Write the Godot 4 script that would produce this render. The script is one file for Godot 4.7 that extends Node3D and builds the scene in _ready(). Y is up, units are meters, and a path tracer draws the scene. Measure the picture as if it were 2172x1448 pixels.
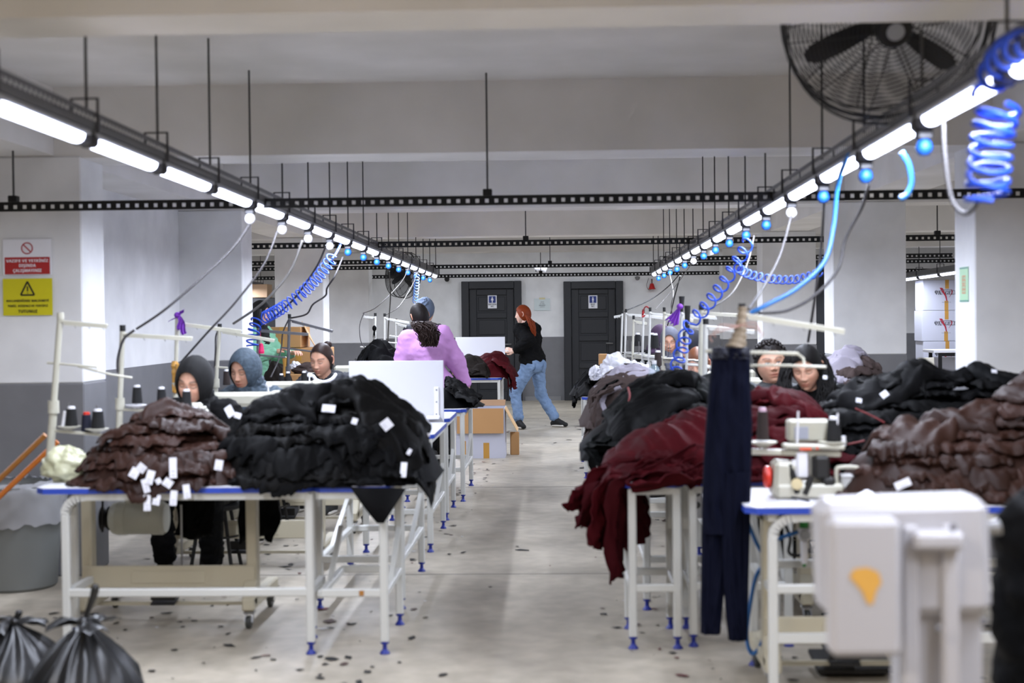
extends Node3D
# A sewing workshop: two rows of machine tables along an aisle, lit by batten lights on hanging trays.
# World: the aisle runs along -z, x to the right, y up, metres. Frame 2172 x 1448.

const F := 3017.0          # focal length in pixels of the 2172-wide frame
const EYE := Vector3(0, 1.45, 0)
const CEIL := 2.78
const BEAM := 2.38
const DADO := 1.10
const FAR := 24.6
const TOP := 0.73          # table height
const LEFT_RAIL := -1.64
const RIGHT_RAIL := 1.20
const COLS := [8.0, 12.1, 16.3, 20.2]

var view: Basis
var used := {}
var mats := {}
var rng := RandomNumberGenerator.new()
var noise := FastNoiseLite.new()
var folds := FastNoiseLite.new()


func _ready() -> void:
	rng.seed = 7
	noise.seed = 11
	noise.frequency = 1.0
	folds.seed = 5
	folds.noise_type = FastNoiseLite.TYPE_SIMPLEX_SMOOTH
	folds.fractal_type = FastNoiseLite.FRACTAL_PING_PONG
	folds.fractal_octaves = 2
	folds.fractal_gain = 0.35
	folds.fractal_ping_pong_strength = 1.6
	folds.frequency = 1.0
	set_camera()
	set_world()
	make_materials()
	build_room()
	build_rails()
	build_tables()
	build_stations()
	build_piles()
	build_people()
	build_overhead()
	build_small_things()


# ------------------------------------------------------------------ camera, light
func set_camera() -> void:
	view = Basis.from_euler(Vector3(deg_to_rad(-0.987), deg_to_rad(1.90), deg_to_rad(-0.62)))
	var cam := Camera3D.new()
	cam.name = "camera"
	cam.transform = Transform3D(view, EYE)
	cam.keep_aspect = Camera3D.KEEP_HEIGHT
	var a := CameraAttributesPhysical.new()
	a.frustum_focal_length = 50.0
	a.frustum_focus_distance = 16.5
	a.exposure_aperture = 2.4
	a.frustum_near = 0.05
	a.frustum_far = 100.0
	cam.attributes = a
	add_child(cam)
	cam.current = true


func set_world() -> void:
	var env := Environment.new()
	env.background_mode = Environment.BG_COLOR
	env.background_color = Color(0.5, 0.52, 0.55)
	env.background_energy_multiplier = 0.3
	env.tonemap_mode = Environment.TONE_MAPPER_LINEAR
	env.tonemap_exposure = 1.5
	env.sdfgi_enabled = true
	env.ssao_enabled = true
	env.ssil_enabled = true
	var w := WorldEnvironment.new()
	w.name = "world_environment"
	w.environment = env
	add_child(w)


# a pixel of the frame and a distance along the aisle give a point of the place
func at(px: float, py: float, d: float) -> Vector3:
	var ray := view * Vector3((px - 1086.0) / F, -(py - 724.0) / F, -1.0)
	return EYE + ray * (d / -ray.z)


func across(px: float, d: float) -> float:
	return at(px, 690.0, d).x


func on_floor(px: float, py: float) -> Vector3:
	var ray := view * Vector3((px - 1086.0) / F, -(py - 724.0) / F, -1.0)
	return EYE + ray * (EYE.y / -ray.y)


# ------------------------------------------------------------------ shapes
class Shape:
	var v := PackedVector3Array()
	var n := PackedVector3Array()
	var c := PackedColorArray()
	var t := PackedVector2Array()
	var i := PackedInt32Array()
	var tint := Color(1, 1, 1)

	# triangles run counter-clockwise seen from outside
	func patch(pts: PackedVector3Array, tris: PackedInt32Array, cols := PackedColorArray(), uvs := PackedVector2Array()) -> Shape:
		var first := v.size()
		var nn := PackedVector3Array()
		nn.resize(pts.size())
		for k in range(0, tris.size(), 3):
			var a := tris[k]
			var b := tris[k + 1]
			var d := tris[k + 2]
			var cr := (pts[b] - pts[a]).cross(pts[d] - pts[a])
			nn[a] += cr
			nn[b] += cr
			nn[d] += cr
			i.push_back(first + a)
			i.push_back(first + d)
			i.push_back(first + b)
		for k in pts.size():
			nn[k] = nn[k].normalized() if nn[k].length_squared() > 1e-20 else Vector3.UP
		v.append_array(pts)
		n.append_array(nn)
		if cols.size() == pts.size():
			c.append_array(cols)
		else:
			var cc := PackedColorArray()
			cc.resize(pts.size())
			cc.fill(tint)
			c.append_array(cc)
		if uvs.size() == pts.size():
			t.append_array(uvs)
		else:
			var uu := PackedVector2Array()
			uu.resize(pts.size())
			t.append_array(uu)
		return self

	func face(pts: Array, out: Vector3) -> void:
		var p := PackedVector3Array(pts)
		if (p[1] - p[0]).cross(p[2] - p[0]).dot(out) < 0.0:
			p.reverse()
		var tr := PackedInt32Array()
		for k in range(1, p.size() - 1):
			tr.append_array([0, k, k + 1])
		patch(p, tr)

	func box(at: Vector3, s: Vector3, b := Basis(), bev := 0.0) -> Shape:
		var h := s * 0.5
		bev = minf(bev, minf(h.x, minf(h.y, h.z)) * 0.9)
		var key := func(sx: int, sy: int, sz: int, ax: int) -> Vector3:
			var p := Vector3(sx * (h.x - (0.0 if ax == 0 else bev)), sy * (h.y - (0.0 if ax == 1 else bev)), sz * (h.z - (0.0 if ax == 2 else bev)))
			return at + b * p
		for ax in 3:
			for sg in [-1, 1]:
				var q := []
				for e in [[-1, -1], [1, -1], [1, 1], [-1, 1]]:
					var k := [0, 0, 0]
					k[ax] = sg
					k[(ax + 1) % 3] = e[0]
					k[(ax + 2) % 3] = e[1]
					q.append(key.call(k[0], k[1], k[2], ax))
				var o := Vector3()
				o[ax] = sg
				face(q, b * o)
		if bev > 0.0:
			for ax in 3:
				var a1 := (ax + 1) % 3
				var a2 := (ax + 2) % 3
				for s1 in [-1, 1]:
					for s2 in [-1, 1]:
						var k0 := [0, 0, 0]
						k0[ax] = -1
						k0[a1] = s1
						k0[a2] = s2
						var k1 := k0.duplicate()
						k1[ax] = 1
						var o := Vector3()
						o[a1] = s1
						o[a2] = s2
						face([key.call(k0[0], k0[1], k0[2], a1), key.call(k1[0], k1[1], k1[2], a1), key.call(k1[0], k1[1], k1[2], a2), key.call(k0[0], k0[1], k0[2], a2)], b * o)
			for sx in [-1, 1]:
				for sy in [-1, 1]:
					for sz in [-1, 1]:
						face([key.call(sx, sy, sz, 0), key.call(sx, sy, sz, 1), key.call(sx, sy, sz, 2)], b * Vector3(sx, sy, sz))
		return self

	# a box between two points, w across and h along the second direction
	func bar(a: Vector3, z: Vector3, w: float, h: float, up := Vector3.UP, bev := 0.0) -> Shape:
		var d := (z - a)
		var x := d.normalized()
		if absf(x.dot(up)) > 0.98:
			up = Vector3.FORWARD
		var s := x.cross(up).normalized()
		var u := s.cross(x)
		return box((a + z) * 0.5, Vector3(d.length(), h, w), Basis(x, u, s), bev)

	func tube(pts: Array, r: float, sides := 8, r_end := -1.0, caps := true) -> Shape:
		var rr := PackedFloat32Array()
		for k in pts.size():
			rr.push_back(r if r_end < 0.0 else lerpf(r, r_end, float(k) / maxf(1.0, pts.size() - 1)))
		return pipe(pts, rr, sides, caps)

	func pipe(pts: Array, rr: PackedFloat32Array, sides := 8, caps := true) -> Shape:
		var count := pts.size()
		var p := PackedVector3Array()
		var tr := PackedInt32Array()
		var dir: Vector3 = (pts[1] - pts[0]).normalized()
		var side := dir.cross(Vector3.UP if absf(dir.y) < 0.95 else Vector3.RIGHT).normalized()
		for k in count:
			var d: Vector3 = ((pts[mini(k + 1, count - 1)] as Vector3) - (pts[maxi(k - 1, 0)] as Vector3)).normalized()
			side = (side - d * side.dot(d)).normalized()
			var up := side.cross(d)
			for m in sides:
				var a := TAU * m / sides
				p.push_back((pts[k] as Vector3) + (side * cos(a) + up * sin(a)) * rr[k])
		for k in count - 1:
			for m in sides:
				var a := k * sides + m
				var b := k * sides + (m + 1) % sides
				tr.append_array([a, a + sides, b, b, a + sides, b + sides])
		# orientation check on the first quad
		var mid := (p[0] + p[1] + p[sides]) / 3.0
		if (p[sides] - p[0]).cross(p[1] - p[0]).dot(mid - (pts[0] as Vector3)) < 0.0:
			tr.reverse()
		patch(p, tr)
		if caps:
			for e in [0, count - 1]:
				if rr[e] > 0.0005:
					var ring := []
					for m in sides:
						ring.append(p[e * sides + m])
					var o: Vector3 = (pts[0] - pts[1]) if e == 0 else (pts[e] - pts[e - 1])
					face(ring, o)
		return self

	# profile of (radius, height); crisp between segments unless smooth
	func lathe(prof: Array, x: Transform3D, segs := 20, smooth := false) -> Shape:
		if smooth:
			_rings(prof, x, segs)
		else:
			for k in prof.size() - 1:
				_rings([prof[k], prof[k + 1]], x, segs)
		return self

	func _rings(prof: Array, x: Transform3D, segs: int) -> void:
		var p := PackedVector3Array()
		var tr := PackedInt32Array()
		for q in prof:
			for m in segs:
				var a := TAU * m / segs
				p.push_back(x * Vector3(cos(a) * q.x, q.y, sin(a) * q.x))
		for k in prof.size() - 1:
			for m in segs:
				var a := k * segs + m
				var b := k * segs + (m + 1) % segs
				tr.append_array([a, a + segs, b, b, a + segs, b + segs])
		patch(p, tr)

	func blob(at: Vector3, r: Vector3, b := Basis(), nu := 16, nv := 10) -> Shape:
		var prof := []
		for k in nv + 1:
			var a := -PI / 2 + PI * k / nv
			prof.append(Vector2(maxf(cos(a), 0.0001), sin(a)))
		return lathe(prof, Transform3D(b * Basis.from_scale(r), at), nu, true)

	# a grid of points (row by row, nu per row); with thickness it is closed round the edges
	func sheet(pts: PackedVector3Array, nu: int, nv: int, thick := 0.0, cols := PackedColorArray(), uvs := PackedVector2Array()) -> Shape:
		var tr := PackedInt32Array()
		for b in nv - 1:
			for a in nu - 1:
				var k := b * nu + a
				tr.append_array([k, k + 1, k + nu, k + nu, k + 1, k + nu + 1])
		if thick <= 0.0:
			return patch(pts, tr, cols, uvs)
		var nn := PackedVector3Array()
		nn.resize(pts.size())
		for k in range(0, tr.size(), 3):
			var cr := (pts[tr[k + 1]] - pts[tr[k]]).cross(pts[tr[k + 2]] - pts[tr[k]])
			nn[tr[k]] += cr
			nn[tr[k + 1]] += cr
			nn[tr[k + 2]] += cr
		var all := PackedVector3Array(pts)
		var count := pts.size()
		for k in count:
			all.push_back(pts[k] - nn[k].normalized() * thick)
		var back := tr.duplicate()
		back.reverse()
		for k in back:
			tr.push_back(k + count)
		var rim := PackedInt32Array()
		for a in nu:
			rim.push_back(a)
		for b in range(1, nv):
			rim.push_back(b * nu + nu - 1)
		for a in range(nu - 2, -1, -1):
			rim.push_back((nv - 1) * nu + a)
		for b in range(nv - 2, 0, -1):
			rim.push_back(b * nu)
		for k in rim.size():
			var a := rim[k]
			var b := rim[(k + 1) % rim.size()]
			tr.append_array([a, a + count, b, b, a + count, b + count])
		var cc := PackedColorArray(cols)
		cc.append_array(cols)
		var uu := PackedVector2Array(uvs)
		uu.append_array(uvs)
		return patch(all, tr, cc, uu)

	func add(o: Shape, x := Transform3D()) -> Shape:
		var first := v.size()
		var nb := x.basis.inverse().transposed()
		var flip := x.basis.determinant() < 0.0
		for k in o.v.size():
			v.push_back(x * o.v[k])
			n.push_back((nb * o.n[k]).normalized())
		c.append_array(o.c)
		t.append_array(o.t)
		for k in range(0, o.i.size(), 3):
			i.push_back(first + o.i[k])
			i.push_back(first + o.i[k + (2 if flip else 1)])
			i.push_back(first + o.i[k + (1 if flip else 2)])
		return self

	func moved(x: Transform3D) -> Shape:
		var o := Shape.new()
		o.add(self, x)
		return o

	func mesh() -> ArrayMesh:
		var a := []
		a.resize(Mesh.ARRAY_MAX)
		a[Mesh.ARRAY_VERTEX] = v
		a[Mesh.ARRAY_NORMAL] = n
		a[Mesh.ARRAY_COLOR] = c
		a[Mesh.ARRAY_TEX_UV] = t
		a[Mesh.ARRAY_INDEX] = i
		var m := ArrayMesh.new()
		m.add_surface_from_arrays(Mesh.PRIMITIVE_TRIANGLES, a)
		return m


func numbered(called: String) -> String:
	if not used.has(called):
		used[called] = 0
		return called
	used[called] += 1
	return "%s_%03d" % [called, used[called]]


func thing(called: String, label: String, category: String, where := Vector3.ZERO, turn := 0.0, group := "") -> Node3D:
	var o := Node3D.new()
	o.name = numbered(called)
	add_child(o)
	o.position = where
	o.rotation.y = turn
	o.set_meta("label", label)
	o.set_meta("category", category)
	if group:
		o.set_meta("group", group)
	return o


func struct_node(called: String, where := Vector3.ZERO) -> Node3D:
	var o := Node3D.new()
	o.name = numbered(called)
	add_child(o)
	o.position = where
	o.set_meta("kind", "structure")
	return o


# commits a shape given in the parent's own axes
func obj(called: String, s: Shape, m: Material, parent: Node3D) -> MeshInstance3D:
	var o := MeshInstance3D.new()
	o.name = called
	o.mesh = s.mesh()
	o.material_override = m
	o.cast_shadow = GeometryInstance3D.SHADOW_CASTING_SETTING_ON
	parent.add_child(o, true)
	return o


# commits a shape given in world axes under a thing
func world_obj(called: String, s: Shape, m: Material, parent: Node3D) -> MeshInstance3D:
	var x := parent.transform
	if parent.get_parent() != self:
		x = (parent.get_parent() as Node3D).transform * x
	return obj(called, s.moved(x.affine_inverse()), m, parent)


# a thing that is one mesh; the shape in world axes, the node at its base
func single(called: String, s: Shape, m: Material, label: String, category: String, group := "") -> MeshInstance3D:
	var lo := Vector3(1e9, 1e9, 1e9)
	var hi := -lo
	for p in s.v:
		lo = lo.min(p)
		hi = hi.max(p)
	var base := Vector3((lo.x + hi.x) / 2, lo.y, (lo.z + hi.z) / 2)
	var o := MeshInstance3D.new()
	o.name = numbered(called)
	o.mesh = s.moved(Transform3D(Basis(), -base)).mesh()
	o.material_override = m
	add_child(o)
	o.position = base
	o.set_meta("label", label)
	o.set_meta("category", category)
	if group:
		o.set_meta("group", group)
	return o


func copy_of(o: Node3D, where: Vector3, turn: float, label: String, group := "") -> Node3D:
	var r: Node3D = o.duplicate()
	var base := String(o.name)
	var cut := base.rfind("_0")
	if cut > 0 and base.substr(cut + 1).is_valid_int():
		base = base.substr(0, cut)
	r.name = numbered(base)
	add_child(r)
	r.position = where
	r.rotation.y = turn
	r.set_meta("label", label)
	if group:
		r.set_meta("group", group)
	return r


func nth(k: int) -> String:
	return ["first", "second", "third", "fourth", "fifth", "sixth", "seventh", "eighth", "ninth", "tenth", "eleventh", "twelfth", "thirteenth", "fourteenth", "fifteenth", "sixteenth", "seventeenth", "eighteenth", "nineteenth", "twentieth"][k]


func curve(pts: Array, per := 8) -> Array:
	var out := []
	var n_ := pts.size()
	for k in n_ - 1:
		var p0: Vector3 = pts[maxi(k - 1, 0)]
		var p1: Vector3 = pts[k]
		var p2: Vector3 = pts[k + 1]
		var p3: Vector3 = pts[mini(k + 2, n_ - 1)]
		for m in per:
			out.append(p1.cubic_interpolate(p2, p0, p3, float(m) / per))
	out.append(pts[n_ - 1])
	return out


# pixels with distances -> points
func path(list: Array) -> Array:
	var out := []
	for q in list:
		out.append(at(q[0], q[1], q[2]))
	return out


func coil_points(pts: Array, radius: float, turns: float, per_turn := 14) -> Array:
	var lens := [0.0]
	for k in range(1, pts.size()):
		lens.append(lens[k - 1] + (pts[k] as Vector3).distance_to(pts[k - 1]))
	var total: float = lens[-1]
	var out := []
	var count := int(turns * per_turn)
	var seg := 0
	var side := Vector3.ZERO
	for m in count + 1:
		var s := total * m / count
		while seg < pts.size() - 2 and lens[seg + 1] < s:
			seg += 1
		var f := clampf((s - lens[seg]) / maxf(1e-6, lens[seg + 1] - lens[seg]), 0.0, 1.0)
		var p: Vector3 = (pts[seg] as Vector3).lerp(pts[seg + 1], f)
		var d: Vector3 = ((pts[seg + 1] as Vector3) - (pts[seg] as Vector3)).normalized()
		if side == Vector3.ZERO:
			side = d.cross(Vector3.UP if absf(d.y) < 0.9 else Vector3.RIGHT).normalized()
		side = (side - d * side.dot(d)).normalized()
		var up := side.cross(d)
		var a := TAU * m / per_turn
		out.append(p + (side * cos(a) + up * sin(a)) * radius)
	return out


# ------------------------------------------------------------------ materials
func mat(called: String, col: Color, rough := 0.6, metal := 0.0, sheen := 0.0) -> StandardMaterial3D:
	if mats.has(called):
		return mats[called]
	var m := StandardMaterial3D.new()
	m.resource_name = called
	m.albedo_color = col
	m.roughness = rough
	m.metallic = metal
	if called.begins_with("cloth_"):
		m.metallic_specular = 0.26 if called.begins_with("cloth_brown") else 0.16
	if sheen > 0.0:
		m.rim_enabled = true
		m.rim = sheen
		m.rim_tint = 0.6
	mats[called] = m
	return m


func grain(freq: float, low: Color, high: Color, seed_ := 1, octaves := 4, size := 256) -> NoiseTexture2D:
	var f := FastNoiseLite.new()
	f.seed = seed_
	f.frequency = freq
	f.fractal_octaves = octaves
	var t := NoiseTexture2D.new()
	t.width = size
	t.height = size
	t.seamless = true
	t.noise = f
	var g := Gradient.new()
	g.set_color(0, low)
	g.set_color(1, high)
	t.color_ramp = g
	return t


func world_tex(m: StandardMaterial3D, t: Texture2D, scale_: float) -> void:
	m.albedo_texture = t
	m.uv1_triplanar = true
	m.uv1_world_triplanar = true
	m.uv1_scale = Vector3.ONE * scale_


func make_materials() -> void:
	var w := mat("white_wall_paint", Color(0.93, 0.93, 0.93), 0.75)
	world_tex(w, grain(0.02, Color(0.90, 0.90, 0.90), Color(0.98, 0.98, 0.98), 3), 0.4)
	var ce := mat("ceiling_paint", Color(0.90, 0.89, 0.88), 0.85)
	world_tex(ce, grain(0.015, Color(0.92, 0.92, 0.91), Color(1, 1, 1), 8), 0.3)
	var da := mat("grey_dado_paint", Color(0.455, 0.455, 0.465), 0.5)
	world_tex(da, grain(0.03, Color(0.93, 0.93, 0.93), Color(1, 1, 1), 9), 0.5)
	var fl := mat("concrete_floor", Color(0.77, 0.735, 0.675), 0.52)
	world_tex(fl, grain(0.012, Color(0.82, 0.815, 0.805), Color(0.99, 0.985, 0.975), 21, 5, 512), 0.22)
	fl.detail_enabled = true
	fl.detail_blend_mode = BaseMaterial3D.BLEND_MODE_MUL
	fl.detail_albedo = grain(0.06, Color(0.86, 0.86, 0.85), Color(1, 1, 1), 33, 4, 512)
	fl.detail_uv_layer = BaseMaterial3D.DETAIL_UV_1
	fl.roughness_texture = grain(0.02, Color(0.75, 0.75, 0.75), Color(1, 1, 1), 23)
	mat("black_rail", Color(0.055, 0.055, 0.06), 0.45, 0.3)
	mat("grey_tray", Color(0.42, 0.42, 0.43), 0.45, 0.6)
	mat("rod_steel", Color(0.30, 0.30, 0.30), 0.5, 0.5)
	mat("light_cap", Color(0.22, 0.22, 0.24), 0.5)
	mat("light_housing", Color(0.62, 0.63, 0.65), 0.4)
	var g := mat("light_diffuser", Color(0.95, 0.95, 0.97), 0.4)
	g.emission_enabled = true
	g.emission = Color(0.86, 0.89, 1.0)
	g.emission_energy_multiplier = 6.0
	mat("door_paint", Color(0.125, 0.130, 0.145), 0.5)
	mat("table_white", Color(0.82, 0.82, 0.84), 0.35)
	mat("table_blue_edge", Color(0.16, 0.27, 0.66), 0.4)
	mat("white_steel", Color(0.76, 0.76, 0.74), 0.4)
	mat("blue_plastic", Color(0.07, 0.14, 0.50), 0.45)
	mat("socket_blue", Color(0.08, 0.33, 0.68), 0.55)
	mat("hose_blue", Color(0.10, 0.28, 0.74), 0.55)
	mat("air_hose_blue", Color(0.14, 0.40, 0.66), 0.45)
	mat("cord_grey", Color(0.22, 0.21, 0.215), 0.7)
	mat("cord_white", Color(0.42, 0.41, 0.40), 0.6)
	mat("cord_black", Color(0.06, 0.06, 0.06), 0.6)
	mat("cream_enamel", Color(0.72, 0.71, 0.65), 0.4)
	mat("beige_enamel", Color(0.74, 0.71, 0.62), 0.5)
	mat("thread_black", Color(0.055, 0.055, 0.06), 0.85)
	mat("thread_brown", Color(0.17, 0.13, 0.12), 0.85)
	mat("thread_navy", Color(0.06, 0.07, 0.15), 0.85)
	mat("plastic_white", Color(0.90, 0.90, 0.92), 0.4)
	mat("rubber_black", Color(0.05, 0.05, 0.05), 0.7)
	mat("steel", Color(0.6, 0.6, 0.6), 0.3, 0.9)
	mat("dark_iron", Color(0.13, 0.125, 0.12), 0.6, 0.2)
	mat("fan_black", Color(0.03, 0.03, 0.032), 0.5)
	mat("tag_paper", Color(0.86, 0.86, 0.89), 0.6)
	mat("cardboard", Color(0.70, 0.53, 0.34), 0.8)
	mat("cardboard_dark", Color(0.52, 0.39, 0.26), 0.85)
	mat("box_white", Color(0.74, 0.745, 0.79), 0.6)
	mat("tape_brown", Color(0.74, 0.55, 0.25), 0.3)
	var bag := mat("bin_bag_black", Color(0.04, 0.042, 0.05), 0.36)
	bag.clearcoat_enabled = true
	bag.clearcoat = 0.12
	mat("orange_wood", Color(0.72, 0.40, 0.12), 0.45)
	mat("bin_grey", Color(0.42, 0.43, 0.42), 0.5)
	mat("red_plastic", Color(0.80, 0.16, 0.06), 0.4)
	mat("purple_net", Color(0.42, 0.16, 0.62), 0.7)
	mat("cloth_black", Color(0.034, 0.034, 0.036), 0.62)
	mat("cloth_charcoal", Color(0.045, 0.045, 0.049), 0.62)
	mat("cloth_brown", Color(0.172, 0.103, 0.078), 0.52)
	mat("cloth_wine", Color(0.235, 0.04, 0.062), 0.65)
	mat("cloth_navy", Color(0.046, 0.056, 0.115), 0.7)
	mat("cloth_taupe", Color(0.27, 0.23, 0.22), 0.75)
	mat("cloth_pale", Color(0.58, 0.56, 0.60), 0.8)
	mat("cloth_grey", Color(0.42, 0.42, 0.44), 0.75, 0.0, 0.2)
	var sk := mat("skin", Color(1, 1, 1), 0.55)
	sk.vertex_color_use_as_albedo = true
	sk.subsurf_scatter_enabled = true
	sk.subsurf_scatter_strength = 0.12
	var pc := mat("painted", Color(1, 1, 1), 0.7)
	pc.vertex_color_use_as_albedo = true


# ------------------------------------------------------------------ room
func slab(called: String, parent: Node3D, lo: Vector3, hi: Vector3, m: Material, bev := 0.0) -> MeshInstance3D:
	var s := Shape.new()
	s.box((lo + hi) * 0.5, hi - lo, Basis(), bev)
	return world_obj(called, s, m, parent)


func struct(called: String, lo: Vector3, hi: Vector3, m: Material) -> MeshInstance3D:
	var s := Shape.new()
	var c := (lo + hi) * 0.5
	s.box(Vector3.ZERO, hi - lo)
	var o := obj(numbered(called), s, m, self)
	o.position = c
	o.set_meta("kind", "structure")
	return o


func painted_wall(called: String, lo: Vector3, hi: Vector3) -> Node3D:
	var o := struct_node(called, Vector3((lo.x + hi.x) / 2, 0, (lo.z + hi.z) / 2))
	slab("upper_wall", o, Vector3(lo.x, DADO, lo.z), hi, mats.white_wall_paint)
	slab("painted_dado", o, Vector3(lo.x - 0.002, 0.0, lo.z - 0.002), Vector3(hi.x + 0.002, DADO, hi.z + 0.002), mats.grey_dado_paint)
	return o


func build_room() -> void:
	var w: Material = mats.white_wall_paint
	var ce: Material = mats.ceiling_paint
	var fl := struct("floor", Vector3(-9, -0.2, -25.0), Vector3(9, 0, 6.2), mats.concrete_floor)
	# saw-cut joints across the concrete
	for d in [8.0, 12.1, 16.3, 20.2]:
		var s := Shape.new()
		s.box(Vector3(0, 0.1005, -d + 9.4), Vector3(18, 0.001, 0.012))
		obj("floor_joint", s, mat("joint_dark", Color(0.45, 0.44, 0.42), 0.8), fl)
	struct("ceiling", Vector3(-9, CEIL, -25.0), Vector3(9, CEIL + 0.2, 6.2), ce)
	painted_wall("wall_far", Vector3(-9, 0, -FAR - 0.25), Vector3(9, CEIL, -FAR))
	painted_wall("wall_back", Vector3(-9, 0, 6.0), Vector3(9, CEIL, 6.2))
	painted_wall("wall_outer_left", Vector3(-9.2, 0, -24.6), Vector3(-9, CEIL, 6.0))
	painted_wall("wall_outer_right", Vector3(9, 0, -24.6), Vector3(9.2, CEIL, 6.0))
	painted_wall("wall_left", Vector3(-3.45, 0, -12.1), Vector3(-3.25, CEIL, -8.4))
	# beams across, one at each row of columns and one nearer
	for d in [0.1, 4.3, 8.0, 12.1, 16.3, 20.2]:
		var dz := 0.31 if d < 5.0 else 0.41
		struct("beam", Vector3(-9, BEAM, -d - dz), Vector3(9, CEIL, -d - 0.012), ce)
	# beams along the column lines
	struct("beam", Vector3(-3.3, BEAM + 0.015, -24.6), Vector3(-2.86, CEIL, 6.0), ce)
	struct("beam", Vector3(2.42, BEAM + 0.015, -24.6), Vector3(2.85, CEIL, 6.0), ce)
	for d in COLS:
		for sgn in [-1, 1]:
			var x0 := -3.27 if sgn < 0 else 2.315
			var x1 := -2.705 if sgn < 0 else 2.93
			if d < 9.0 and sgn < 0:
				x0 = -3.6
			if d < 9.0 and sgn > 0:
				x1 = 3.3
			var o := struct_node("column", Vector3((x0 + x1) / 2, 0, -d - 0.2))
			slab("column_shaft", o, Vector3(x0, DADO, -d - 0.4), Vector3(x1, BEAM + 0.01, -d), w, 0.008)
			slab("painted_dado", o, Vector3(x0 - 0.002, 0, -d - 0.402), Vector3(x1 + 0.002, DADO, -d + 0.002), mats.grey_dado_paint, 0.008)
	build_door(980, 1107, 1045)
	build_door(1196, 1322, 1258)
	# dark shuttered doorway and cupboard glimpsed between the columns
	var dk := struct_node("door_3", Vector3(across(1733, 24.5), 0, -FAR))
	slab("leaf", dk, Vector3(across(1716, 24.5), 0, -FAR), Vector3(across(1760, 24.5), 2.35, -FAR + 0.05), mats.door_paint, 0.006)
	struct("baseboard_far", Vector3(-1.72 + 1.12, 0, -FAR), Vector3(0.02, 0.07, -FAR + 0.015), mat("baseboard_grey", Color(0.50, 0.50, 0.50), 0.5))


func build_door(px0: float, px1: float, psign: float) -> void:
	var x0 := across(px0, FAR)
	var x1 := across(px1, FAR)
	var top := at(px0, 597, FAR).y
	var m: Material = mats.door_paint
	var o := struct_node(numbered("door_1").replace("door_1_001", "door_2"), Vector3((x0 + x1) / 2, 0, -FAR))
	var hw := (x1 - x0) / 2
	var s := Shape.new()
	var fr := 0.13
	s.box(Vector3(-hw + fr / 2, top / 2, 0.04), Vector3(fr, top, 0.12), Basis(), 0.008)
	s.box(Vector3(hw - fr / 2, top / 2, 0.04), Vector3(fr, top, 0.12), Basis(), 0.008)
	s.box(Vector3(0, top - fr / 2, 0.04), Vector3(hw * 2 - fr * 2, fr, 0.12), Basis(), 0.008)
	obj("door_frame", s, m, o)
	var lw := hw - fr
	var lh := top - fr
	var leaf := Shape.new()
	leaf.box(Vector3(0, lh / 2, 0.01), Vector3(lw * 2 - 0.006, lh - 0.01, 0.02))
	var st := 0.125
	for sg in [-1, 1]:
		leaf.box(Vector3(sg * (lw - st / 2 - 0.003), lh / 2, 0.03), Vector3(st, lh - 0.01, 0.03), Basis(), 0.006)
	var rows := [0.02, 0.20, 0.60, 0.70, 1.06, 1.16, 1.46, 1.56, 1.83]
	var spans := [[0.17, 0.55], [0.65, 1.02], [1.12, 1.43], [1.53, 1.83]]
	var edges := [0.0, 0.17, 0.55, 0.65, 1.02, 1.12, 1.43, 1.53, 1.83, lh]
	for k in range(0, edges.size(), 2):
		leaf.box(Vector3(0, (edges[k] + edges[k + 1]) / 2, 0.03), Vector3((lw - st) * 2 - 0.006, edges[k + 1] - edges[k] - 0.004, 0.03), Basis(), 0.006)
	var lf := obj("door_leaf", leaf, m, o)
	for sp in spans:
		var p := Shape.new()
		p.box(Vector3(0, (sp[0] + sp[1]) / 2, 0.025), Vector3((lw - st) * 2 - 0.07, sp[1] - sp[0] - 0.06, 0.016), Basis(), 0.006)
		obj("panel", p, m, lf)
	var h := Shape.new()
	h.tube([Vector3(lw - 0.06, 0.98, 0.045), Vector3(lw - 0.06, 0.98, 0.09), Vector3(lw - 0.17, 0.98, 0.09)], 0.010)
	obj("door_handle", h, mats.steel, lf)
	# pictogram plate on the leaf
	var sx := across(psign, FAR) - (x0 + x1) / 2
	var sy := at(psign, 640, FAR).y
	var kind := "men" if px0 > 1100 else "women"
	var t := thing("restroom_sign", "white restroom plate with blue %s pictogram on dark grey door %s" % ["person", "beside the red bell" if kind == "men" else "behind the red-haired woman"], "sign", Vector3((x0 + x1) / 2 + sx, sy - 0.11, -FAR + 0.045))
	var pl := Shape.new()
	pl.box(Vector3(0, 0.11, 0.003), Vector3(0.155, 0.225, 0.006), Basis(), 0.002)
	obj("plate", pl, mats.plastic_white, t)
	var bl := Shape.new()
	bl.box(Vector3(0, 0.15, 0.007), Vector3(0.118, 0.115, 0.004), Basis(), 0.001)
	obj("blue_panel", bl, mat("sign_blue", Color(0.12, 0.20, 0.48), 0.5), t)
	var fg := Shape.new()
	fg.blob(Vector3(0, 0.187, 0.0095), Vector3(0.010, 0.010, 0.002))
	var w1 := 0.026 if kind == "women" else 0.017
	fg.face([Vector3(-0.012, 0.175, 0.0098), Vector3(0.012, 0.175, 0.0098), Vector3(w1, 0.135, 0.0098), Vector3(-w1, 0.135, 0.0098)], Vector3.BACK)
	fg.box(Vector3(0, 0.118, 0.0098), Vector3(0.018, 0.04, 0.002))
	obj("pictogram", fg, mats.plastic_white, t)
	text_mesh("lettering", "BAYAN" if kind == "women" else "BAY", Vector3(0, 0.066, 0.0065), 0.030, mat("ink_black", Color(0.05, 0.05, 0.05), 0.6), t)
	text_mesh("lettering", "WC", Vector3(0, 0.032, 0.0065), 0.028, mats.ink_black, t)


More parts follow.
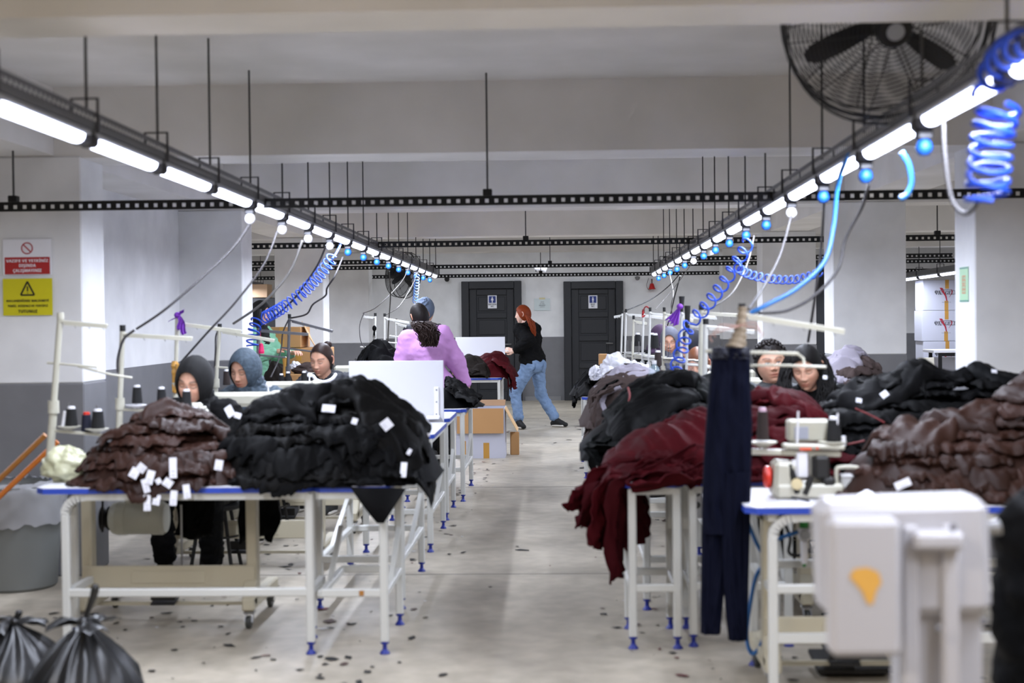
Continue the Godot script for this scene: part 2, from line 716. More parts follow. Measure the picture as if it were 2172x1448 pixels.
func text_mesh(called: String, words_: String, where: Vector3, height: float, m: Material, parent: Node3D, face_ := Basis(), wide := 0.0, family := "Droid Sans") -> MeshInstance3D:
	var tm := TextMesh.new()
	var f := SystemFont.new()
	f.font_names = PackedStringArray([family])
	f.font_weight = 700
	tm.font = f
	tm.text = words_
	tm.font_size = 32
	tm.pixel_size = 0.01
	tm.depth = 0.06
	tm.curve_step = 2.0
	var box := tm.get_aabb()
	var o := MeshInstance3D.new()
	o.name = called
	o.mesh = tm
	o.material_override = m
	var s := height / maxf(0.01, box.size.y)
	var sx := s if wide <= 0.0 else minf(s * 1.4, wide / maxf(0.01, box.size.x))
	o.transform = Transform3D(face_ * Basis.from_scale(Vector3(sx, s, 0.02)), where)
	parent.add_child(o, true)
	return o


# ------------------------------------------------------------------ hanging trays, lights
func tray_y(side: int, d: float) -> float:
	return (2.056 - 0.0057 * (d - 4.90)) if side < 0 else (2.043 - 0.0079 * (d - 4.71))


func build_rails() -> void:
	light_row(-1, LEFT_RAIL, 4.904, 0.88, -4, 16, "above the black hijab")
	light_row(1, RIGHT_RAIL, 4.708, 0.887, -4, 15, "above the navy trousers")
	light_row(-1, -5.0, 6.13, 1.10, 0, 16, "in the open bay by the cardboard cartons")
	light_row(1, 5.1, 5.885, 1.109, 0, 16, "in the bay of stacked white boxes")
	# perforated cross rails: distance, height above the floor, from x to x, rods
	cross_rail("thick black perforated rail crossing the hall in front of all other cross rails", 7.75, at(1037, 425, 7.75).y, -8.8, 8.8, [across(1037, 7.75), across(32, 7.75)])
	cross_rail("black perforated steel rail crossing above the lilac sweater, second along the aisle", 12.62, at(1117, 515, 12.62).y, -8.8, 8.8, [across(1117, 12.62), across(1990, 12.62), across(420, 12.62)])
	cross_rail("short black perforated rail above the cardboard cartons, ending at the light tray", 16.78, at(760, 556, 16.78).y, -4.6, LEFT_RAIL - 0.03, [])
	cross_rail("short black perforated rail ending at the light tray on the headscarf machine row", 16.78, at(1570, 547, 16.78).y, RIGHT_RAIL + 0.03, 4.6, [])
	cross_rail("black perforated rail crossing just in front of the white loudspeaker", 18.5, at(1168, 563, 18.5).y, -8.8, 8.8, [across(1168, 18.5)])
	cross_rail("black perforated rail close to the far wall above the two dark doors", 20.75, at(1148, 583, 20.75).y, -8.8, 8.8, [across(1148, 20.75)])
	far_lamps()
	# a warm light row in the part of the hall behind the camera
	for k in 4:
		var t := thing("ceiling_lamp", "warm ceiling batten in the hall behind, %s of four" % nth(k), "lamp", Vector3(-4.5 + 3.0 * k, CEIL - 0.09, 2.6 if k % 2 == 0 else -1.2), 0.0, "warm ceiling battens behind the camera")
		var s := Shape.new()
		s.box(Vector3(0, 0.05, 0), Vector3(1.2, 0.08, 0.12), Basis(), 0.01)
		obj("housing", s, mats.light_housing, t)
		var e := Shape.new()
		e.box(Vector3(0, 0.0, 0), Vector3(1.16, 0.02, 0.09), Basis(), 0.005)
		var wm := mat("warm_diffuser", Color(0.95, 0.93, 0.9), 0.4)
		wm.emission_enabled = true
		wm.emission = Color(1.0, 0.94, 0.84)
		wm.emission_energy_multiplier = 6.0
		obj("diffuser", e, wm, t)
		area_light(t.position + Vector3(0, -0.03, 0), Vector2(1.16, 0.09), Color(1.0, 0.93, 0.84), 3.8, "warm_lamp")


func far_lamps() -> void:
	for k in 3:
		var t := thing("ceiling_lamp", "white ceiling batten before the far wall, %s of three" % nth(k), "lamp", Vector3(-2.3 + 2.3 * k, CEIL - 0.09, -22.3), 0.0, "ceiling battens before the far wall")
		var s := Shape.new()
		s.box(Vector3(0, 0.05, 0), Vector3(1.2, 0.08, 0.12), Basis(), 0.01)
		obj("housing", s, mats.light_housing, t)
		var e := Shape.new()
		e.box(Vector3(0, 0.0, 0), Vector3(1.16, 0.02, 0.09), Basis(), 0.005)
		obj("diffuser", e, mats.light_diffuser, t)
		area_light(t.position + Vector3(0, -0.03, 0), Vector2(1.16, 0.09), Color(0.92, 0.95, 1.0), 2.3, "far_lamp")


func area_light(where: Vector3, size: Vector2, col: Color, energy: float, called: String, along_z := false) -> void:
	var l := AreaLight3D.new()
	l.name = numbered(called)
	l.area_size = size
	l.area_normalize_energy = true
	l.light_color = col
	l.light_energy = energy
	l.shadow_enabled = true
	l.area_range = 30.0
	l.area_attenuation = 2.0
	add_child(l)
	l.position = where
	l.rotation = Vector3(-PI / 2, PI / 2 if along_z else 0.0, 0)


func light_row(side: int, x: float, d0: float, pitch: float, from: int, to: int, where: String) -> void:
	# the cable tray: two slotted cheeks and a floor
	var da := d0 + pitch * from
	var dz := d0 + pitch * to + 0.05
	var tr := thing("cable_tray", "long grey slotted cable tray with batten lights " + where, "cable tray", Vector3(x, tray_y(side, d0), -d0))
	var lift := 0.068
	for sg in [-1, 1]:
		var s := Shape.new()
		for e in [0.0, 0.044]:
			s.bar(Vector3(x + sg * 0.037, tray_y(side, da) + lift + e, -da), Vector3(x + sg * 0.037, tray_y(side, dz) + lift + e, -dz), 0.004, 0.018)
		var d := da
		while d < minf(dz, 16.0):
			var y := tray_y(side, d) + lift + 0.022
			s.face([Vector3(x + sg * 0.039, y - 0.014, -d), Vector3(x + sg * 0.039, y + 0.014, -d), Vector3(x + sg * 0.039, y + 0.014, -d - 0.02), Vector3(x + sg * 0.039, y - 0.014, -d - 0.02)], Vector3(sg, 0, 0))
			d += 0.04
		if dz > 16.0:
			s.bar(Vector3(x + sg * 0.037, tray_y(side, 16.0) + lift + 0.022, -16.0), Vector3(x + sg * 0.037, tray_y(side, dz) + lift + 0.022, -dz), 0.004, 0.026)
		world_obj("slotted_cheek", s, mats.grey_tray, tr)
	var fl := Shape.new()
	fl.bar(Vector3(x, tray_y(side, da) + lift - 0.01, -da), Vector3(x, tray_y(side, dz) + lift - 0.01, -dz), 0.078, 0.004)
	world_obj("tray_floor", fl, mats.grey_tray, tr)
	# cables lying in the tray
	var cb := Shape.new()
	for q in 3:
		var pts := []
		var d := da
		while d < dz:
			pts.append(Vector3(x - 0.025 + 0.025 * q + 0.008 * sin(d * 2.0 + q), tray_y(side, d) + lift + 0.008, -d))
			d += 0.5
		cb.tube(pts, 0.007, 5)
	world_obj("cable", cb, mats.cord_black, tr)
	for k in range(from, to + 1):
		var d := d0 + pitch * k
		var y := tray_y(side, d)
		# hook and rod at each joint
		var rod := Shape.new()
		var top := CEIL
		for bd in [0.1, 4.3, 8.0, 12.1, 16.3, 20.2]:
			if d > bd - 0.05 and d < bd + 0.45:
				top = BEAM
		rod.tube([Vector3(x, top, -d - 0.02), Vector3(x, y + lift + 0.05, -d - 0.02)], 0.0055, 6)
		world_obj("rod", rod, mats.rod_steel, tr)
		var hk := Shape.new()
		hk.tube([Vector3(x - 0.046, y + lift - 0.02, -d), Vector3(x - 0.046, y + lift + 0.10, -d), Vector3(x + 0.046, y + lift + 0.10, -d), Vector3(x + 0.046, y + lift - 0.02, -d)], 0.006, 6)
		world_obj("hook", hk, mats.light_cap, tr)
		if k == to:
			continue
		var n := k - from
		var o := thing("batten_light", "white batten light %s, %s along its tray" % [where, nth(n)], "light", Vector3(x, y, -d - pitch / 2), 0.0, "batten lights " + where)
		var y1 := tray_y(side, d + pitch)
		var tilt := Basis(Vector3(1, 0, 0), atan((y - y1) / pitch) * -1.0)
		o.basis = tilt
		o.position.y = (y + y1) / 2
		var L := pitch - 0.05
		var hs := Shape.new()
		hs.box(Vector3(0, 0.046, 0), Vector3(0.068, 0.024, L), Basis(), 0.006)
		obj("housing", hs, mats.light_housing, o)
		var df := Shape.new()
		# half-round diffuser with tapered ends
		var prof := []
		for a in 9:
			var an := PI * a / 8
			prof.append(Vector2(cos(an) * 0.030, -sin(an) * 0.032 + 0.034))
		var pts := PackedVector3Array()
		var stations := [[-L / 2 + 0.045, 0.72], [-L / 2 + 0.055, 0.93], [-L / 2 + 0.08, 1.0], [L / 2 - 0.08, 1.0], [L / 2 - 0.055, 0.93], [L / 2 - 0.045, 0.72]]
		for st in stations:
			for q in prof:
				pts.push_back(Vector3(q.x * st[1], 0.034 + (q.y - 0.034) * st[1], st[0]))
		df.sheet(pts, 9, 6)
		for e in [0, 5]:
			var ring := []
			for q in 9:
				ring.append(pts[e * 9 + q])
			df.face(ring, Vector3(0, 0, -1 if e == 0 else 1))
		obj("diffuser", df, mats.light_diffuser, o)
		for sg in [-1, 1]:
			var cp := Shape.new()
			cp.box(Vector3(0, 0.029, sg * (L / 2 - 0.015)), Vector3(0.063, 0.054, 0.048), Basis(), 0.012)
			obj("end_cap", cp, mats.light_cap, o)
		area_light(Vector3(x, o.position.y - 0.008, -d - pitch / 2), Vector2(pitch - 0.16, 0.056), Color(0.90, 0.93, 1.0), LIGHT * (1.0 if absf(x) > 3.0 else 1.0), "batten_glow", true)


const LIGHT := 1.35


func cross_rail(label: String, d: float, y: float, x0: float, x1: float, rods: Array) -> void:
	var t := thing("perforated_rail", label, "rail", Vector3((x0 + x1) / 2, y, -d))
	var s := Shape.new()
	var h := 0.052
	var z := -d
	s.box(Vector3((x0 + x1) / 2, y + h * 0.35, z), Vector3(x1 - x0, h * 0.34, 0.003))
	s.box(Vector3((x0 + x1) / 2, y - h * 0.36, z), Vector3(x1 - x0, h * 0.28, 0.003))
	s.box(Vector3((x0 + x1) / 2, y + h * 0.5, z - 0.02), Vector3(x1 - x0, 0.003, 0.04))
	var x := x0
	var step := 0.052
	while x < x1:
		var w := 0.032
		s.face([Vector3(x, y - h * 0.24, z), Vector3(x + w, y - h * 0.24, z), Vector3(x + w, y + h * 0.2, z), Vector3(x, y + h * 0.2, z)], Vector3.BACK)
		x += step
	world_obj("channel", s, mats.black_rail, t)
	for rx in rods:
		var r := Shape.new()
		r.tube([Vector3(rx, CEIL, z - 0.01), Vector3(rx, y + 0.02, z - 0.01)], 0.006, 6)
		world_obj("rod", r, mats.rod_steel, t)
		var b := Shape.new()
		b.box(Vector3(rx, y + h * 0.5 + 0.018, z - 0.01), Vector3(0.05, 0.036, 0.05), Basis(), 0.004)
		world_obj("clamp", b, mats.black_rail, t)


# ------------------------------------------------------------------ tables
func plate(x0: float, x1: float, z0: float, z1: float, y0: float, y1: float, cut: float, top := true) -> Shape:
	# a board with cut corners, z0 nearer the camera
	var s := Shape.new()
	var ring := [Vector2(x0 + cut, z0), Vector2(x1 - cut, z0), Vector2(x1, z0 - cut), Vector2(x1, z1 + cut), Vector2(x1 - cut, z1), Vector2(x0 + cut, z1), Vector2(x0, z1 + cut), Vector2(x0, z0 - cut)]
	var mid := Vector3((x0 + x1) / 2, 0, (z0 + z1) / 2)
	var up := []
	var dn := []
	for q in ring:
		up.append(Vector3(q.x, y1, q.y))
		dn.append(Vector3(q.x, y0, q.y))
	if top:
		s.face(up, Vector3.UP)
		s.face(dn, Vector3.DOWN)
	for k in 8:
		var m := (k + 1) % 8
		var e: Vector3 = ((up[k] as Vector3) + (up[m] as Vector3)) * 0.5 - mid
		e.y = 0
		s.face([up[k], up[m], dn[m], dn[k]], e)
	return s


func tabletop(o: Node3D, x0: float, x1: float, d0: float, d1: float, y := TOP, cut := 0.04) -> void:
	var b := plate(x0, x1, -d0, -d1, y - 0.024, y, cut)
	var t := world_obj("tabletop", b, mats.table_white, o)
	var e := plate(x0 - 0.002, x1 + 0.002, -d0 + 0.002, -d1 - 0.002, y - 0.026, y - 0.003, cut, false)
	world_obj("edge_band", e, mats.table_blue_edge, t)


func leg(o: Node3D, x: float, d: float, y1: float, w := 0.036, m: Material = null) -> void:
	var s := Shape.new()
	s.box(Vector3(x, (0.05 + y1) / 2, -d), Vector3(w, y1 - 0.05, w), Basis(), 0.006)
	var l := world_obj("leg", s, m if m else mats.white_steel, o)
	var f := Shape.new()
	f.lathe([Vector2(0.0001, 0.055), Vector2(w * 0.52, 0.055), Vector2(w * 0.52, 0.045), Vector2(w * 0.25, 0.04), Vector2(w * 0.28, 0.02), Vector2(w * 0.62, 0.004), Vector2(w * 0.62, 0.0), Vector2(0.0001, 0.0)], Transform3D(Basis(), Vector3(x, 0, -d)), 12)
	world_obj("foot", f, mats.blue_plastic, l)


# a welded steel table: legs at the corners, aprons under the board, a lower rail on the given sides
func work_table(label: String, x0: float, x1: float, d0: float, d1: float, low := 0.27, group := "", over := 0.0, shared := false, bent := false) -> Node3D:
	var o := thing("work_table", label, "table", Vector3((x0 + x1) / 2, 0, -(d0 + d1) / 2), 0.0, group)
	tabletop(o, x0 - over, x1, d0, d1)
	var y1 := TOP - 0.026
	var a := 0.03
	for x in ([x1 - a] if shared else [x0 + a, x1 - a]):
		for d in [d0 + a, d1 - a]:
			leg(o, x, d, y1 - (0.085 if bent and x < x0 + a + 0.01 else 0.0))
	var s := Shape.new()
	if bent:
		corner_bend(o, x0 + a, d0 + a, y1)
		corner_bend(o, x0 + a, d1 - a, y1)
	for d in [d0 + a, d1 - a]:
		s.bar(Vector3(x0 + a + (0.085 if bent else 0.0), y1 - 0.016, -d), Vector3(x1 - a, y1 - 0.016, -d), 0.03, 0.03)
	for x in [x0 + a, x1 - a]:
		s.bar(Vector3(x, y1 - 0.016, -d0 - a), Vector3(x, y1 - 0.016, -d1 + a), 0.03, 0.03)
	world_obj("apron", s, mats.white_steel, o)
	for d in [d0 + a, d1 - a]:
		var r := Shape.new()
		r.bar(Vector3(x0 + a, low, -d), Vector3(x1 - a, low, -d), 0.03, 0.034, Vector3.UP, 0.004)
		world_obj("rail", r, mats.white_steel, o)
	for x in [x0 + a, x1 - a]:
		var r := Shape.new()
		r.bar(Vector3(x, low - 0.005, -d0 - a), Vector3(x, low - 0.005, -d1 + a), 0.03, 0.03, Vector3.UP, 0.004)
		world_obj("rail", r, mats.white_steel, o)
		# a slanting brace at the outer end
		var br := Shape.new()
		br.bar(Vector3(x, low, -d0 - (d1 - d0) * 0.4), Vector3(x, low + 0.2, -d1 + a), 0.022, 0.022)
		world_obj("brace", br, mats.white_steel, o)
	return o


# the quarter bend of tube where a leg turns into the apron
func corner_bend(o: Node3D, x: float, d: float, y1: float) -> void:
	var s := Shape.new()
	var last := Vector3(x, y1 - 0.09, -d)
	for k in range(1, 8):
		var an := PI / 2 * k / 7.0
		var p := Vector3(x + 0.085 * (1.0 - cos(an)), y1 - 0.09 + 0.074 * sin(an), -d)
		s.bar(last, p + (p - last) * 0.12, 0.034, 0.034, Vector3(-1, 1, 0))
		last = p
	world_obj("corner_bend", s, mats.white_steel, o)


func caster(o: Node3D, at_: Vector3) -> void:
	var f := Shape.new()
	f.box(at_ + Vector3(0, 0.075, 0), Vector3(0.05, 0.012, 0.05), Basis(), 0.003)
	for sg in [-1, 1]:
		f.bar(at_ + Vector3(sg * 0.017, 0.075, 0), at_ + Vector3(sg * 0.017, 0.028, 0.018), 0.034, 0.004, Vector3.RIGHT)
	var c := world_obj("caster", f, mats.steel, o)
	var w := Shape.new()
	w.lathe([Vector2(0.0001, -0.012), Vector2(0.026, -0.012), Vector2(0.031, -0.006), Vector2(0.031, 0.006), Vector2(0.026, 0.012), Vector2(0.0001, 0.012)], Transform3D(Basis(Vector3(0, 0, 1), PI / 2), at_ + Vector3(0, 0.031, 0.018)), 16)
	world_obj("wheel", w, mat("caster_rubber", Color(0.22, 0.22, 0.21), 0.5), c)


# a machine bench: board, two beige pedestal legs, beam, motor and treadle; the operator sits on the far side
func machine_bench(label: String, x0: float, x1: float, d0: float, d1: float, lx0: float, lx1: float, motor := true, board := true) -> Node3D:
	var o := thing("machine_bench", label, "bench", Vector3((x0 + x1) / 2, 0, -(d0 + d1) / 2), 0.0, "beige machine benches in two rows")
	if board:
		tabletop(o, x0, x1, d0, d1)
	var be: Material = mats.beige_enamel
	var y1 := TOP - 0.026
	var mid := -(d0 + d1) / 2
	for x in [lx0, lx1]:
		var s := Shape.new()
		s.box(Vector3(x, (0.17 + y1) / 2, -d0 - 0.10), Vector3(0.05, y1 - 0.17, 0.075), Basis(), 0.006)
		s.box(Vector3(x, y1 - 0.03, mid), Vector3(0.05, 0.05, d1 - d0 - 0.06), Basis(), 0.006)
		s.bar(Vector3(x, 0.20, -d0 - 0.07), Vector3(x, 0.115, -d0 - 0.0), 0.06, 0.07, Vector3.UP, 0.006)
		s.box(Vector3(x, 0.115, mid), Vector3(0.06, 0.06, d1 - d0 + 0.06), Basis(), 0.008)
		world_obj("pedestal_leg", s, be, o)
		for z in [-d0 - 0.01, -d1 + 0.01]:
			caster(o, Vector3(x, 0, z))
	var bm := Shape.new()
	bm.box(Vector3((lx0 + lx1) / 2, 0.235, -d0 - 0.06), Vector3(lx1 - lx0 + 0.04, 0.105, 0.02), Basis(), 0.004)
	bm.box(Vector3((lx0 + lx1) / 2, 0.235, -d0 - 0.048), Vector3((lx1 - lx0) * 0.45, 0.06, 0.006), Basis(), 0.002)
	world_obj("cross_beam", bm, be, o)
	var tr := Shape.new()
	tr.bar(Vector3(lx0, 0.075, mid + 0.03), Vector3(lx1, 0.075, mid + 0.03), 0.03, 0.016)
	world_obj("treadle_bar", tr, mats.beige_enamel, o)
	var pd := Shape.new()
	var px := (lx0 + lx1) / 2 - 0.06
	pd.box(Vector3(px, 0.105, mid), Vector3(0.12, 0.012, 0.22), Basis(Vector3.RIGHT, 0.2), 0.004)
	pd.box(Vector3(px, 0.125, mid + 0.09), Vector3(0.12, 0.05, 0.02), Basis(), 0.004)
	world_obj("treadle", pd, mats.dark_iron, o)
	var ro := Shape.new()
	ro.tube([Vector3(px + 0.07, 0.12, mid), Vector3(px + 0.07, 0.55, mid)], 0.006, 6)
	world_obj("treadle_rod", ro, mats.steel, o)
	if motor:
		var mo := Shape.new()
		var c := Vector3(lx0 + 0.17, 0.475, mid - 0.08)
		var ax := Transform3D(Basis(Vector3(0, 0, 1), -PI / 2), c)
		mo.lathe([Vector2(0.0001, -0.14), Vector2(0.055, -0.14), Vector2(0.075, -0.125), Vector2(0.083, -0.10), Vector2(0.083, -0.055), Vector2(0.080, -0.052), Vector2(0.080, 0.07), Vector2(0.083, 0.073), Vector2(0.083, 0.12), Vector2(0.07, 0.14), Vector2(0.0001, 0.14)], ax, 24)
		mo.box(c + Vector3(0, 0.10, 0), Vector3(0.12, 0.07, 0.06), Basis(), 0.006)
		var mm := world_obj("motor", mo, mat("motor_grey", Color(0.72, 0.72, 0.67), 0.45), o)
		var pu := Shape.new()
		pu.lathe([Vector2(0.0001, -0.018), Vector2(0.06, -0.018), Vector2(0.045, -0.004), Vector2(0.045, 0.004), Vector2(0.06, 0.018), Vector2(0.0001, 0.018)], Transform3D(ax.basis, c + Vector3(-0.165, 0, 0)), 20)
		world_obj("pulley", pu, mats.dark_iron, mm)
		var bt := Shape.new()
		bt.bar(c + Vector3(-0.165, -0.06, 0.05), c + Vector3(-0.160, 0.19, 0.05), 0.014, 0.008, Vector3.RIGHT)
		world_obj("drive_belt", bt, mats.rubber_black, mm)
	return o


func build_tables() -> void:
	# front of the row with the hijabs
	var xa := across(70, 6.1)
	var t := thing("work_table", "long white table with blue edge under the brown and black trouser piles", "table", Vector3(-1.68, 0, -6.3))
	var x1 := across(652, 6.1)
	tabletop(t, xa, x1 + 0.01, 6.08, 6.47)
	leg(t, across(131, 6.1), 6.11, TOP - 0.115)
	leg(t, across(650, 6.1), 6.11, TOP - 0.03)
	corner_bend(t, across(131, 6.1), 6.11, TOP - 0.026)
	leg(t, across(150, 6.42), 6.42, TOP - 0.115)
	leg(t, across(655, 6.42), 6.42, TOP - 0.03)
	corner_bend(t, across(150, 6.42), 6.42, TOP - 0.026)
	var s := Shape.new()
	s.bar(Vector3(across(172, 6.1), TOP - 0.042, -6.11), Vector3(across(650, 6.1), TOP - 0.042, -6.11), 0.03, 0.03)
	s.bar(Vector3(across(190, 6.1), TOP - 0.042, -6.42), Vector3(across(650, 6.1), TOP - 0.042, -6.42), 0.03, 0.03)
	world_obj("apron", s, mats.white_steel, t)
	var r := Shape.new()
	r.bar(Vector3(across(136, 6.1), 0.27, -6.11), Vector3(across(648, 6.1), 0.27, -6.11), 0.032, 0.036, Vector3.UP, 0.005)
	world_obj("rail", r, mats.white_steel, t)
	for px in [131, 650]:
		var q := Shape.new()
		q.bar(Vector3(across(px, 6.1), 0.27, -6.12), Vector3(across(px, 6.1), 0.27, -6.42), 0.03, 0.03)
		world_obj("rail", q, mats.white_steel, t)
	var nt := work_table("narrow white table with rust-stained rail at the aisle end of the black pile", x1 + 0.012, across(822, 6.1), 6.08, 6.72, 0.265, "", 0.0, true)
	var ru := Shape.new()
	ru.box(Vector3(across(760, 6.1), 0.266, -6.093), Vector3(0.02, 0.022, 0.002))
	world_obj("rust_stain", ru, mat("rust", Color(0.62, 0.42, 0.18), 0.8), nt)
	work_table("white blue-edged aisle table behind the black pile's overhanging corner", -1.24, -0.77, 7.03, 8.13, 0.25)
	work_table("white blue-edged aisle table in front of the upright white board with bracket", -1.24, -0.78, 8.74, 9.78, 0.25)
	work_table("short white aisle table just behind the upright white board", -1.24, -0.79, 10.12, 10.86, 0.25)
	work_table("white aisle table holding the black cloth by the lilac sweater", -1.24, -0.74, 11.15, 12.25, 0.25)
	work_table("white blue-edged table under the small dark pile beside the wine pile", across(968, 16.9), across(1062, 16.9), 16.9, 17.9, 0.25)
	# the other row
	var r1 := work_table("white blue-edged table under the overlock machine and the brown pile", across(1617, 5.36), 2.55, 5.32, 5.92, 0.42, "", 0.07, false, true)
	var rr := Shape.new()
	rr.bar(Vector3(across(1640, 5.36), 0.235, -5.35), Vector3(2.5, 0.235, -5.35), 0.03, 0.034)
	world_obj("rail", rr, mats.white_steel, r1)
	work_table("narrow white table with blue edge under the wine trousers", across(1322, 6.2), across(1446, 6.2), 6.16, 6.62, 0.265, "", 0.02)
	work_table("low white table behind the navy trousers with blue edge", across(1452, 6.2), 1.02, 6.2, 6.62, 0.265)
	work_table("white aisle table under the black trousers with red piping", 0.39, 0.86, 6.98, 8.62, 0.25)
	work_table("white aisle table under the taupe and white trouser pile", 0.27, 0.86, 9.2, 10.5, 0.25)
	work_table("white aisle table under the white plastic bags", 0.27, 0.86, 10.9, 12.2, 0.25)
	work_table("far white aisle table with the small cardboard carton near the dark door", 0.20, 0.80, 12.7, 14.2, 0.25)
	work_table("white side table under the pale grey and taupe heap by the column", 1.75, 2.25, 8.9, 10.2, 0.25)


func build_stations() -> void:
	var lab := ["first beige machine bench with motor under the brown pile", "beige machine bench in front of the black hijab woman", "beige machine bench in front of the blue-grey hijab woman", "beige machine bench in front of the woman with a bun", "beige machine bench behind the woman with a bun", "beige machine bench by the lilac sweater"]
	var ds := [6.62, 8.12, 9.55, 11.1, 12.7, 14.3]
	for k in 6:
		machine_bench(lab[k], -2.42, -1.27, ds[k], ds[k] + 0.52, -2.26, -1.47 if k == 0 else -1.40, k < 3)
	var labr := ["beige bench with air regulator under the black trouser pile", "beige machine bench in front of the curly-haired woman", "beige machine bench behind the curly-haired woman", "beige machine bench in front of the dark headscarf", "beige machine bench in front of the grey headscarf", "last beige machine bench near the dark far door"]
	var dr := [6.7, 7.95, 9.4, 10.6, 12.0, 13.5]
	for k in 6:
		machine_bench(labr[k], 1.05 if k == 0 else 0.9, 2.75 if k == 0 else 1.72, dr[k], dr[k] + (0.5 if k != 1 else 0.42), 1.15, 1.62, k < 2)
	machine_bench("beige pedestal frame with casters under the overlock table", 0.75, 1.6, 5.42, 5.88, 0.80, 1.52, false, false)
	# lockstitch machines, the same kind all along the rows; each stands on a bench
	var m0 := lockstitch("cream sewing machine beside the black hijab woman's hands", Vector3(-1.86, TOP, -8.36))
	var more := [[-1.86, -9.75, "white sewing machine head in front of the blue-grey hijab woman"], [-1.80, -11.3, "white sewing machine in front of the woman with a bun"], [-1.85, -12.95, "white sewing machine behind the woman with a bun"], [-1.85, -14.55, "white sewing machine by the dark knot on the frame"],
		[1.30, -8.18, "white sewing machine in front of the curly-haired woman"], [1.25, -9.65, "cream sewing machine behind the navy trousers"], [1.25, -10.85, "cream sewing machine in front of the dark headscarf"], [1.22, -12.25, "cream sewing machine in front of the grey headscarf"], [1.22, -13.75, "last cream sewing machine near the dark far door"]]
	for q in more:
		copy_of(m0, Vector3(q[0], TOP, q[1]), 0.0, q[2], "sewing machines on the benches")
	m0.set_meta("group", "sewing machines on the benches")
	left_stands()
	right_stands()
	overlock()


func lockstitch(label: String, where: Vector3) -> Node3D:
	var o := thing("sewing_machine", label, "sewing machine", where)
	var cr: Material = mats.cream_enamel
	var s := Shape.new()
	s.box(Vector3(0, 0.03, 0), Vector3(0.48, 0.06, 0.18), Basis(), 0.01)
	obj("bed", s, cr, o)
	var a := Shape.new()
	a.box(Vector3(-0.16, 0.15, 0), Vector3(0.12, 0.18, 0.12), Basis(), 0.02)
	a.box(Vector3(0.0, 0.25, 0), Vector3(0.42, 0.085, 0.11), Basis(), 0.022)
	a.box(Vector3(0.19, 0.225, 0), Vector3(0.085, 0.15, 0.105), Basis(), 0.018)
	obj("arm", a, cr, o)
	var w := Shape.new()
	w.lathe([Vector2(0.0001, 0), Vector2(0.055, 0), Vector2(0.065, 0.012), Vector2(0.065, 0.03), Vector2(0.045, 0.04), Vector2(0.0001, 0.045)], Transform3D(Basis(Vector3(0, 0, 1), PI / 2), Vector3(-0.215, 0.25, 0)), 20)
	obj("handwheel", w, mats.dark_iron, o)
	var nb := Shape.new()
	nb.tube([Vector3(0.20, 0.15, 0), Vector3(0.20, 0.085, 0)], 0.006, 8)
	nb.box(Vector3(0.20, 0.075, 0.01), Vector3(0.02, 0.012, 0.04), Basis(), 0.003)
	obj("needle_bar", nb, mats.steel, o)
	var tp := Shape.new()
	tp.tube([Vector3(0.14, 0.29, 0.02), Vector3(0.14, 0.335, 0.02)], 0.005, 6)
	tp.box(Vector3(0.14, 0.335, 0.0), Vector3(0.035, 0.03, 0.03), Basis(), 0.008)
	obj("tension_post", tp, mats.plastic_white, o)
	return o


# a thread cone standing at a point
func cone(label: String, base: Vector3, h: float, r: float, m: Material, group: String, tip: Material = null) -> Node3D:
	var o := thing("thread_cone", label, "thread cone", base, 0.0, group)
	var s := Shape.new()
	s.lathe([Vector2(0.0001, 0.006), Vector2(r, 0.006), Vector2(r * 1.02, 0.012), Vector2(r * 0.80, h * 0.93), Vector2(r * 0.70, h * 0.95), Vector2(0.0001, h * 0.95)], Transform3D(), 18)
	obj("thread", s, m, o)
	var c := Shape.new()
	c.lathe([Vector2(r * 0.62, h * 0.94), Vector2(r * 0.56, h * 1.06), Vector2(r * 0.45, h * 1.07), Vector2(0.0001, h * 1.07)], Transform3D(), 16)
	obj("core", c, tip if tip else mats.plastic_white, o)
	return o


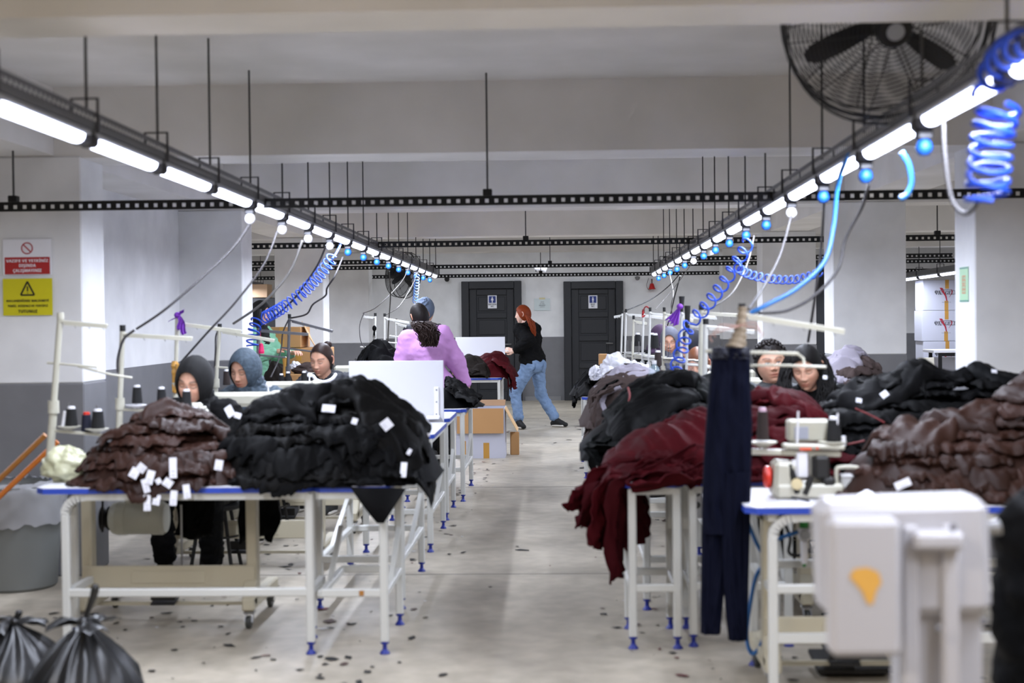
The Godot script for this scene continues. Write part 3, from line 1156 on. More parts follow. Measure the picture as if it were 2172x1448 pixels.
# a thread stand: pole from foot to top, upper guide arm, tray bar with discs
func thread_stand(label: String, foot: Vector3, top: Vector3, arm: Vector3, bar0: Vector3, bar1: Vector3, opt := {}) -> Node3D:
	var o := thing("thread_stand", label, "thread stand", foot, 0.0, "thread stands")
	var cr: Material = opt.get("mat", mats.cream_enamel)
	var r: float = opt.get("r", 0.0115)
	var s := Shape.new()
	var mid := foot.lerp(top, 0.42)
	s.tube([foot, mid], r * 1.25, 10)
	s.tube([mid, top], r, 10)
	world_obj("pole", s, cr, o)
	var ck := Shape.new()
	ck.lathe([Vector2(0.0001, 0.012), Vector2(r * 1.15, 0.012), Vector2(r * 1.15, -0.02)], Transform3D(Basis(), top), 10)
	world_obj("end_plug", ck, opt.get("plug", mats.rubber_black), o)
	var cl := Shape.new()
	cl.lathe([Vector2(r * 1.3, -0.03), Vector2(r * 1.8, -0.03), Vector2(r * 1.8, 0.03), Vector2(r * 1.3, 0.03)], Transform3D(Basis(), mid), 10)
	world_obj("collar", cl, cr, o)
	var dir := (arm - top)
	var up0 := top - Vector3(0, opt.get("drop", 0.035), 0)
	var ar := Shape.new()
	ar.bar(up0, up0 + dir, 0.028, 0.012, Vector3.UP, 0.002)
	ar.bar(up0 + dir.normalized() * 0.02 + Vector3(0, -0.008, 0.012), up0 + dir + Vector3(0, -0.008, 0.012), 0.003, 0.016)
	world_obj("guide_arm", ar, cr, o)
	for k in 3:
		var g := Shape.new()
		var p := up0 + dir * (0.3 + 0.3 * k)
		g.tube([p, p + Vector3(0, -0.018, 0), p + Vector3(0.006, -0.026, 0)], 0.002, 5)
		world_obj("thread_eye", g, mats.steel, o)
	if bar0 != bar1:
		var b := Shape.new()
		b.bar(bar0, bar1, 0.02, 0.014, Vector3.UP, 0.003)
		world_obj("tray_bar", b, cr, o)
		for f in opt.get("discs", [0.3, 0.8]):
			var dc := Shape.new()
			dc.lathe([Vector2(0.0001, 0.010), Vector2(0.012, 0.010), Vector2(0.055, 0.026), Vector2(0.055, 0.029), Vector2(0.0001, 0.029)], Transform3D(Basis(), bar0.lerp(bar1, f)), 18)
			world_obj("cone_disc", dc, mats.plastic_white if opt.get("pale", false) else cr, o)
			var sp := Shape.new()
			sp.tube([bar0.lerp(bar1, f), bar0.lerp(bar1, f) + Vector3(0, 0.14, 0)], 0.003, 5)
			world_obj("spindle", sp, mats.steel, o)
	if opt.has("mid_arm"):
		for q in opt.mid_arm:
			var ma := Shape.new()
			ma.tube(q, 0.006, 6)
			world_obj("lower_arm", ma, cr, o)
	return o


func left_stands() -> void:
	var d := 6.68
	thread_stand("cream thread stand beside the pale nylon bag at the end of the brown pile", Vector3(across(98, d), TOP, -d), at(128, 668, d), at(228, 676, d), at(102, 912, d), at(215, 922, d), {"r": 0.015, "drop": 0.03, "plug": mats.cream_enamel, "discs": [0.4, 0.92],
		"mid_arm": [path([[100, 769, d], [205, 778, d], [208, 788, d]]), path([[165, 776, d], [206, 787, d], [235, 794, d], [280, 801, d + 0.05]])]})
	cone("black thread cone on the tray beside the pale nylon bag", at(152, 908, d) + Vector3(0, 0.0, 0), 0.098, 0.029, mats.thread_black, "black thread cones near the brown pile")
	cone("black thread cone next to the navy cone by the brown pile", at(208, 912, d), 0.095, 0.031, mats.thread_black, "black thread cones near the brown pile")
	cone("navy thread cone with orange tip behind the brown pile", at(184, 921, d + 0.02), 0.10, 0.026, mats.thread_navy, "", mats.red_plastic)
	var wp := Shape.new()
	wp.tube([at(133, 908, d), at(138, 872, d)], 0.009, 8)
	single("bobbin_rod", wp, mats.plastic_white, "short white plastic rod upright beside the black cone", "rod")
	d = 7.35
	thread_stand("cream thread stand with black plug and two black cones beside the black hijab", Vector3(across(246, d), TOP, -d), at(260, 694, d), at(408, 702, d), at(256, 868, d), at(420, 876, d), {"r": 0.014, "discs": [0.2, 0.53, 0.86], "pale": true})
	cone("black thread cone above the brown pile, beside the stand pole", at(291, 857, d), 0.094, 0.027, mats.thread_black, "black thread cones near the brown pile")
	cone("black thread cone on the tray between two others, wall behind", at(343, 861, d), 0.094, 0.026, mats.thread_black, "black thread cones near the brown pile")
	cone("black thread cone in front of the black hijab woman's face", at(396, 866, d), 0.094, 0.027, mats.thread_black, "black thread cones near the brown pile")
	var hd := Shape.new()
	hd.box(at(414, 880, d + 0.1), Vector3(0.07, 0.13, 0.08), Basis(), 0.012)
	hd.box(at(405, 866, d + 0.1), Vector3(0.15, 0.02, 0.09), Basis(), 0.006)
	var sm := thing("sewing_machine", "cream machine head with amber sticker over the brown pile", "sewing machine", Vector3(at(414, 880, d + 0.1).x, TOP, -d - 0.1))
	world_obj("head", hd, mats.cream_enamel, sm)
	var bd := Shape.new()
	bd.box(Vector3(at(400, 880, d + 0.1).x, TOP + 0.05, -d - 0.12), Vector3(0.3, 0.10, 0.12), Basis(), 0.012)
	bd.box(Vector3(at(425, 880, d + 0.1).x, TOP + 0.15, -d - 0.14), Vector3(0.06, 0.2, 0.06), Basis(), 0.01)
	world_obj("bed", bd, mats.cream_enamel, sm)
	var st := Shape.new()
	st.box(at(424, 872, d + 0.055), Vector3(0.03, 0.02, 0.004), Basis(), 0.001)
	world_obj("sticker", st, mat("amber", Color(0.75, 0.5, 0.12), 0.4), sm)
	d = 8.5
	thread_stand("pale thread stand with purple net ribbon and orange tape behind the black hijab", Vector3(across(366, d), TOP, -d), at(376, 667, d), at(512, 684, d), Vector3.ZERO, Vector3.ZERO, {"r": 0.012, "drop": 0.05})
	var tp := Shape.new()
	for k in 3:
		tp.lathe([Vector2(0.018, -0.02), Vector2(0.026 - 0.004 * k, 0.0), Vector2(0.018, 0.03)], Transform3D(Basis(), at(371, 776 + 14 * k, d)), 10)
	var tpts := path([[377, 772, d - 0.02], [378, 800, d - 0.02], [370, 832, d - 0.02], [366, 815, d - 0.02]])
	tp.pipe(curve(tpts, 4), PackedFloat32Array([0.016, 0.016, 0.016, 0.015, 0.015, 0.015, 0.014, 0.014, 0.012, 0.01, 0.008, 0.006, 0.004]), 7)
	single("tape_bundle", tp, mats.tape_brown, "amber tape wound on the pole beside the black hijab", "tape")
	ribbon_knot("purple net ribbon tied on top of the pole behind the black hijab", at(378, 668, d), 0.115)
	d = 9.7
	thread_stand("cream thread stand between the black and blue-grey hijabs", Vector3(across(450, d), TOP, -d), at(466, 690, d), at(582, 710, d), at(456, 778, d), at(497, 781, d), {"r": 0.013, "discs": []})
	var lc := Shape.new()
	lc.tube(curve(path([[467, 694, d], [458, 712, d], [457, 745, d], [455, 780, d]]), 6), 0.006, 6)
	single("guide_hose", lc, mats.cord_grey, "grey loop of cord beside the pole between the two hijabs", "cord")
	cone("brown thread cone beside the blue-grey hijab woman's face", at(481, 818, d - 0.1), 0.105, 0.026, mats.thread_brown, "")
	d = 10.9
	thread_stand("grey thread stand wound with blue coil behind the blue-grey hijab", Vector3(across(545, d), TOP, -d), at(548, 690, d), at(654, 698, d), at(549, 753, d), at(606, 758, d), {"r": 0.014, "mat": mats.grey_tray, "discs": []})
	var gh := Shape.new()
	gh.tube([at(549, 682, d), at(551, 655, d)], 0.018, 10, 0.014)
	single("handle_grip", gh, mats.rubber_black, "black rubber grip on top of the coil-wound stand", "grip")
	var tg := Shape.new()
	tg.lathe([Vector2(0.0001, -0.075), Vector2(0.021, -0.075), Vector2(0.024, -0.06), Vector2(0.014, 0.0), Vector2(0.006, 0.004), Vector2(0.0001, 0.004)], Transform3D(Basis(), at(554, 729, d)), 10)
	tg.tube([at(554, 729, d), at(552, 700, d)], 0.0015, 5)
	single("hanging_weight", tg, mat("hot_pink", Color(0.86, 0.08, 0.38), 0.5), "hot pink pouch hanging on a string behind the blue-grey hijab", "weight")
	thread_stand("grey thread stand with slanting slotted arm above the cardboard cartons", Vector3(across(606, 11.3), TOP, -11.3), at(614, 669, 11.3), at(706, 692, 11.3), at(598, 737, 11.3), at(660, 745, 11.3), {"r": 0.012, "mat": mats.grey_tray, "discs": []})
	var tw := Shape.new()
	tw.lathe([Vector2(0.012, -0.09), Vector2(0.018, -0.08), Vector2(0.014, 0.0), Vector2(0.020, 0.06), Vector2(0.012, 0.07)], Transform3D(Basis(), at(604, 775, 11.3)), 10)
	single("tape_bundle", tw, mats.tape_brown, "amber tape wound on the pole in front of the cardboard cartons", "tape")
	var k := 0
	for q in [[597, 822, "black thread cone behind the blue-grey hijab woman's shoulder"], [611, 818, "black thread cone between the blue-grey hijab and the woman with a bun"], [645, 817, "black thread cone touching the bun woman's jacket"]]:
		cone(q[2], at(q[0], q[1], 10.6), 0.10, 0.023, mats.thread_black, "black thread cones near the bun woman")
		k += 1
	# the frame of bare poles behind the black heap by the lilac sweater
	d = 14.4
	thread_stand("white thread stand with a knotted rag and long arm near the lilac sweater", Vector3(across(814, d), TOP, -d), at(816, 667, d), at(868, 676, d), at(812, 725, d), at(850, 728, d), {"r": 0.012, "mat": mats.white_steel, "discs": []})
	thread_stand("white thread stand with black knot at the end of the far bench", Vector3(across(793, d + 0.3), TOP, -d - 0.3), at(796, 666, d + 0.3), at(768, 663, d + 0.3), at(764, 735, d + 0.3), at(800, 738, d + 0.3), {"r": 0.012, "mat": mats.white_steel, "discs": []})
	thread_stand("slim white thread stand beside the grey cap", Vector3(across(838, d + 0.1), TOP, -d - 0.1), at(840, 678, d + 0.1), at(862, 684, d + 0.1), at(826, 712, d + 0.1), at(852, 715, d + 0.1), {"r": 0.011, "mat": mats.white_steel, "discs": []})
	var kn := Shape.new()
	kn.blob(at(794, 696, d + 0.26), Vector3(0.022, 0.03, 0.02))
	for m in 3:
		kn.tube([at(794, 698, d + 0.25), at(791 + m * 2.5, 716 + m, d + 0.25)], 0.007, 6, 0.003)
	single("rag_knot", kn, mats.cloth_black, "black rag knotted on the white frame near the grey cap", "rag")


func ribbon_knot(label: String, p: Vector3, len_: float) -> void:
	var s := Shape.new()
	s.blob(p + Vector3(0.0, 0.0, 0.02), Vector3(0.020, 0.018, 0.016))
	var tails := [[Vector3(0.05, 0.03, 0.02), 0.022], [Vector3(0.035, -len_ * 0.75, 0.02), 0.030], [Vector3(0.06, -len_, 0.025), 0.026], [Vector3(-0.03, -0.035, 0.02), 0.018]]
	for q in tails:
		var pts := PackedVector3Array()
		for b in 8:
			var f := b / 7.0
			var c: Vector3 = p + Vector3(0, 0, 0.02) + (q[0] as Vector3) * f + Vector3(0.012 * sin(f * 5.0), 0, 0)
			var w: float = q[1] * (0.35 + 0.9 * sin(f * 2.2))
			for a in 7:
				var g := a / 6.0 - 0.5
				pts.push_back(c + Vector3(g * w, 0.012 * g, 0.009 * sin(a * 2.1 + f * 3.0)))
		s.sheet(pts, 7, 8, 0.0015)
	single("net_ribbon", s, mats.purple_net, label, "ribbon")


func right_stands() -> void:
	# bare white poles behind the black pile; px, top y, distance, arm end px, arm y
	var q := [
		[1320, 660, 13.4, 1302, 663, "white thread stand at the far end, in front of the dark door edge"],
		[1328, 658, 13.0, 1420, 664, "white thread stand beside the far dark door, long arm across"],
		[1344, 672, 12.1, 1372, 676, "thin cream thread stand behind the white bags"],
		[1365, 659, 11.6, 1440, 668, "white thread stand looped with red cord"],
		[1379, 655, 11.2, 1500, 664, "white thread stand with dark plug beside the red cord loop"],
		[1409, 655, 10.4, 1470, 668, "white thread stand in front of the grey headscarf woman"],
		[1446, 655, 9.7, 1520, 662, "thread stand with black grip and purple ribbon"],
		[1458, 676, 9.3, 1545, 684, "thread stand with black grip behind the coiled blue hose"],
		[1488, 650, 8.6, 1590, 656, "thick white thread stand beside the navy trousers"],
		[1497, 680, 8.2, 1600, 689, "cream thread stand close to the navy trousers' waistband"]]
	for k in q.size():
		var e = q[k]
		var d: float = e[2]
		var low := 752.0 + k * 3.0
		thread_stand(e[5], Vector3(across(e[0] - 6.0, d), TOP, -d), at(e[0], e[1], d), at(e[3], e[4], d), at(e[0] - 3.0, low, d), at(e[0] + 46.0, low + 3, d), {"r": 0.0095 if k < 8 else 0.0145, "mat": mats.white_steel if k % 3 != 2 else mats.cream_enamel, "discs": [0.3, 0.8] if k < 7 else []})
	for e in [[1361, 672, 11.55]]:
		var s := Shape.new()
		s.tube(curve(path([[1379, 655, 11.2], [1370, 650, 11.3], [1364, 660, 11.5], [1363, 672, 11.5], [1368, 668, 11.5]]), 6), 0.006, 6)
		s.blob(at(1364, 662, 11.5), Vector3(0.010, 0.022, 0.010))
		single("cord_loop", s, mat("red_cord", Color(0.62, 0.06, 0.10), 0.6), "red cord looped between two white thread stands", "cord")
	for e in [[1446, 653, 628, 9.7, "black rubber grip above the purple ribbon"], [1458, 704, 648, 9.3, "black rubber grip behind the coiled blue hose"]]:
		var s := Shape.new()
		s.tube([at(e[0], e[1], e[3]), at(e[0], e[2], e[3])], 0.014, 10, 0.021)
		single("handle_grip", s, mats.rubber_black, e[4], "grip", "")
	var rb := Shape.new()
	var c := at(1442, 650, 9.65)
	rb.blob(c, Vector3(0.022, 0.02, 0.02))
	for m in 4:
		var pts := PackedVector3Array()
		for b in 8:
			var f := b / 7.0
			for a in 6:
				var g := a / 5.0 - 0.5
				pts.push_back(c + Vector3(-0.03 - 0.02 * m, -0.09 - 0.012 * (3 - m), 0.01) * f + Vector3(g * (0.01 + 0.03 * f), g * 0.012, 0.01 * sin(a * 2.0 + m)))
		rb.sheet(pts, 6, 8, 0.0015)
	single("net_ribbon", rb, mats.purple_net, "purple net ribbon tied to a pole among the white thread stands", "ribbon")
	var names := ["black thread cone at the far white stands", "black thread cone among the far white stands", "black thread cone by the purple-patterned headscarf", "brown thread cone in front of the grey headscarf", "brown thread cone behind the water bottle", "dark brown cone on the taupe pile beside the bag"]
	var cs := [[1353, 735, 12.8, 1], [1383, 738, 11.5, 1], [1390, 740, 11.2, 1], [1396, 778, 10.6, 0], [1330, 800, 10.95, 0], [1352, 802, 10.95, 0]]
	for k in cs.size():
		cone(names[k], at(cs[k][0], cs[k][1], cs[k][2]), 0.115, 0.03, mats.thread_black if cs[k][3] else mats.thread_brown, "thread cones among the white stands")


# the overlock machine on the table with its own cone tray
func overlock() -> void:
	var d := 5.62
	var base := Vector3(across(1712, d), TOP, -d)
	var o := thing("overlock_machine", "cream overlock machine with orange handwheel on the blue-edged table", "sewing machine", base)
	var cr: Material = mats.cream_enamel
	var s := Shape.new()
	s.box(at(1660, 1015, d), Vector3(0.085, 0.145, 0.14), Basis(Vector3(0, 0, 1), -0.06), 0.016)
	s.box(at(1712, 1037, d), Vector3(0.26, 0.055, 0.16), Basis(), 0.01)
	s.box(at(1735, 1005, d + 0.03), Vector3(0.06, 0.15, 0.09), Basis(), 0.012)
	world_obj("body", s, cr, o)
	var dk := Shape.new()
	dk.box(at(1741, 990, d - 0.03), Vector3(0.06, 0.09, 0.08), Basis(), 0.01)
	dk.box(at(1757, 1030, d - 0.05), Vector3(0.05, 0.07, 0.05), Basis(), 0.01)
	dk.bar(at(1676, 985, d - 0.06), at(1692, 1046, d - 0.08), 0.02, 0.016)
	dk.bar(at(1722, 1010, d - 0.07), at(1706, 1048, d - 0.08), 0.02, 0.018)
	world_obj("looper_housing", dk, mats.dark_iron, o)
	var hw := Shape.new()
	hw.lathe([Vector2(0.0001, 0.0), Vector2(0.04, 0.0), Vector2(0.044, 0.006), Vector2(0.044, 0.018), Vector2(0.036, 0.024), Vector2(0.0001, 0.026)], Transform3D(Basis(Vector3(0, 0, 1), PI / 2), at(1634, 1011, d)), 20)
	world_obj("handwheel", hw, mats.red_plastic, o)
	var bd := Shape.new()
	bd.lathe([Vector2(0.0001, 0.0), Vector2(0.022, 0.0), Vector2(0.022, 0.008), Vector2(0.0001, 0.010)], Transform3D(Basis(Vector3(1, 0, 0), PI / 2), at(1690, 1026, d - 0.085)), 20)
	world_obj("side_cap", bd, mat("ivory", Color(0.80, 0.74, 0.58), 0.4), o)
	var hd := Shape.new()
	hd.box(at(1700, 985, d - 0.02), Vector3(0.045, 0.10, 0.05), Basis(), 0.006)
	hd.bar(at(1684, 975, d - 0.05), at(1684, 1010, d - 0.05), 0.016, 0.016)
	world_obj("needle_head", hd, mats.plastic_white, o)
	# the cream arch at the end
	var ar := Shape.new()
	ar.tube(curve([at(1776, 1052, d - 0.05), at(1774, 1000, d - 0.05), at(1782, 991, d - 0.05), at(1812, 991, d - 0.05), at(1820, 998, d - 0.05), at(1822, 1044, d - 0.05)], 5), 0.0085, 8)
	world_obj("guard_arch", ar, cr, o)
	var cn := Shape.new()
	cn.box(at(1795, 1028, d - 0.03), Vector3(0.042, 0.07, 0.05), Basis(), 0.008)
	cn.box(at(1795, 1009, d - 0.03), Vector3(0.046, 0.014, 0.054), Basis(), 0.004)
	world_obj("oil_box", cn, mat("oil_box_grey", Color(0.72, 0.72, 0.72), 0.4), o)
	# the tray across the top
	var tr := Shape.new()
	tr.bar(at(1585, 957, d), at(1782, 962, d), 0.05, 0.022, Vector3.UP, 0.004)
	tr.bar(at(1660, 945, d - 0.02), at(1790, 948, d - 0.02), 0.06, 0.020, Vector3.UP, 0.006)
	world_obj("cone_tray", tr, cr, o)
	for e in [[1618, 938], [1765, 938]]:
		var dc := Shape.new()
		dc.lathe([Vector2(0.0001, -0.022), Vector2(0.008, -0.022), Vector2(0.056, 0.0), Vector2(0.056, 0.004), Vector2(0.0001, 0.004)], Transform3D(Basis(), at(e[0], e[1], d)), 20)
		world_obj("cone_disc", dc, cr, o)
	for e in [[1700, 955, 1700, 985], [1790, 945, 1789, 925], [1691, 940, 1693, 872], [1776, 900, 1777, 876]]:
		var p := Shape.new()
		p.tube([at(e[0], e[1], d - 0.02), at(e[2], e[3], d - 0.02)], 0.009 if e[0] == 1700 or e[0] == 1790 else 0.004, 8)
		world_obj("post", p, mats.plastic_white, o)
	var lg := Shape.new()
	for e in [[1696, 952, 1722, 952], [1731, 951, 1736, 951]]:
		lg.bar(at(e[0], e[1], d - 0.052), at(e[2], e[3], d - 0.052), 0.002, 0.010)
	world_obj("orange_lettering", lg, mat("orange_print", Color(0.86, 0.36, 0.24), 0.5), o)
	var bx := Shape.new()
	bx.box(at(1714, 912, d + 0.09), Vector3(0.165, 0.085, 0.10), Basis(), 0.008)
	var b := thing("parts_box", "cream lidless box behind the overlock tray, wine cloth behind", "box", Vector3(base.x, at(1714, 935, d + 0.09).y, -d - 0.09))
	world_obj("shell", bx, mats.cream_enamel, b)
	var lb := Shape.new()
	lb.box(at(1700, 918, d + 0.038), Vector3(0.055, 0.05, 0.003), Basis(), 0.001)
	world_obj("window_label", lb, mat("label_grey", Color(0.62, 0.63, 0.68), 0.4), b)
	cone("brown thread cone on the overlock tray beside the navy trousers", at(1618, 936, d), 0.125, 0.024, mats.thread_brown, "", mat("pink_core", Color(0.85, 0.72, 0.80), 0.5))
	cone("black thread cone on the overlock tray in front of the black pile", at(1769, 938, d), 0.095, 0.030, mats.thread_black, "")
	# pencil and paper on the table
	var pn := Shape.new()
	pn.tube([at(1679, 1054, 5.50), at(1717, 1062, 5.44)], 0.004, 6)
	single("pencil", pn, mats.thread_navy, "dark pencil lying on the white table in front of the overlock", "pencil")
	var pp := Shape.new()
	var c := on_floor(1700, 1100)
	pp.box(Vector3(across(1715, 5.42), TOP + 0.001, -5.42), Vector3(0.22, 0.001, 0.09))
	single("paper_sheet", pp, mats.tag_paper, "white paper sheet under the pencil on the table", "paper")


# ------------------------------------------------------------------ heaps of garments
# A heap keeps the height reached so far; every garment laid on it drapes over what lies below and raises it.
class Heap:
	var x0: float
	var d0: float
	var nx: int
	var nd: int
	var cell := 0.02
	var h := PackedFloat32Array()
	var cap := PackedFloat32Array()
	# the table below: beyond these edges cloth hangs down
	var left := -99.0
	var right := 99.0
	var front := 0.0
	var floor_y := 0.73

	func setup(xa: float, xb: float, da: float, db: float) -> void:
		x0 = xa
		d0 = da
		nx = int((xb - xa) / cell) + 2
		nd = int((db - da) / cell) + 2
		h.resize(nx * nd)
		h.fill(floor_y)
		cap.resize(nx * nd)
		cap.fill(floor_y)

	func get_h(x: float, d: float) -> float:
		var fx := clampf((x - x0) / cell, 0.0, nx - 1.001)
		var fd := clampf((d - d0) / cell, 0.0, nd - 1.001)
		var a := int(fx)
		var b := int(fd)
		fx -= a
		fd -= b
		var k := b * nx + a
		return lerpf(lerpf(h[k], h[k + 1], fx), lerpf(h[k + nx], h[k + nx + 1], fx), fd)

	func get_cap(x: float, d: float) -> float:
		var fx := clampf((x - x0) / cell, 0.0, nx - 1.001)
		var fd := clampf((d - d0) / cell, 0.0, nd - 1.001)
		var a := int(fx)
		var b := int(fd)
		fx -= a
		fd -= b
		var k := b * nx + a
		return lerpf(lerpf(cap[k], cap[k + 1], fx), lerpf(cap[k + nx], cap[k + nx + 1], fx), fd)

	func raise(x: float, d: float, y: float) -> void:
		var a := int(round((x - x0) / cell))
		var b := int(round((d - d0) / cell))
		for q in [[0, 0], [1, 0], [0, 1], [-1, 0], [0, -1]]:
			var aa: int = a + q[0]
			var bb: int = b + q[1]
			if aa >= 0 and bb >= 0 and aa < nx and bb < nd:
				var k := bb * nx + aa
				var over := y - cap[k]
				var z := y if over < 0.0 else cap[k] + over * 0.22
				if h[k] < z:
					h[k] = z

	func blur() -> void:
		var o := h.duplicate()
		for b in range(1, nd - 1):
			for a in range(1, nx - 1):
				var k := b * nx + a
				h[k] = o[k] * 0.4 + (o[k - 1] + o[k + 1] + o[k - nx] + o[k + nx]) * 0.15


func ridge(a: float, b: float, s: float) -> float:
	return folds.get_noise_3d(a, b, s * 7.31) * 0.5 + 0.5


# bumps: [x, d, half x, half d, height]; the mound below the loose garments
func heap(bumps: Array, xa: float, xb: float, da: float, db: float, left: float, right: float, front: float, base := TOP, share := 0.80) -> Heap:
	var q := Heap.new()
	q.floor_y = base
	q.left = left
	q.right = right
	q.front = front
	q.setup(xa, xb, da, db)
	for b in q.nd:
		for a in q.nx:
			var x := xa + a * q.cell
			var d := da + b * q.cell
			var y := 0.0
			for e in bumps:
				var u: float = (x - e[0]) / e[2]
				var w: float = (d - e[1]) / e[3]
				var r := u * u + w * w
				if r < 1.0:
					var hh: float = e[4] * share * pow(1.0 - r, 0.55)
					y = maxf(y, hh) + minf(y, hh) * 0.12
			if y > 0.0:
				y *= 0.90 + 0.16 * ridge(x * 3.0, d * 3.0, 3.0)
			q.cap[b * q.nx + a] = base + y / share - (0.02 if y > 0.0 else 0.0)
			q.h[b * q.nx + a] = base + y
	return q


func heap_core(q: Heap, m: Material, label: String, called := "garment_heap") -> void:
	var pts := PackedVector3Array()
	var step := 2
	var ca := int((q.nx - 1) / step) + 1
	var cb := int((q.nd - 1) / step) + 1
	for b in range(cb - 1, -1, -1):
		for a in ca:
			var k := (b * step) * q.nx + a * step
			pts.push_back(Vector3(q.x0 + a * step * q.cell, q.h[k] - 0.004, -(q.d0 + b * step * q.cell)))
	var s := Shape.new()
	var tr := PackedInt32Array()
	for b in cb - 1:
		for a in ca - 1:
			var k := b * ca + a
			var hi := maxf(maxf(pts[k].y, pts[k + 1].y), maxf(pts[k + ca].y, pts[k + ca + 1].y))
			if hi > q.floor_y + 0.012:
				tr.append_array([k, k + ca, k + 1, k + 1, k + ca, k + ca + 1])
	s.patch(pts, tr)
	var o := single(called, s, m, label, "clothes heap")
	o.set_meta("kind", "stuff")


# one garment draped on the heap; returns its node
func drape(q: Heap, cx: float, cd: float, yaw: float, L: float, W: float, m: Material, seed_: float, called: String, label: String, group: String, amp := 0.03, wave := 9.0, nu := 40, nv := 28, shear := 0.0, thick := 0.016) -> MeshInstance3D:
	var pts := PackedVector3Array()
	var c := cos(yaw)
	var s := sin(yaw)
	var splat := []
	for b in nv:
		for a in nu:
			var u := 0.5 * lerpf(a / float(nu - 1) * 2.0 - 1.0, -cos(PI * a / float(nu - 1)), 0.6)
			var w := 0.5 * lerpf(b / float(nv - 1) * 2.0 - 1.0, -cos(PI * b / float(nv - 1)), 0.6)
			# uneven outline
			var la := u * L * (1.0 + 0.10 * sin(w * 9.0 + seed_))
			var lb := w * W * (1.0 + 0.16 * sin(u * 7.0 + seed_ * 1.7)) + shear * u
			lb += 0.06 * W * noise.get_noise_2d(u * 3.0 + seed_, 4.0)
			var X := cx + la * c - lb * s
			var D := cd + la * s + lb * c
			var out := 0.0
			var ex := 0.0
			var x2 := clampf(X, q.left, q.right)
			if X > q.right:
				ex = X - q.right
			elif X < q.left:
				ex = q.left - X
			var d2 := maxf(D, q.front)
			var ed := maxf(0.0, q.front - D)
			var edge := minf(minf(u + 0.5, 0.5 - u) * L, minf(w + 0.5, 0.5 - w) * W)
			var soft := clampf(edge / 0.05, 0.0, 1.0)
			soft = soft * (2.0 - soft)
			var roll := clampf(edge / 0.016, 0.0, 1.0)
			roll = sqrt(roll * (2.0 - roll))
			var wr := amp * (1.6 * pow(ridge(la * wave * 0.15 + seed_ * 3.1 + lb * 1.5, lb * wave * 0.8 + 0.7 * sin(la * 7.0 + seed_), seed_), 1.25) - 0.15)
			wr += amp * 0.18 * noise.get_noise_3d(la * 21.0, lb * 26.0, seed_ * 5.0)
			var y := q.get_h(x2, d2)
			var lift := 0.002 + thick * roll + maxf(wr, -0.006) * (0.15 + 0.85 * soft) * roll
			var p := Vector3(x2, y + lift, -d2)
			if ex > 0.0 or ed > 0.0:
				var drop := maxf(ex, ed) + 0.3 * minf(ex, ed)
				var bend := minf(drop, 0.05)
				var od := 0.012 + 0.45 * bend + wr * 0.8
				if ed > 0.0:
					p.z += od * (1.0 if ed >= ex else 0.5)
				if ex > 0.0:
					p.x += (od + 0.15 * drop) * (1.0 if X > q.right else -1.0)
				p.y = y + 0.008 - maxf(0.0, drop - bend * 0.4)
			else:
				splat.append(p)
			pts.push_back(p)
	var sh := Shape.new()
	var rev := PackedVector3Array()
	for b in range(nv - 1, -1, -1):
		for a in nu:
			rev.push_back(pts[b * nu + a])
	# rows reversed keep the upper side outward
	sh.sheet(pts, nu, nv, 0.0055)
	for p in splat:
		q.raise(p.x, -p.z, p.y)
	q.blur()
	q.blur()
	return single(called, sh, m, label, "trousers", group)


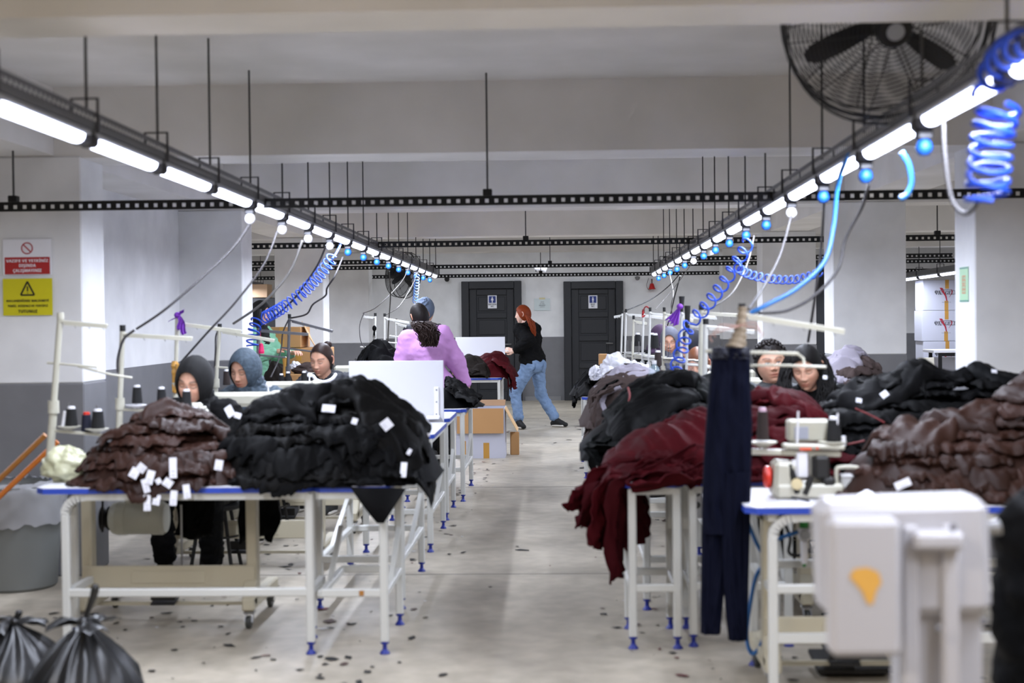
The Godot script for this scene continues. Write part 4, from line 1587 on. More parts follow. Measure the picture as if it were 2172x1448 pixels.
# a folded garment lying in the heap: a soft flat cushion that bends down where the heap falls away
func folded(q: Heap, cx: float, cd: float, y: float, yaw: float, L: float, W: float, T: float, m: Material, seed_: float, called: String, label: String, group: String, droop := 1.0) -> MeshInstance3D:
	var nu := 40
	var nv := 22
	var c := cos(yaw)
	var s := sin(yaw)
	var up := PackedVector3Array()
	var dn := PackedVector3Array()
	for b in nv:
		var w := -cos(PI * b / float(nv - 1))
		w = lerpf(w, b / float(nv - 1) * 2.0 - 1.0, 0.35)
		for a in nu:
			var u := -cos(PI * a / float(nu - 1))
			u = lerpf(u, a / float(nu - 1) * 2.0 - 1.0, 0.35)
			# round the corners of the outline, then let it wander
			var ku := u * sqrt(1.0 - 0.22 * w * w)
			var kw := w * sqrt(1.0 - 0.22 * u * u)
			var la := ku * L * 0.5 * (1.0 + 0.10 * noise.get_noise_3d(kw * 2.0, seed_, 1.0))
			var lb := kw * W * 0.5 * (1.0 + 0.30 * noise.get_noise_3d(ku * 3.5, seed_, 7.0)) + 0.03 * noise.get_noise_3d(ku * 2.0, seed_, 12.0)
			var X := cx + la * c - lb * s
			var D := cd + la * s + lb * c
			var e := maxf(absf(u), absf(w))
			var rim := sqrt(maxf(0.0, 1.0 - pow(e, 5.0)))
			var cp := q.get_cap(X, D) + 0.004
			# beyond the table the cloth hangs
			var ef := maxf(0.0, q.front - D)
			var er := maxf(0.0, X - q.right)
			var el := maxf(0.0, q.left - X)
			var past := maxf(ef, maxf(er, el))
			var mid := minf(y, lerpf(y, cp, droop))
			if past > 0.0:
				if er > 0.0:
					X = q.right + 0.09 * (1.0 - exp(-er / 0.06))
				if el > 0.0:
					X = q.left - 0.09 * (1.0 - exp(-el / 0.06))
				if ef > 0.0:
					D = q.front - 0.07 * (1.0 - exp(-ef / 0.05))
				mid = minf(mid, y) - 0.75 * maxf(0.0, past - 0.02)
			var wave := 0.020 * noise.get_noise_3d(X * 5.5, D * 5.5, seed_) + 0.013 * (ridge(la * 3.0 + seed_, lb * 13.0 + 0.6 * sin(la * 11.0), seed_) - 0.4) + 0.008 * noise.get_noise_3d(la * 16.0, lb * 16.0, seed_ + 3.0)
			var p := Vector3(X, mid + wave, -D)
			var th := T * rim * (0.75 + 0.5 * (noise.get_noise_3d(la * 7.0, lb * 7.0, seed_ + 20.0) + 0.5))
			var cn := noise.get_noise_3d(la * 6.5 + seed_, lb * 12.0, seed_ + 9.0) / 0.085
			var cn2 := noise.get_noise_3d(la * 12.0, lb * 9.0 + seed_, seed_ + 31.0) / 0.07
			var cr := (-0.013 * exp(-cn * cn) - 0.008 * exp(-cn2 * cn2) + 0.005) * rim
			up.push_back(p + Vector3(0, th * 0.55 + cr, 0))
			dn.push_back(p - Vector3(0, th * 0.45, 0))
	var sh := Shape.new()
	var all := PackedVector3Array(up)
	all.append_array(dn)
	var n_ := nu * nv
	var tr := PackedInt32Array()
	for b in nv - 1:
		for a in nu - 1:
			var k := b * nu + a
			# rows run away from the camera, so up is a, a+nu, a+1 turned
			tr.append_array([k, k + 1, k + nu, k + nu, k + 1, k + nu + 1])
			tr.append_array([n_ + k, n_ + k + nu, n_ + k + 1, n_ + k + 1, n_ + k + nu, n_ + k + nu + 1])
	sh.patch(all, tr)
	for p in up:
		q.raise(p.x, -p.z, p.y)
	return single(called, sh, m, label, "trousers", group)


# tiers of folded garments that follow the heap's outline, front edges showing one above the other
func tiers(q: Heap, m: Array, called: String, label: String, group: String, dy := 0.034, L := 0.42, W := 0.26, T := 0.036, step := 0.27, droop := 1.0) -> Array:
	var out := []
	var y := q.floor_y + 0.012
	var top := 0.0
	for h in q.cap:
		top = maxf(top, h)
	var k := 0
	while y < top:
		var row := -1
		var xs := []
		for a in q.nx:
			for b in q.nd:
				if q.cap[b * q.nx + a] > y:
					xs.append([q.x0 + a * q.cell, q.d0 + b * q.cell])
					break
		if xs.size() > 2:
			var x0: float = xs[0][0]
			var x1: float = xs[-1][0]
			var n_ := maxi(1, int(round((x1 - x0) / step)))
			for j in n_:
				var f := (j + 0.5 + rng.randf_range(-0.22, 0.22) + (0.25 if k % 2 else -0.1)) / n_
				var e: Array = xs[clampi(int(f * xs.size()), 0, xs.size() - 1)]
				var e0: Array = xs[clampi(int((f - 0.08) * xs.size()), 0, xs.size() - 1)]
				var e1: Array = xs[clampi(int((f + 0.08) * xs.size()), 0, xs.size() - 1)]
				var slope := atan2(float(e1[1]) - float(e0[1]), maxf(0.02, float(e1[0]) - float(e0[0])))
				var yaw := clampf(slope, -0.9, 0.9) * 0.8 + rng.randf_range(-0.22, 0.22)
				var w := W * rng.randf_range(0.85, 1.15)
				var c := Vector2(e[0], e[1]) + Vector2(-sin(yaw), cos(yaw)) * (w * 0.5 - rng.randf_range(0.0, 0.06))
				out.append(folded(q, c.x, c.y, y + rng.randf_range(-0.006, 0.006), yaw, L * rng.randf_range(0.85, 1.2), w, T * rng.randf_range(0.8, 1.25), m[(k + j) % m.size()], rng.randf() * 90.0, called, label + [", low in the pile", ", halfway up the pile", ", near the pile's top"][clampi(int(3.0 * (y - q.floor_y) / (top - q.floor_y)), 0, 2)], group, droop))
		y += dy
		k += 1
	q.blur()
	return out


# n garments over the heap, outer ones first, the last near the tops
func dress(q: Heap, spots: Array, m: Array, called: String, label: String, group: String, L := 0.46, W := 0.30, amp := 0.03, wave := 9.0) -> Array:
	var out := []
	for k in spots.size():
		var e = spots[k]
		out.append(drape(q, e[0], e[1], e[2], L * e[3], W * (0.85 + 0.3 * rng.randf()), m[k % m.size()], rng.randf() * 90.0, called, label + ", lying on top", group, amp, wave))
	return out


func ring_spots(bumps: Array, n: int, spread := 0.8) -> Array:
	var out := []
	for k in n:
		var f := 1.0 - float(k) / n
		var e = bumps[k % bumps.size()]
		var a := k * 2.399 + rng.randf() * 0.6
		var r := sqrt(f) * spread
		out.append([e[0] + cos(a) * e[2] * r, e[1] + sin(a) * e[3] * r, rng.randf_range(-0.9, 0.9), rng.randf_range(0.8, 1.15)])
	return out


# a garment hung or dragged along a path: points, half-width vectors
func strip(called: String, pts: Array, half: Vector3, m: Material, label: String, group: String, seed_: float, amp := 0.02, wave := 3.0, taper := 1.0, category := "trousers", nu := 16) -> MeshInstance3D:
	var line := curve(pts, 6)
	var nv := line.size()
	var grid_ := PackedVector3Array()
	for b in nv:
		var d: Vector3 = ((line[mini(b + 1, nv - 1)] as Vector3) - (line[maxi(b - 1, 0)] as Vector3)).normalized()
		var out_ := half.cross(d).normalized()
		var f := b / float(nv - 1)
		var wd := lerpf(1.0, taper, f)
		for a in nu:
			var g := a / float(nu - 1) * 2.0 - 1.0
			var bulge := 0.9 * amp * (1.0 - g * g)
			var w := amp * (1.6 * ridge(f * 2.6 + seed_, g * wave, seed_) - 0.4) + bulge
			w += 0.25 * amp * noise.get_noise_3d(f * 12.0, g * 6.0, seed_)
			grid_.push_back((line[b] as Vector3) + half * (g * wd) * (1.0 + 0.12 * sin(f * 6.0 + seed_)) + out_ * w + d * 0.02 * sin(g * 3.0 + seed_) * (1.0 if b == nv - 1 else 0.0))
	var s := Shape.new()
	s.sheet(grid_, nu, nv, 0.006)
	return single(called, s, m, label, category, group)


func tag(parent: Node3D, p: Vector3, w: float, h: float, roll: float, lean := 0.25) -> void:
	var s := Shape.new()
	var b := Basis(Vector3(0, 0, 1), roll) * Basis(Vector3(1, 0, 0), -lean)
	s.box(p, Vector3(w, h, 0.0012), b, 0.0)
	var o := world_obj("paper_tag", s, mats.tag_paper, parent)
	o.set_meta("label", "white paper tag")
	var q := Shape.new()
	for r in 2:
		q.box(p + b * Vector3(0, -h * (0.16 + 0.2 * r), 0.001), Vector3(w * 0.5, h * 0.07, 0.0006), b)
	world_obj("print", q, mat("tag_print", Color(0.72, 0.72, 0.76), 0.7), parent)


func nearest_of(list: Array, p: Vector3) -> Node3D:
	var best: Node3D = list[0]
	for o in list:
		if (o as Node3D).position.distance_to(p) < best.position.distance_to(p):
			best = o
	return best


func build_piles() -> void:
	rng.seed = 20
	var bk := [mats.cloth_black, mat("cloth_black_soft", Color(0.03, 0.03, 0.033), 0.66, 0.0, 0.0), mat("cloth_black_warm", Color(0.045, 0.042, 0.04), 0.58, 0.0, 0.0)]
	var br := [mats.cloth_brown, mat("cloth_brown_deep", Color(0.148, 0.087, 0.065), 0.5, 0.0, 0.0), mat("cloth_brown_dull", Color(0.19, 0.115, 0.09), 0.55, 0.0, 0.0)]
	var wi := [mats.cloth_wine, mat("cloth_wine_deep", Color(0.20, 0.034, 0.054), 0.68, 0.0, 0.0)]
	# --- brown pile on the long table
	var bb := [[-1.77, 6.40, 0.32, 0.34, 0.285], [-1.55, 6.42, 0.28, 0.30, 0.19], [-1.94, 6.36, 0.22, 0.28, 0.20]]
	var q := heap(bb, -2.2, -1.2, 6.06, 6.8, -2.3, 9.0, 6.085)
	heap_core(q, mats.cloth_brown_deep, "packed inner layers of the brown trouser pile on the front table")
	var lay := [[-1.74, 6.44, 0.2, 0.8], [-1.60, 6.48, -0.3, 0.8]]
	var brown := tiers(q, br, "brown_trousers", "satiny brown trousers in the pile with white tags", "brown trousers on the front table", 0.036, 0.40, 0.25, 0.034, 0.25, 0.4)
	brown.append_array(dress(q, lay, br, "brown_trousers", "satiny brown trousers in the pile with white tags", "brown trousers on the front table", 0.42, 0.25, 0.034, 7.5))
	for e in [[285, 1003, 19, 22, 0.5], [300, 992, 17, 20, -0.9], [318, 1012, 17, 30, 0.25], [309, 1030, 14, 30, -0.3], [367, 992, 16, 44, -0.05], [356, 1024, 20, 18, 0.6], [396, 1042, 15, 30, -0.15], [368, 1056, 15, 32, 0.06], [312, 1066, 15, 34, -0.04], [332, 1060, 15, 22, 0.2], [464, 986, 17, 22, 0.15], [336, 1020, 12, 12, 1.0]]:
		var p := at(e[0], e[1], 6.03)
		tag(nearest_of(brown, p), p, e[2] * 6.03 / F, e[3] * 6.03 / F, -e[4], 0.15)
	# --- black pile beside it
	var kb := [[-1.20, 6.50, 0.36, 0.44, 0.33], [-0.98, 6.55, 0.36, 0.46, 0.37], [-0.80, 6.50, 0.25, 0.40, 0.30], [-1.42, 6.46, 0.20, 0.3, 0.20]]
	q = heap(kb, -1.75, -0.45, 6.02, 7.1, -9.0, -0.66, 6.085)
	heap_core(q, mats.cloth_black_soft, "packed inner layers of the large black trouser pile")
	var sp := ring_spots(kb, 5, 0.35)
	var black := tiers(q, bk, "black_trousers", "black trousers in the big heap beside the brown pile", "black trousers on the front table", 0.042, 0.46, 0.30, 0.038, 0.28, 0.5)
	black.append_array(dress(q, sp, bk, "black_trousers", "black trousers in the big heap beside the brown pile", "black trousers on the front table", 0.44, 0.30, 0.036, 6.5))
	# the corner that hangs over the table edge
	var hc := Shape.new()
	var g := PackedVector3Array()
	var A := at(742, 1032, 6.03)
	var B := at(862, 1036, 6.03)
	var C := at(808, 1108, 6.02)
	for b in 10:
		for a in 12:
			var f := a / 11.0
			var v := b / 9.0
			var top := A.lerp(B, f)
			var low := C + Vector3((f - 0.5) * 0.03, 0, 0)
			g.push_back(top.lerp(low, v) + Vector3(0, 0, 0.012 * sin(f * 6.0) * (1.0 - v) + 0.03 * sin(v * 2.5)))
	hc.sheet(g, 12, 10, -0.006)
	single("black_trousers", hc, mats.cloth_charcoal, "triangular black trouser corner hanging over the table's front edge", "trousers")
	for e in [[697, 866, 28, 17, 0.1, 6.32], [504, 881, 14, 12, 0.3, 6.2], [487, 872, 16, 26, -0.6, 6.2], [752, 893, 12, 14, 0.3, 6.18], [856, 996, 13, 34, 0.05, 6.1], [868, 958, 8, 14, 0.5, 6.1], [820, 900, 22, 24, 0.9, 6.2], [906, 922, 12, 8, 0.1, 6.4]]:
		var p := at(e[0], e[1], e[5])
		p.y = p.y
		# push the tag out to the cloth's face along the line of sight is not needed: it lies on the nearest garment
		var o := nearest_of(black, p)
		tag(o, Vector3(p.x, p.y, p.z), e[2] * e[5] / F, e[3] * e[5] / F, -e[4], 0.5)
	# --- wine pile on the narrow table and bench
	var wb := [[0.99, 6.62, 0.32, 0.36, 0.36], [0.72, 6.52, 0.40, 0.36, 0.26], [0.46, 6.5, 0.28, 0.34, 0.16]]
	q = heap(wb, 0.1, 1.6, 6.1, 7.05, 0.24, 9.0, 6.17)
	heap_core(q, mats.cloth_wine_deep, "packed inner layers of the wine-red trouser pile")
	tiers(q, wi, "wine_trousers", "wine-red trousers heaped behind the navy trousers", "wine-red trousers on the narrow table", 0.038, 0.52, 0.22, 0.035, 0.34, 0.6)
	sp = ring_spots(wb, 4, 0.35)
	dress(q, sp, wi, "wine_trousers", "wine-red trousers heaped behind the navy trousers", "wine-red trousers on the narrow table", 0.50, 0.32, 0.03, 6.5)
	# wine trousers sliding off the end of the table, each its own length
	var ws := [
		[[1440, 898, 6.55], [1340, 958, 6.5], [1262, 1000, 6.45], [1228, 1035, 6.42], [1206, 1062, 6.42], 0.09],
		[[1460, 900, 6.6], [1350, 965, 6.5], [1270, 1015, 6.4], [1245, 1075, 6.38], [1232, 1108, 6.38], 0.10],
		[[1480, 915, 6.45], [1370, 972, 6.35], [1290, 1015, 6.3], [1266, 1090, 6.3], [1258, 1152, 6.3], 0.10],
		[[1480, 935, 6.3], [1380, 985, 6.25], [1312, 1018, 6.24], [1296, 1100, 6.24], [1294, 1222, 6.24], 0.08],
		[[1490, 945, 6.35], [1400, 985, 6.3], [1330, 1016, 6.34], [1318, 1090, 6.38], [1316, 1160, 6.4], 0.11],
		[[1500, 950, 6.6], [1420, 990, 6.6], [1352, 1020, 6.6], [1346, 1080, 6.6], [1352, 1140, 6.62], 0.12],
		[[1500, 870, 6.7], [1400, 925, 6.7], [1310, 975, 6.66], [1256, 1040, 6.62], [1246, 1110, 6.62], 0.12]]
	for k in ws.size():
		var e: Array = ws[k]
		strip("wine_trousers", path(e.slice(0, 5)), Vector3(-0.35, 0.0, 1.0).normalized() * e[5], wi[k % 2], "wine-red trousers sliding off the narrow table's end towards the floor", "wine-red trousers hanging off the table", k * 3.7, 0.035, 2.4, 1.15, "trousers", 22)
	# long folds lying forward along the table
	for k in 5:
		strip("wine_trousers", path([[1600, 905 + k * 22, 6.5 - k * 0.06], [1500, 925 + k * 19, 6.42 - k * 0.055], [1420, 950 + k * 14, 6.36 - k * 0.045], [1330, 985 + k * 9, 6.3 - k * 0.03]]), Vector3(0.12, 0.12, 1.0).normalized() * 0.09, wi[k % 2], "wine-red trousers stretched along the front of the narrow table", "wine-red trousers stretched along the table", 40.0 + k * 5.3, 0.03, 2.2, 1.0, "trousers", 18)
	strip("wine_trousers", path([[1478, 985, 6.14], [1474, 1006, 6.13], [1470, 1030, 6.13]]), Vector3(0.065, 0, 0), mats.cloth_wine_deep, "short wine-red trouser end hanging over the blue edge beside the navy trousers", "", 71.0, 0.015, 1.5, 0.5)
	# --- black trousers with red piping behind the wine pile
	var pb := [[0.62, 7.6, 0.42, 0.62, 0.36], [0.42, 7.4, 0.34, 0.5, 0.24], [0.90, 7.8, 0.3, 0.6, 0.34]]
	q = heap(pb, 0.1, 1.3, 6.9, 8.7, 0.30, 9.0, 6.95)
	heap_core(q, mats.cloth_black_soft, "packed inner layers of the black pile with red piping")
	tiers(q, [mats.cloth_black, mats.cloth_charcoal], "black_trousers", "black trousers behind the wine-red pile", "black trousers with red piping", 0.06, 0.5, 0.3, 0.05, 0.4)
	var piped := dress(q, ring_spots(pb, 10, 0.8), [mat("cloth_black_green", Color(0.05, 0.056, 0.055), 0.65, 0.0, 0.0), mats.cloth_black], "black_trousers", "black trousers behind the wine-red pile", "black trousers with red piping", 0.56, 0.34, 0.034, 6.0)
	for k in 4:
		strip("black_trousers", path([[1440 - k * 6, 850 + k * 14, 7.6 - k * 0.12], [1360, 880 + k * 14, 7.5 - k * 0.12], [1300 - k * 2, 905 + k * 12, 7.4 - k * 0.12], [1262 - k * 4, 935 + k * 4, 7.3 - k * 0.12], [1250 + k * 3, 962 + k * 10, 7.25 - k * 0.1]]), Vector3(-0.2, 0.1, 1.0).normalized() * 0.12, mats.cloth_black_green, "black trousers slipping over the aisle side behind the wine-red pile", "black trousers slipping to the aisle", 80.0 + k * 4.1, 0.03, 2.2)
	for e in [[[1332, 822, 7.5], [1336, 838, 7.42], [1334, 852, 7.38]], [[1378, 822, 7.45], [1376, 838, 7.38], [1366, 850, 7.34]]]:
		var s := Shape.new()
		s.tube(curve(path(e), 4), 0.006, 6)
		var o := nearest_of(piped, path(e)[1])
		world_obj("red_piping", s, mat("piping_red", Color(0.42, 0.08, 0.09), 0.6), o)
	# --- taupe and white pile
	var tb := [[0.55, 9.7, 0.42, 0.7, 0.34], [0.40, 9.5, 0.25, 0.5, 0.25]]
	q = heap(tb, 0.05, 1.1, 9.0, 10.7, 0.27, 9.0, 9.05)
	heap_core(q, mats.cloth_taupe, "packed inner layers of the taupe and white pile")
	tiers(q, [mats.cloth_taupe, mats.cloth_taupe, mats.cloth_black, mats.cloth_pale], "taupe_trousers", "taupe or white trousers below the plastic bags", "taupe trousers on the aisle table", 0.05, 0.42, 0.26, 0.04, 0.34)
	dress(q, ring_spots(tb, 12, 0.85), [mats.cloth_taupe, mats.cloth_taupe, mats.cloth_pale], "taupe_trousers", "taupe or white trousers below the plastic bags", "taupe trousers on the aisle table", 0.5, 0.32, 0.03, 8.0)
	for k in 24:
		var dd := 9.05 + 0.075 * k
		var x := 1318.0 - rng.randf() * 18.0
		var yy := 800.0 + rng.randf() * 22.0
		var m: Material = [mats.cloth_taupe, mats.cloth_pale, mats.cloth_taupe, mats.cloth_black, mats.cloth_pale, mats.cloth_taupe][k % 6]
		strip("taupe_trousers", path([[x, yy, dd], [x - 30, yy + 14, dd], [x - 52 + rng.randf() * 14.0, yy + 38, dd], [x - 50 + rng.randf() * 22.0, yy + 58 + rng.randf() * 34.0, dd]]), Vector3(0.0, 0.02, 1.0).normalized() * rng.randf_range(0.03, 0.05), m, "%s trouser leg hanging to the aisle below the plastic bags" % ["taupe", "white-lined", "taupe", "black", "white-lined", "taupe"][k % 6], "trouser legs hanging to the aisle", 120.0 + k * 2.3, 0.016, 1.6)
	# --- black clothes on the farther tables
	q = heap([[0.42, 13.2, 0.32, 0.5, 0.22]], 0.05, 0.85, 12.6, 13.9, 0.22, 9.0, 12.65)
	heap_core(q, mats.cloth_black_soft, "inner layers of the small black heap near the dark door")
	dress(q, ring_spots([[0.38, 13.1, 0.3, 0.45, 0.2]], 6), bk, "black_trousers", "black clothes heaped before the dark far door", "black clothes near the far door", 0.45, 0.3, 0.035)
	for k in 3:
		strip("black_trousers", path([[1290, 782 + k * 5, 12.6 + k * 0.2], [1262, 792 + k * 5, 12.6 + k * 0.2], [1246 - k * 2, 806 + k * 5, 12.6 + k * 0.2]]), Vector3(0, 0.03, 1).normalized() * 0.1, mats.cloth_black, "black sleeve hanging to the aisle from the small far heap", "black sleeves at the far heap", 160.0 + k, 0.02)
	# --- brown pile in front of the black one, on the overlock table
	var rb := [[1.40, 5.68, 0.30, 0.32, 0.26], [1.66, 5.70, 0.34, 0.34, 0.30], [2.05, 5.72, 0.44, 0.36, 0.48], [1.24, 5.60, 0.15, 0.22, 0.14]]
	q = heap(rb, 1.0, 2.6, 5.30, 6.1, 1.02, 9.0, 5.34)
	heap_core(q, mats.cloth_brown_deep, "packed inner layers of the brown pile beside the overlock")
	sp = ring_spots(rb, 2, 0.3)
	var brown2 := tiers(q, br, "brown_trousers", "brown trousers crumpled beside the overlock machine", "brown trousers beside the overlock", 0.044, 0.34, 0.24, 0.042, 0.23, 0.5)
	brown2.append_array(dress(q, sp, br, "brown_trousers", "brown trousers crumpled beside the overlock machine", "brown trousers beside the overlock", 0.44, 0.28, 0.036, 7.0))
	tag(nearest_of(brown2, at(1915, 1026, 5.36)), at(1915, 1026, 5.33), 34 * 5.33 / F, 17 * 5.33 / F, 0.4, 0.2)
	# --- black pile behind
	var ub := [[1.42, 6.7, 0.32, 0.4, 0.36], [1.72, 6.75, 0.4, 0.4, 0.42], [2.1, 6.8, 0.5, 0.42, 0.43]]
	q = heap(ub, 1.05, 2.8, 6.25, 7.3, 1.06, 9.0, 6.3)
	heap_core(q, mats.cloth_black_soft, "packed inner layers of the black pile behind the brown one")
	var blk2 := tiers(q, [mats.cloth_charcoal, mats.cloth_black], "black_trousers", "dark trousers in the pile behind the brown one", "dark trousers behind the brown pile", 0.046, 0.44, 0.28, 0.042, 0.30, 0.45)
	sp = ring_spots(ub, 3, 0.4)
	blk2.append_array(dress(q, sp, [mats.cloth_charcoal, mats.cloth_black, mat("cloth_slate", Color(0.045, 0.048, 0.053), 0.6, 0.0, 0.0)], "black_trousers", "dark trousers in the pile behind the brown one", "dark trousers behind the brown pile", 0.52, 0.36, 0.036, 6.0))
	for e in [[1822, 849, 12, 10, 0.2], [1876, 836, 15, 14, -0.6], [1942, 898, 10, 9, 0.2], [2109, 787, 11, 8, 0.1], [1750, 800, 8, 8, 0.1]]:
		var p := at(e[0], e[1], 6.32)
		tag(nearest_of(blk2, p), p, e[2] * 6.3 / F, e[3] * 6.3 / F, -e[4], 0.5)
	for e in [[[1814, 866, 6.33], [1846, 880, 6.30], [1876, 896, 6.28]], [[1798, 942, 6.2], [1818, 938, 6.2], [1834, 934, 6.2]]]:
		var s := Shape.new()
		s.tube(curve(path(e), 4), 0.004, 6)
		world_obj("red_piping", s, mats.piping_red, nearest_of(blk2, path(e)[1]))
	# --- pale grey heap by the column
	var gb := [[1.92, 9.5, 0.30, 0.5, 0.42], [2.1, 9.6, 0.25, 0.45, 0.30], [1.78, 9.4, 0.2, 0.4, 0.33]]
	q = heap(gb, 1.5, 2.45, 8.8, 10.3, 1.68, 2.4, 8.9)
	heap_core(q, mats.cloth_taupe, "inner layers of the pale grey and taupe heap")
	tiers(q, [mats.cloth_pale, mats.cloth_taupe, mats.cloth_taupe, mats.cloth_pale, mats.cloth_grey], "pale_trousers", "pale grey or taupe trousers heaped by the column", "pale grey heap by the column", 0.055, 0.30, 0.20, 0.042, 0.19, 0.45)
	dress(q, ring_spots(gb, 3, 0.3), [mats.cloth_pale, mats.cloth_taupe, mats.cloth_pale, mats.cloth_grey], "pale_trousers", "pale grey or taupe trousers heaped by the column", "pale grey heap by the column", 0.36, 0.2, 0.045, 11.0)
	# --- black heap and cloth by the lilac sweater
	var lb := [[-1.68, 12.95, 0.24, 0.32, 0.48], [-1.52, 12.9, 0.22, 0.3, 0.36]]
	q = heap(lb, -2.1, -1.15, 12.5, 13.4, -9.0, 9.0, 12.5)
	heap_core(q, mats.cloth_black_soft, "inner layers of the tall black heap behind the white board")
	dress(q, ring_spots(lb, 10, 0.8), bk, "black_jeans", "black jeans in the tall heap behind the white board", "black jeans behind the white board", 0.36, 0.24, 0.04, 9.0)
	var cb := [[-0.86, 11.65, 0.22, 0.42, 0.12], [-0.98, 11.6, 0.2, 0.4, 0.18]]
	q = heap(cb, -1.3, -0.4, 11.1, 12.3, -9.0, -0.70, 11.1)
	heap_core(q, mats.cloth_black_soft, "inner layers of the black cloth the lilac-sweatered woman sorts")
	for k in 5:
		strip("black_trousers", path([[942, 812 + k * 4, 11.9 - k * 0.1], [962, 816 + k * 7, 11.8 - k * 0.1], [985, 832 + k * 5, 11.7 - k * 0.1], [1014 - k * 3, 850 + k * 3, 11.6 - k * 0.1]]), Vector3(0.1, 0.14, 1).normalized() * 0.11, bk[k % 3], "black trousers held at the lilac sweater's hanging hand", "black trousers at the lilac sleeve", 180.0 + k * 3.0, 0.035, 2.0)
	# --- far table: dark bundle and wine pile
	var fb := [[-0.84, 17.3, 0.28, 0.3, 0.25], [-0.70, 17.35, 0.2, 0.3, 0.22]]
	q = heap(fb, -1.3, -0.3, 16.95, 17.8, -9.0, -0.68, 16.9)
	heap_core(q, mats.cloth_wine_deep, "inner layers of the small wine-red pile at the far white board")
	dress(q, ring_spots(fb, 8, 0.8), wi, "wine_trousers", "wine-red trousers on the far table at the board", "wine-red trousers at the far board", 0.5, 0.34, 0.03, 5.0)
	strip("wine_trousers", path([[1040, 765, 17.2], [1066, 778, 17.1], [1080, 800, 17.05], [1084, 822, 17.05]]), Vector3(0.1, 0, 1).normalized() * 0.2, wi[0], "wine-red trousers hanging off the far table's corner", "", 201.0, 0.04, 2.0)
	q = heap([[-1.1, 17.1, 0.22, 0.2, 0.24], [-0.98, 17.05, 0.16, 0.18, 0.16]], -1.4, -0.7, 16.92, 17.4, -9, 9, 16.9)
	heap_core(q, mat("cloth_umber", Color(0.12, 0.105, 0.095), 0.7, 0.0, 0.0), "inner layers of the dark brown bundle on the far table")
	dress(q, ring_spots([[-1.05, 17.05, 0.22, 0.16, 0.2]], 5), [mats.cloth_umber], "umber_trousers", "dark brown trousers bundled in front of the far wine-red pile", "dark brown bundle on the far table", 0.36, 0.22, 0.035, 9.0)


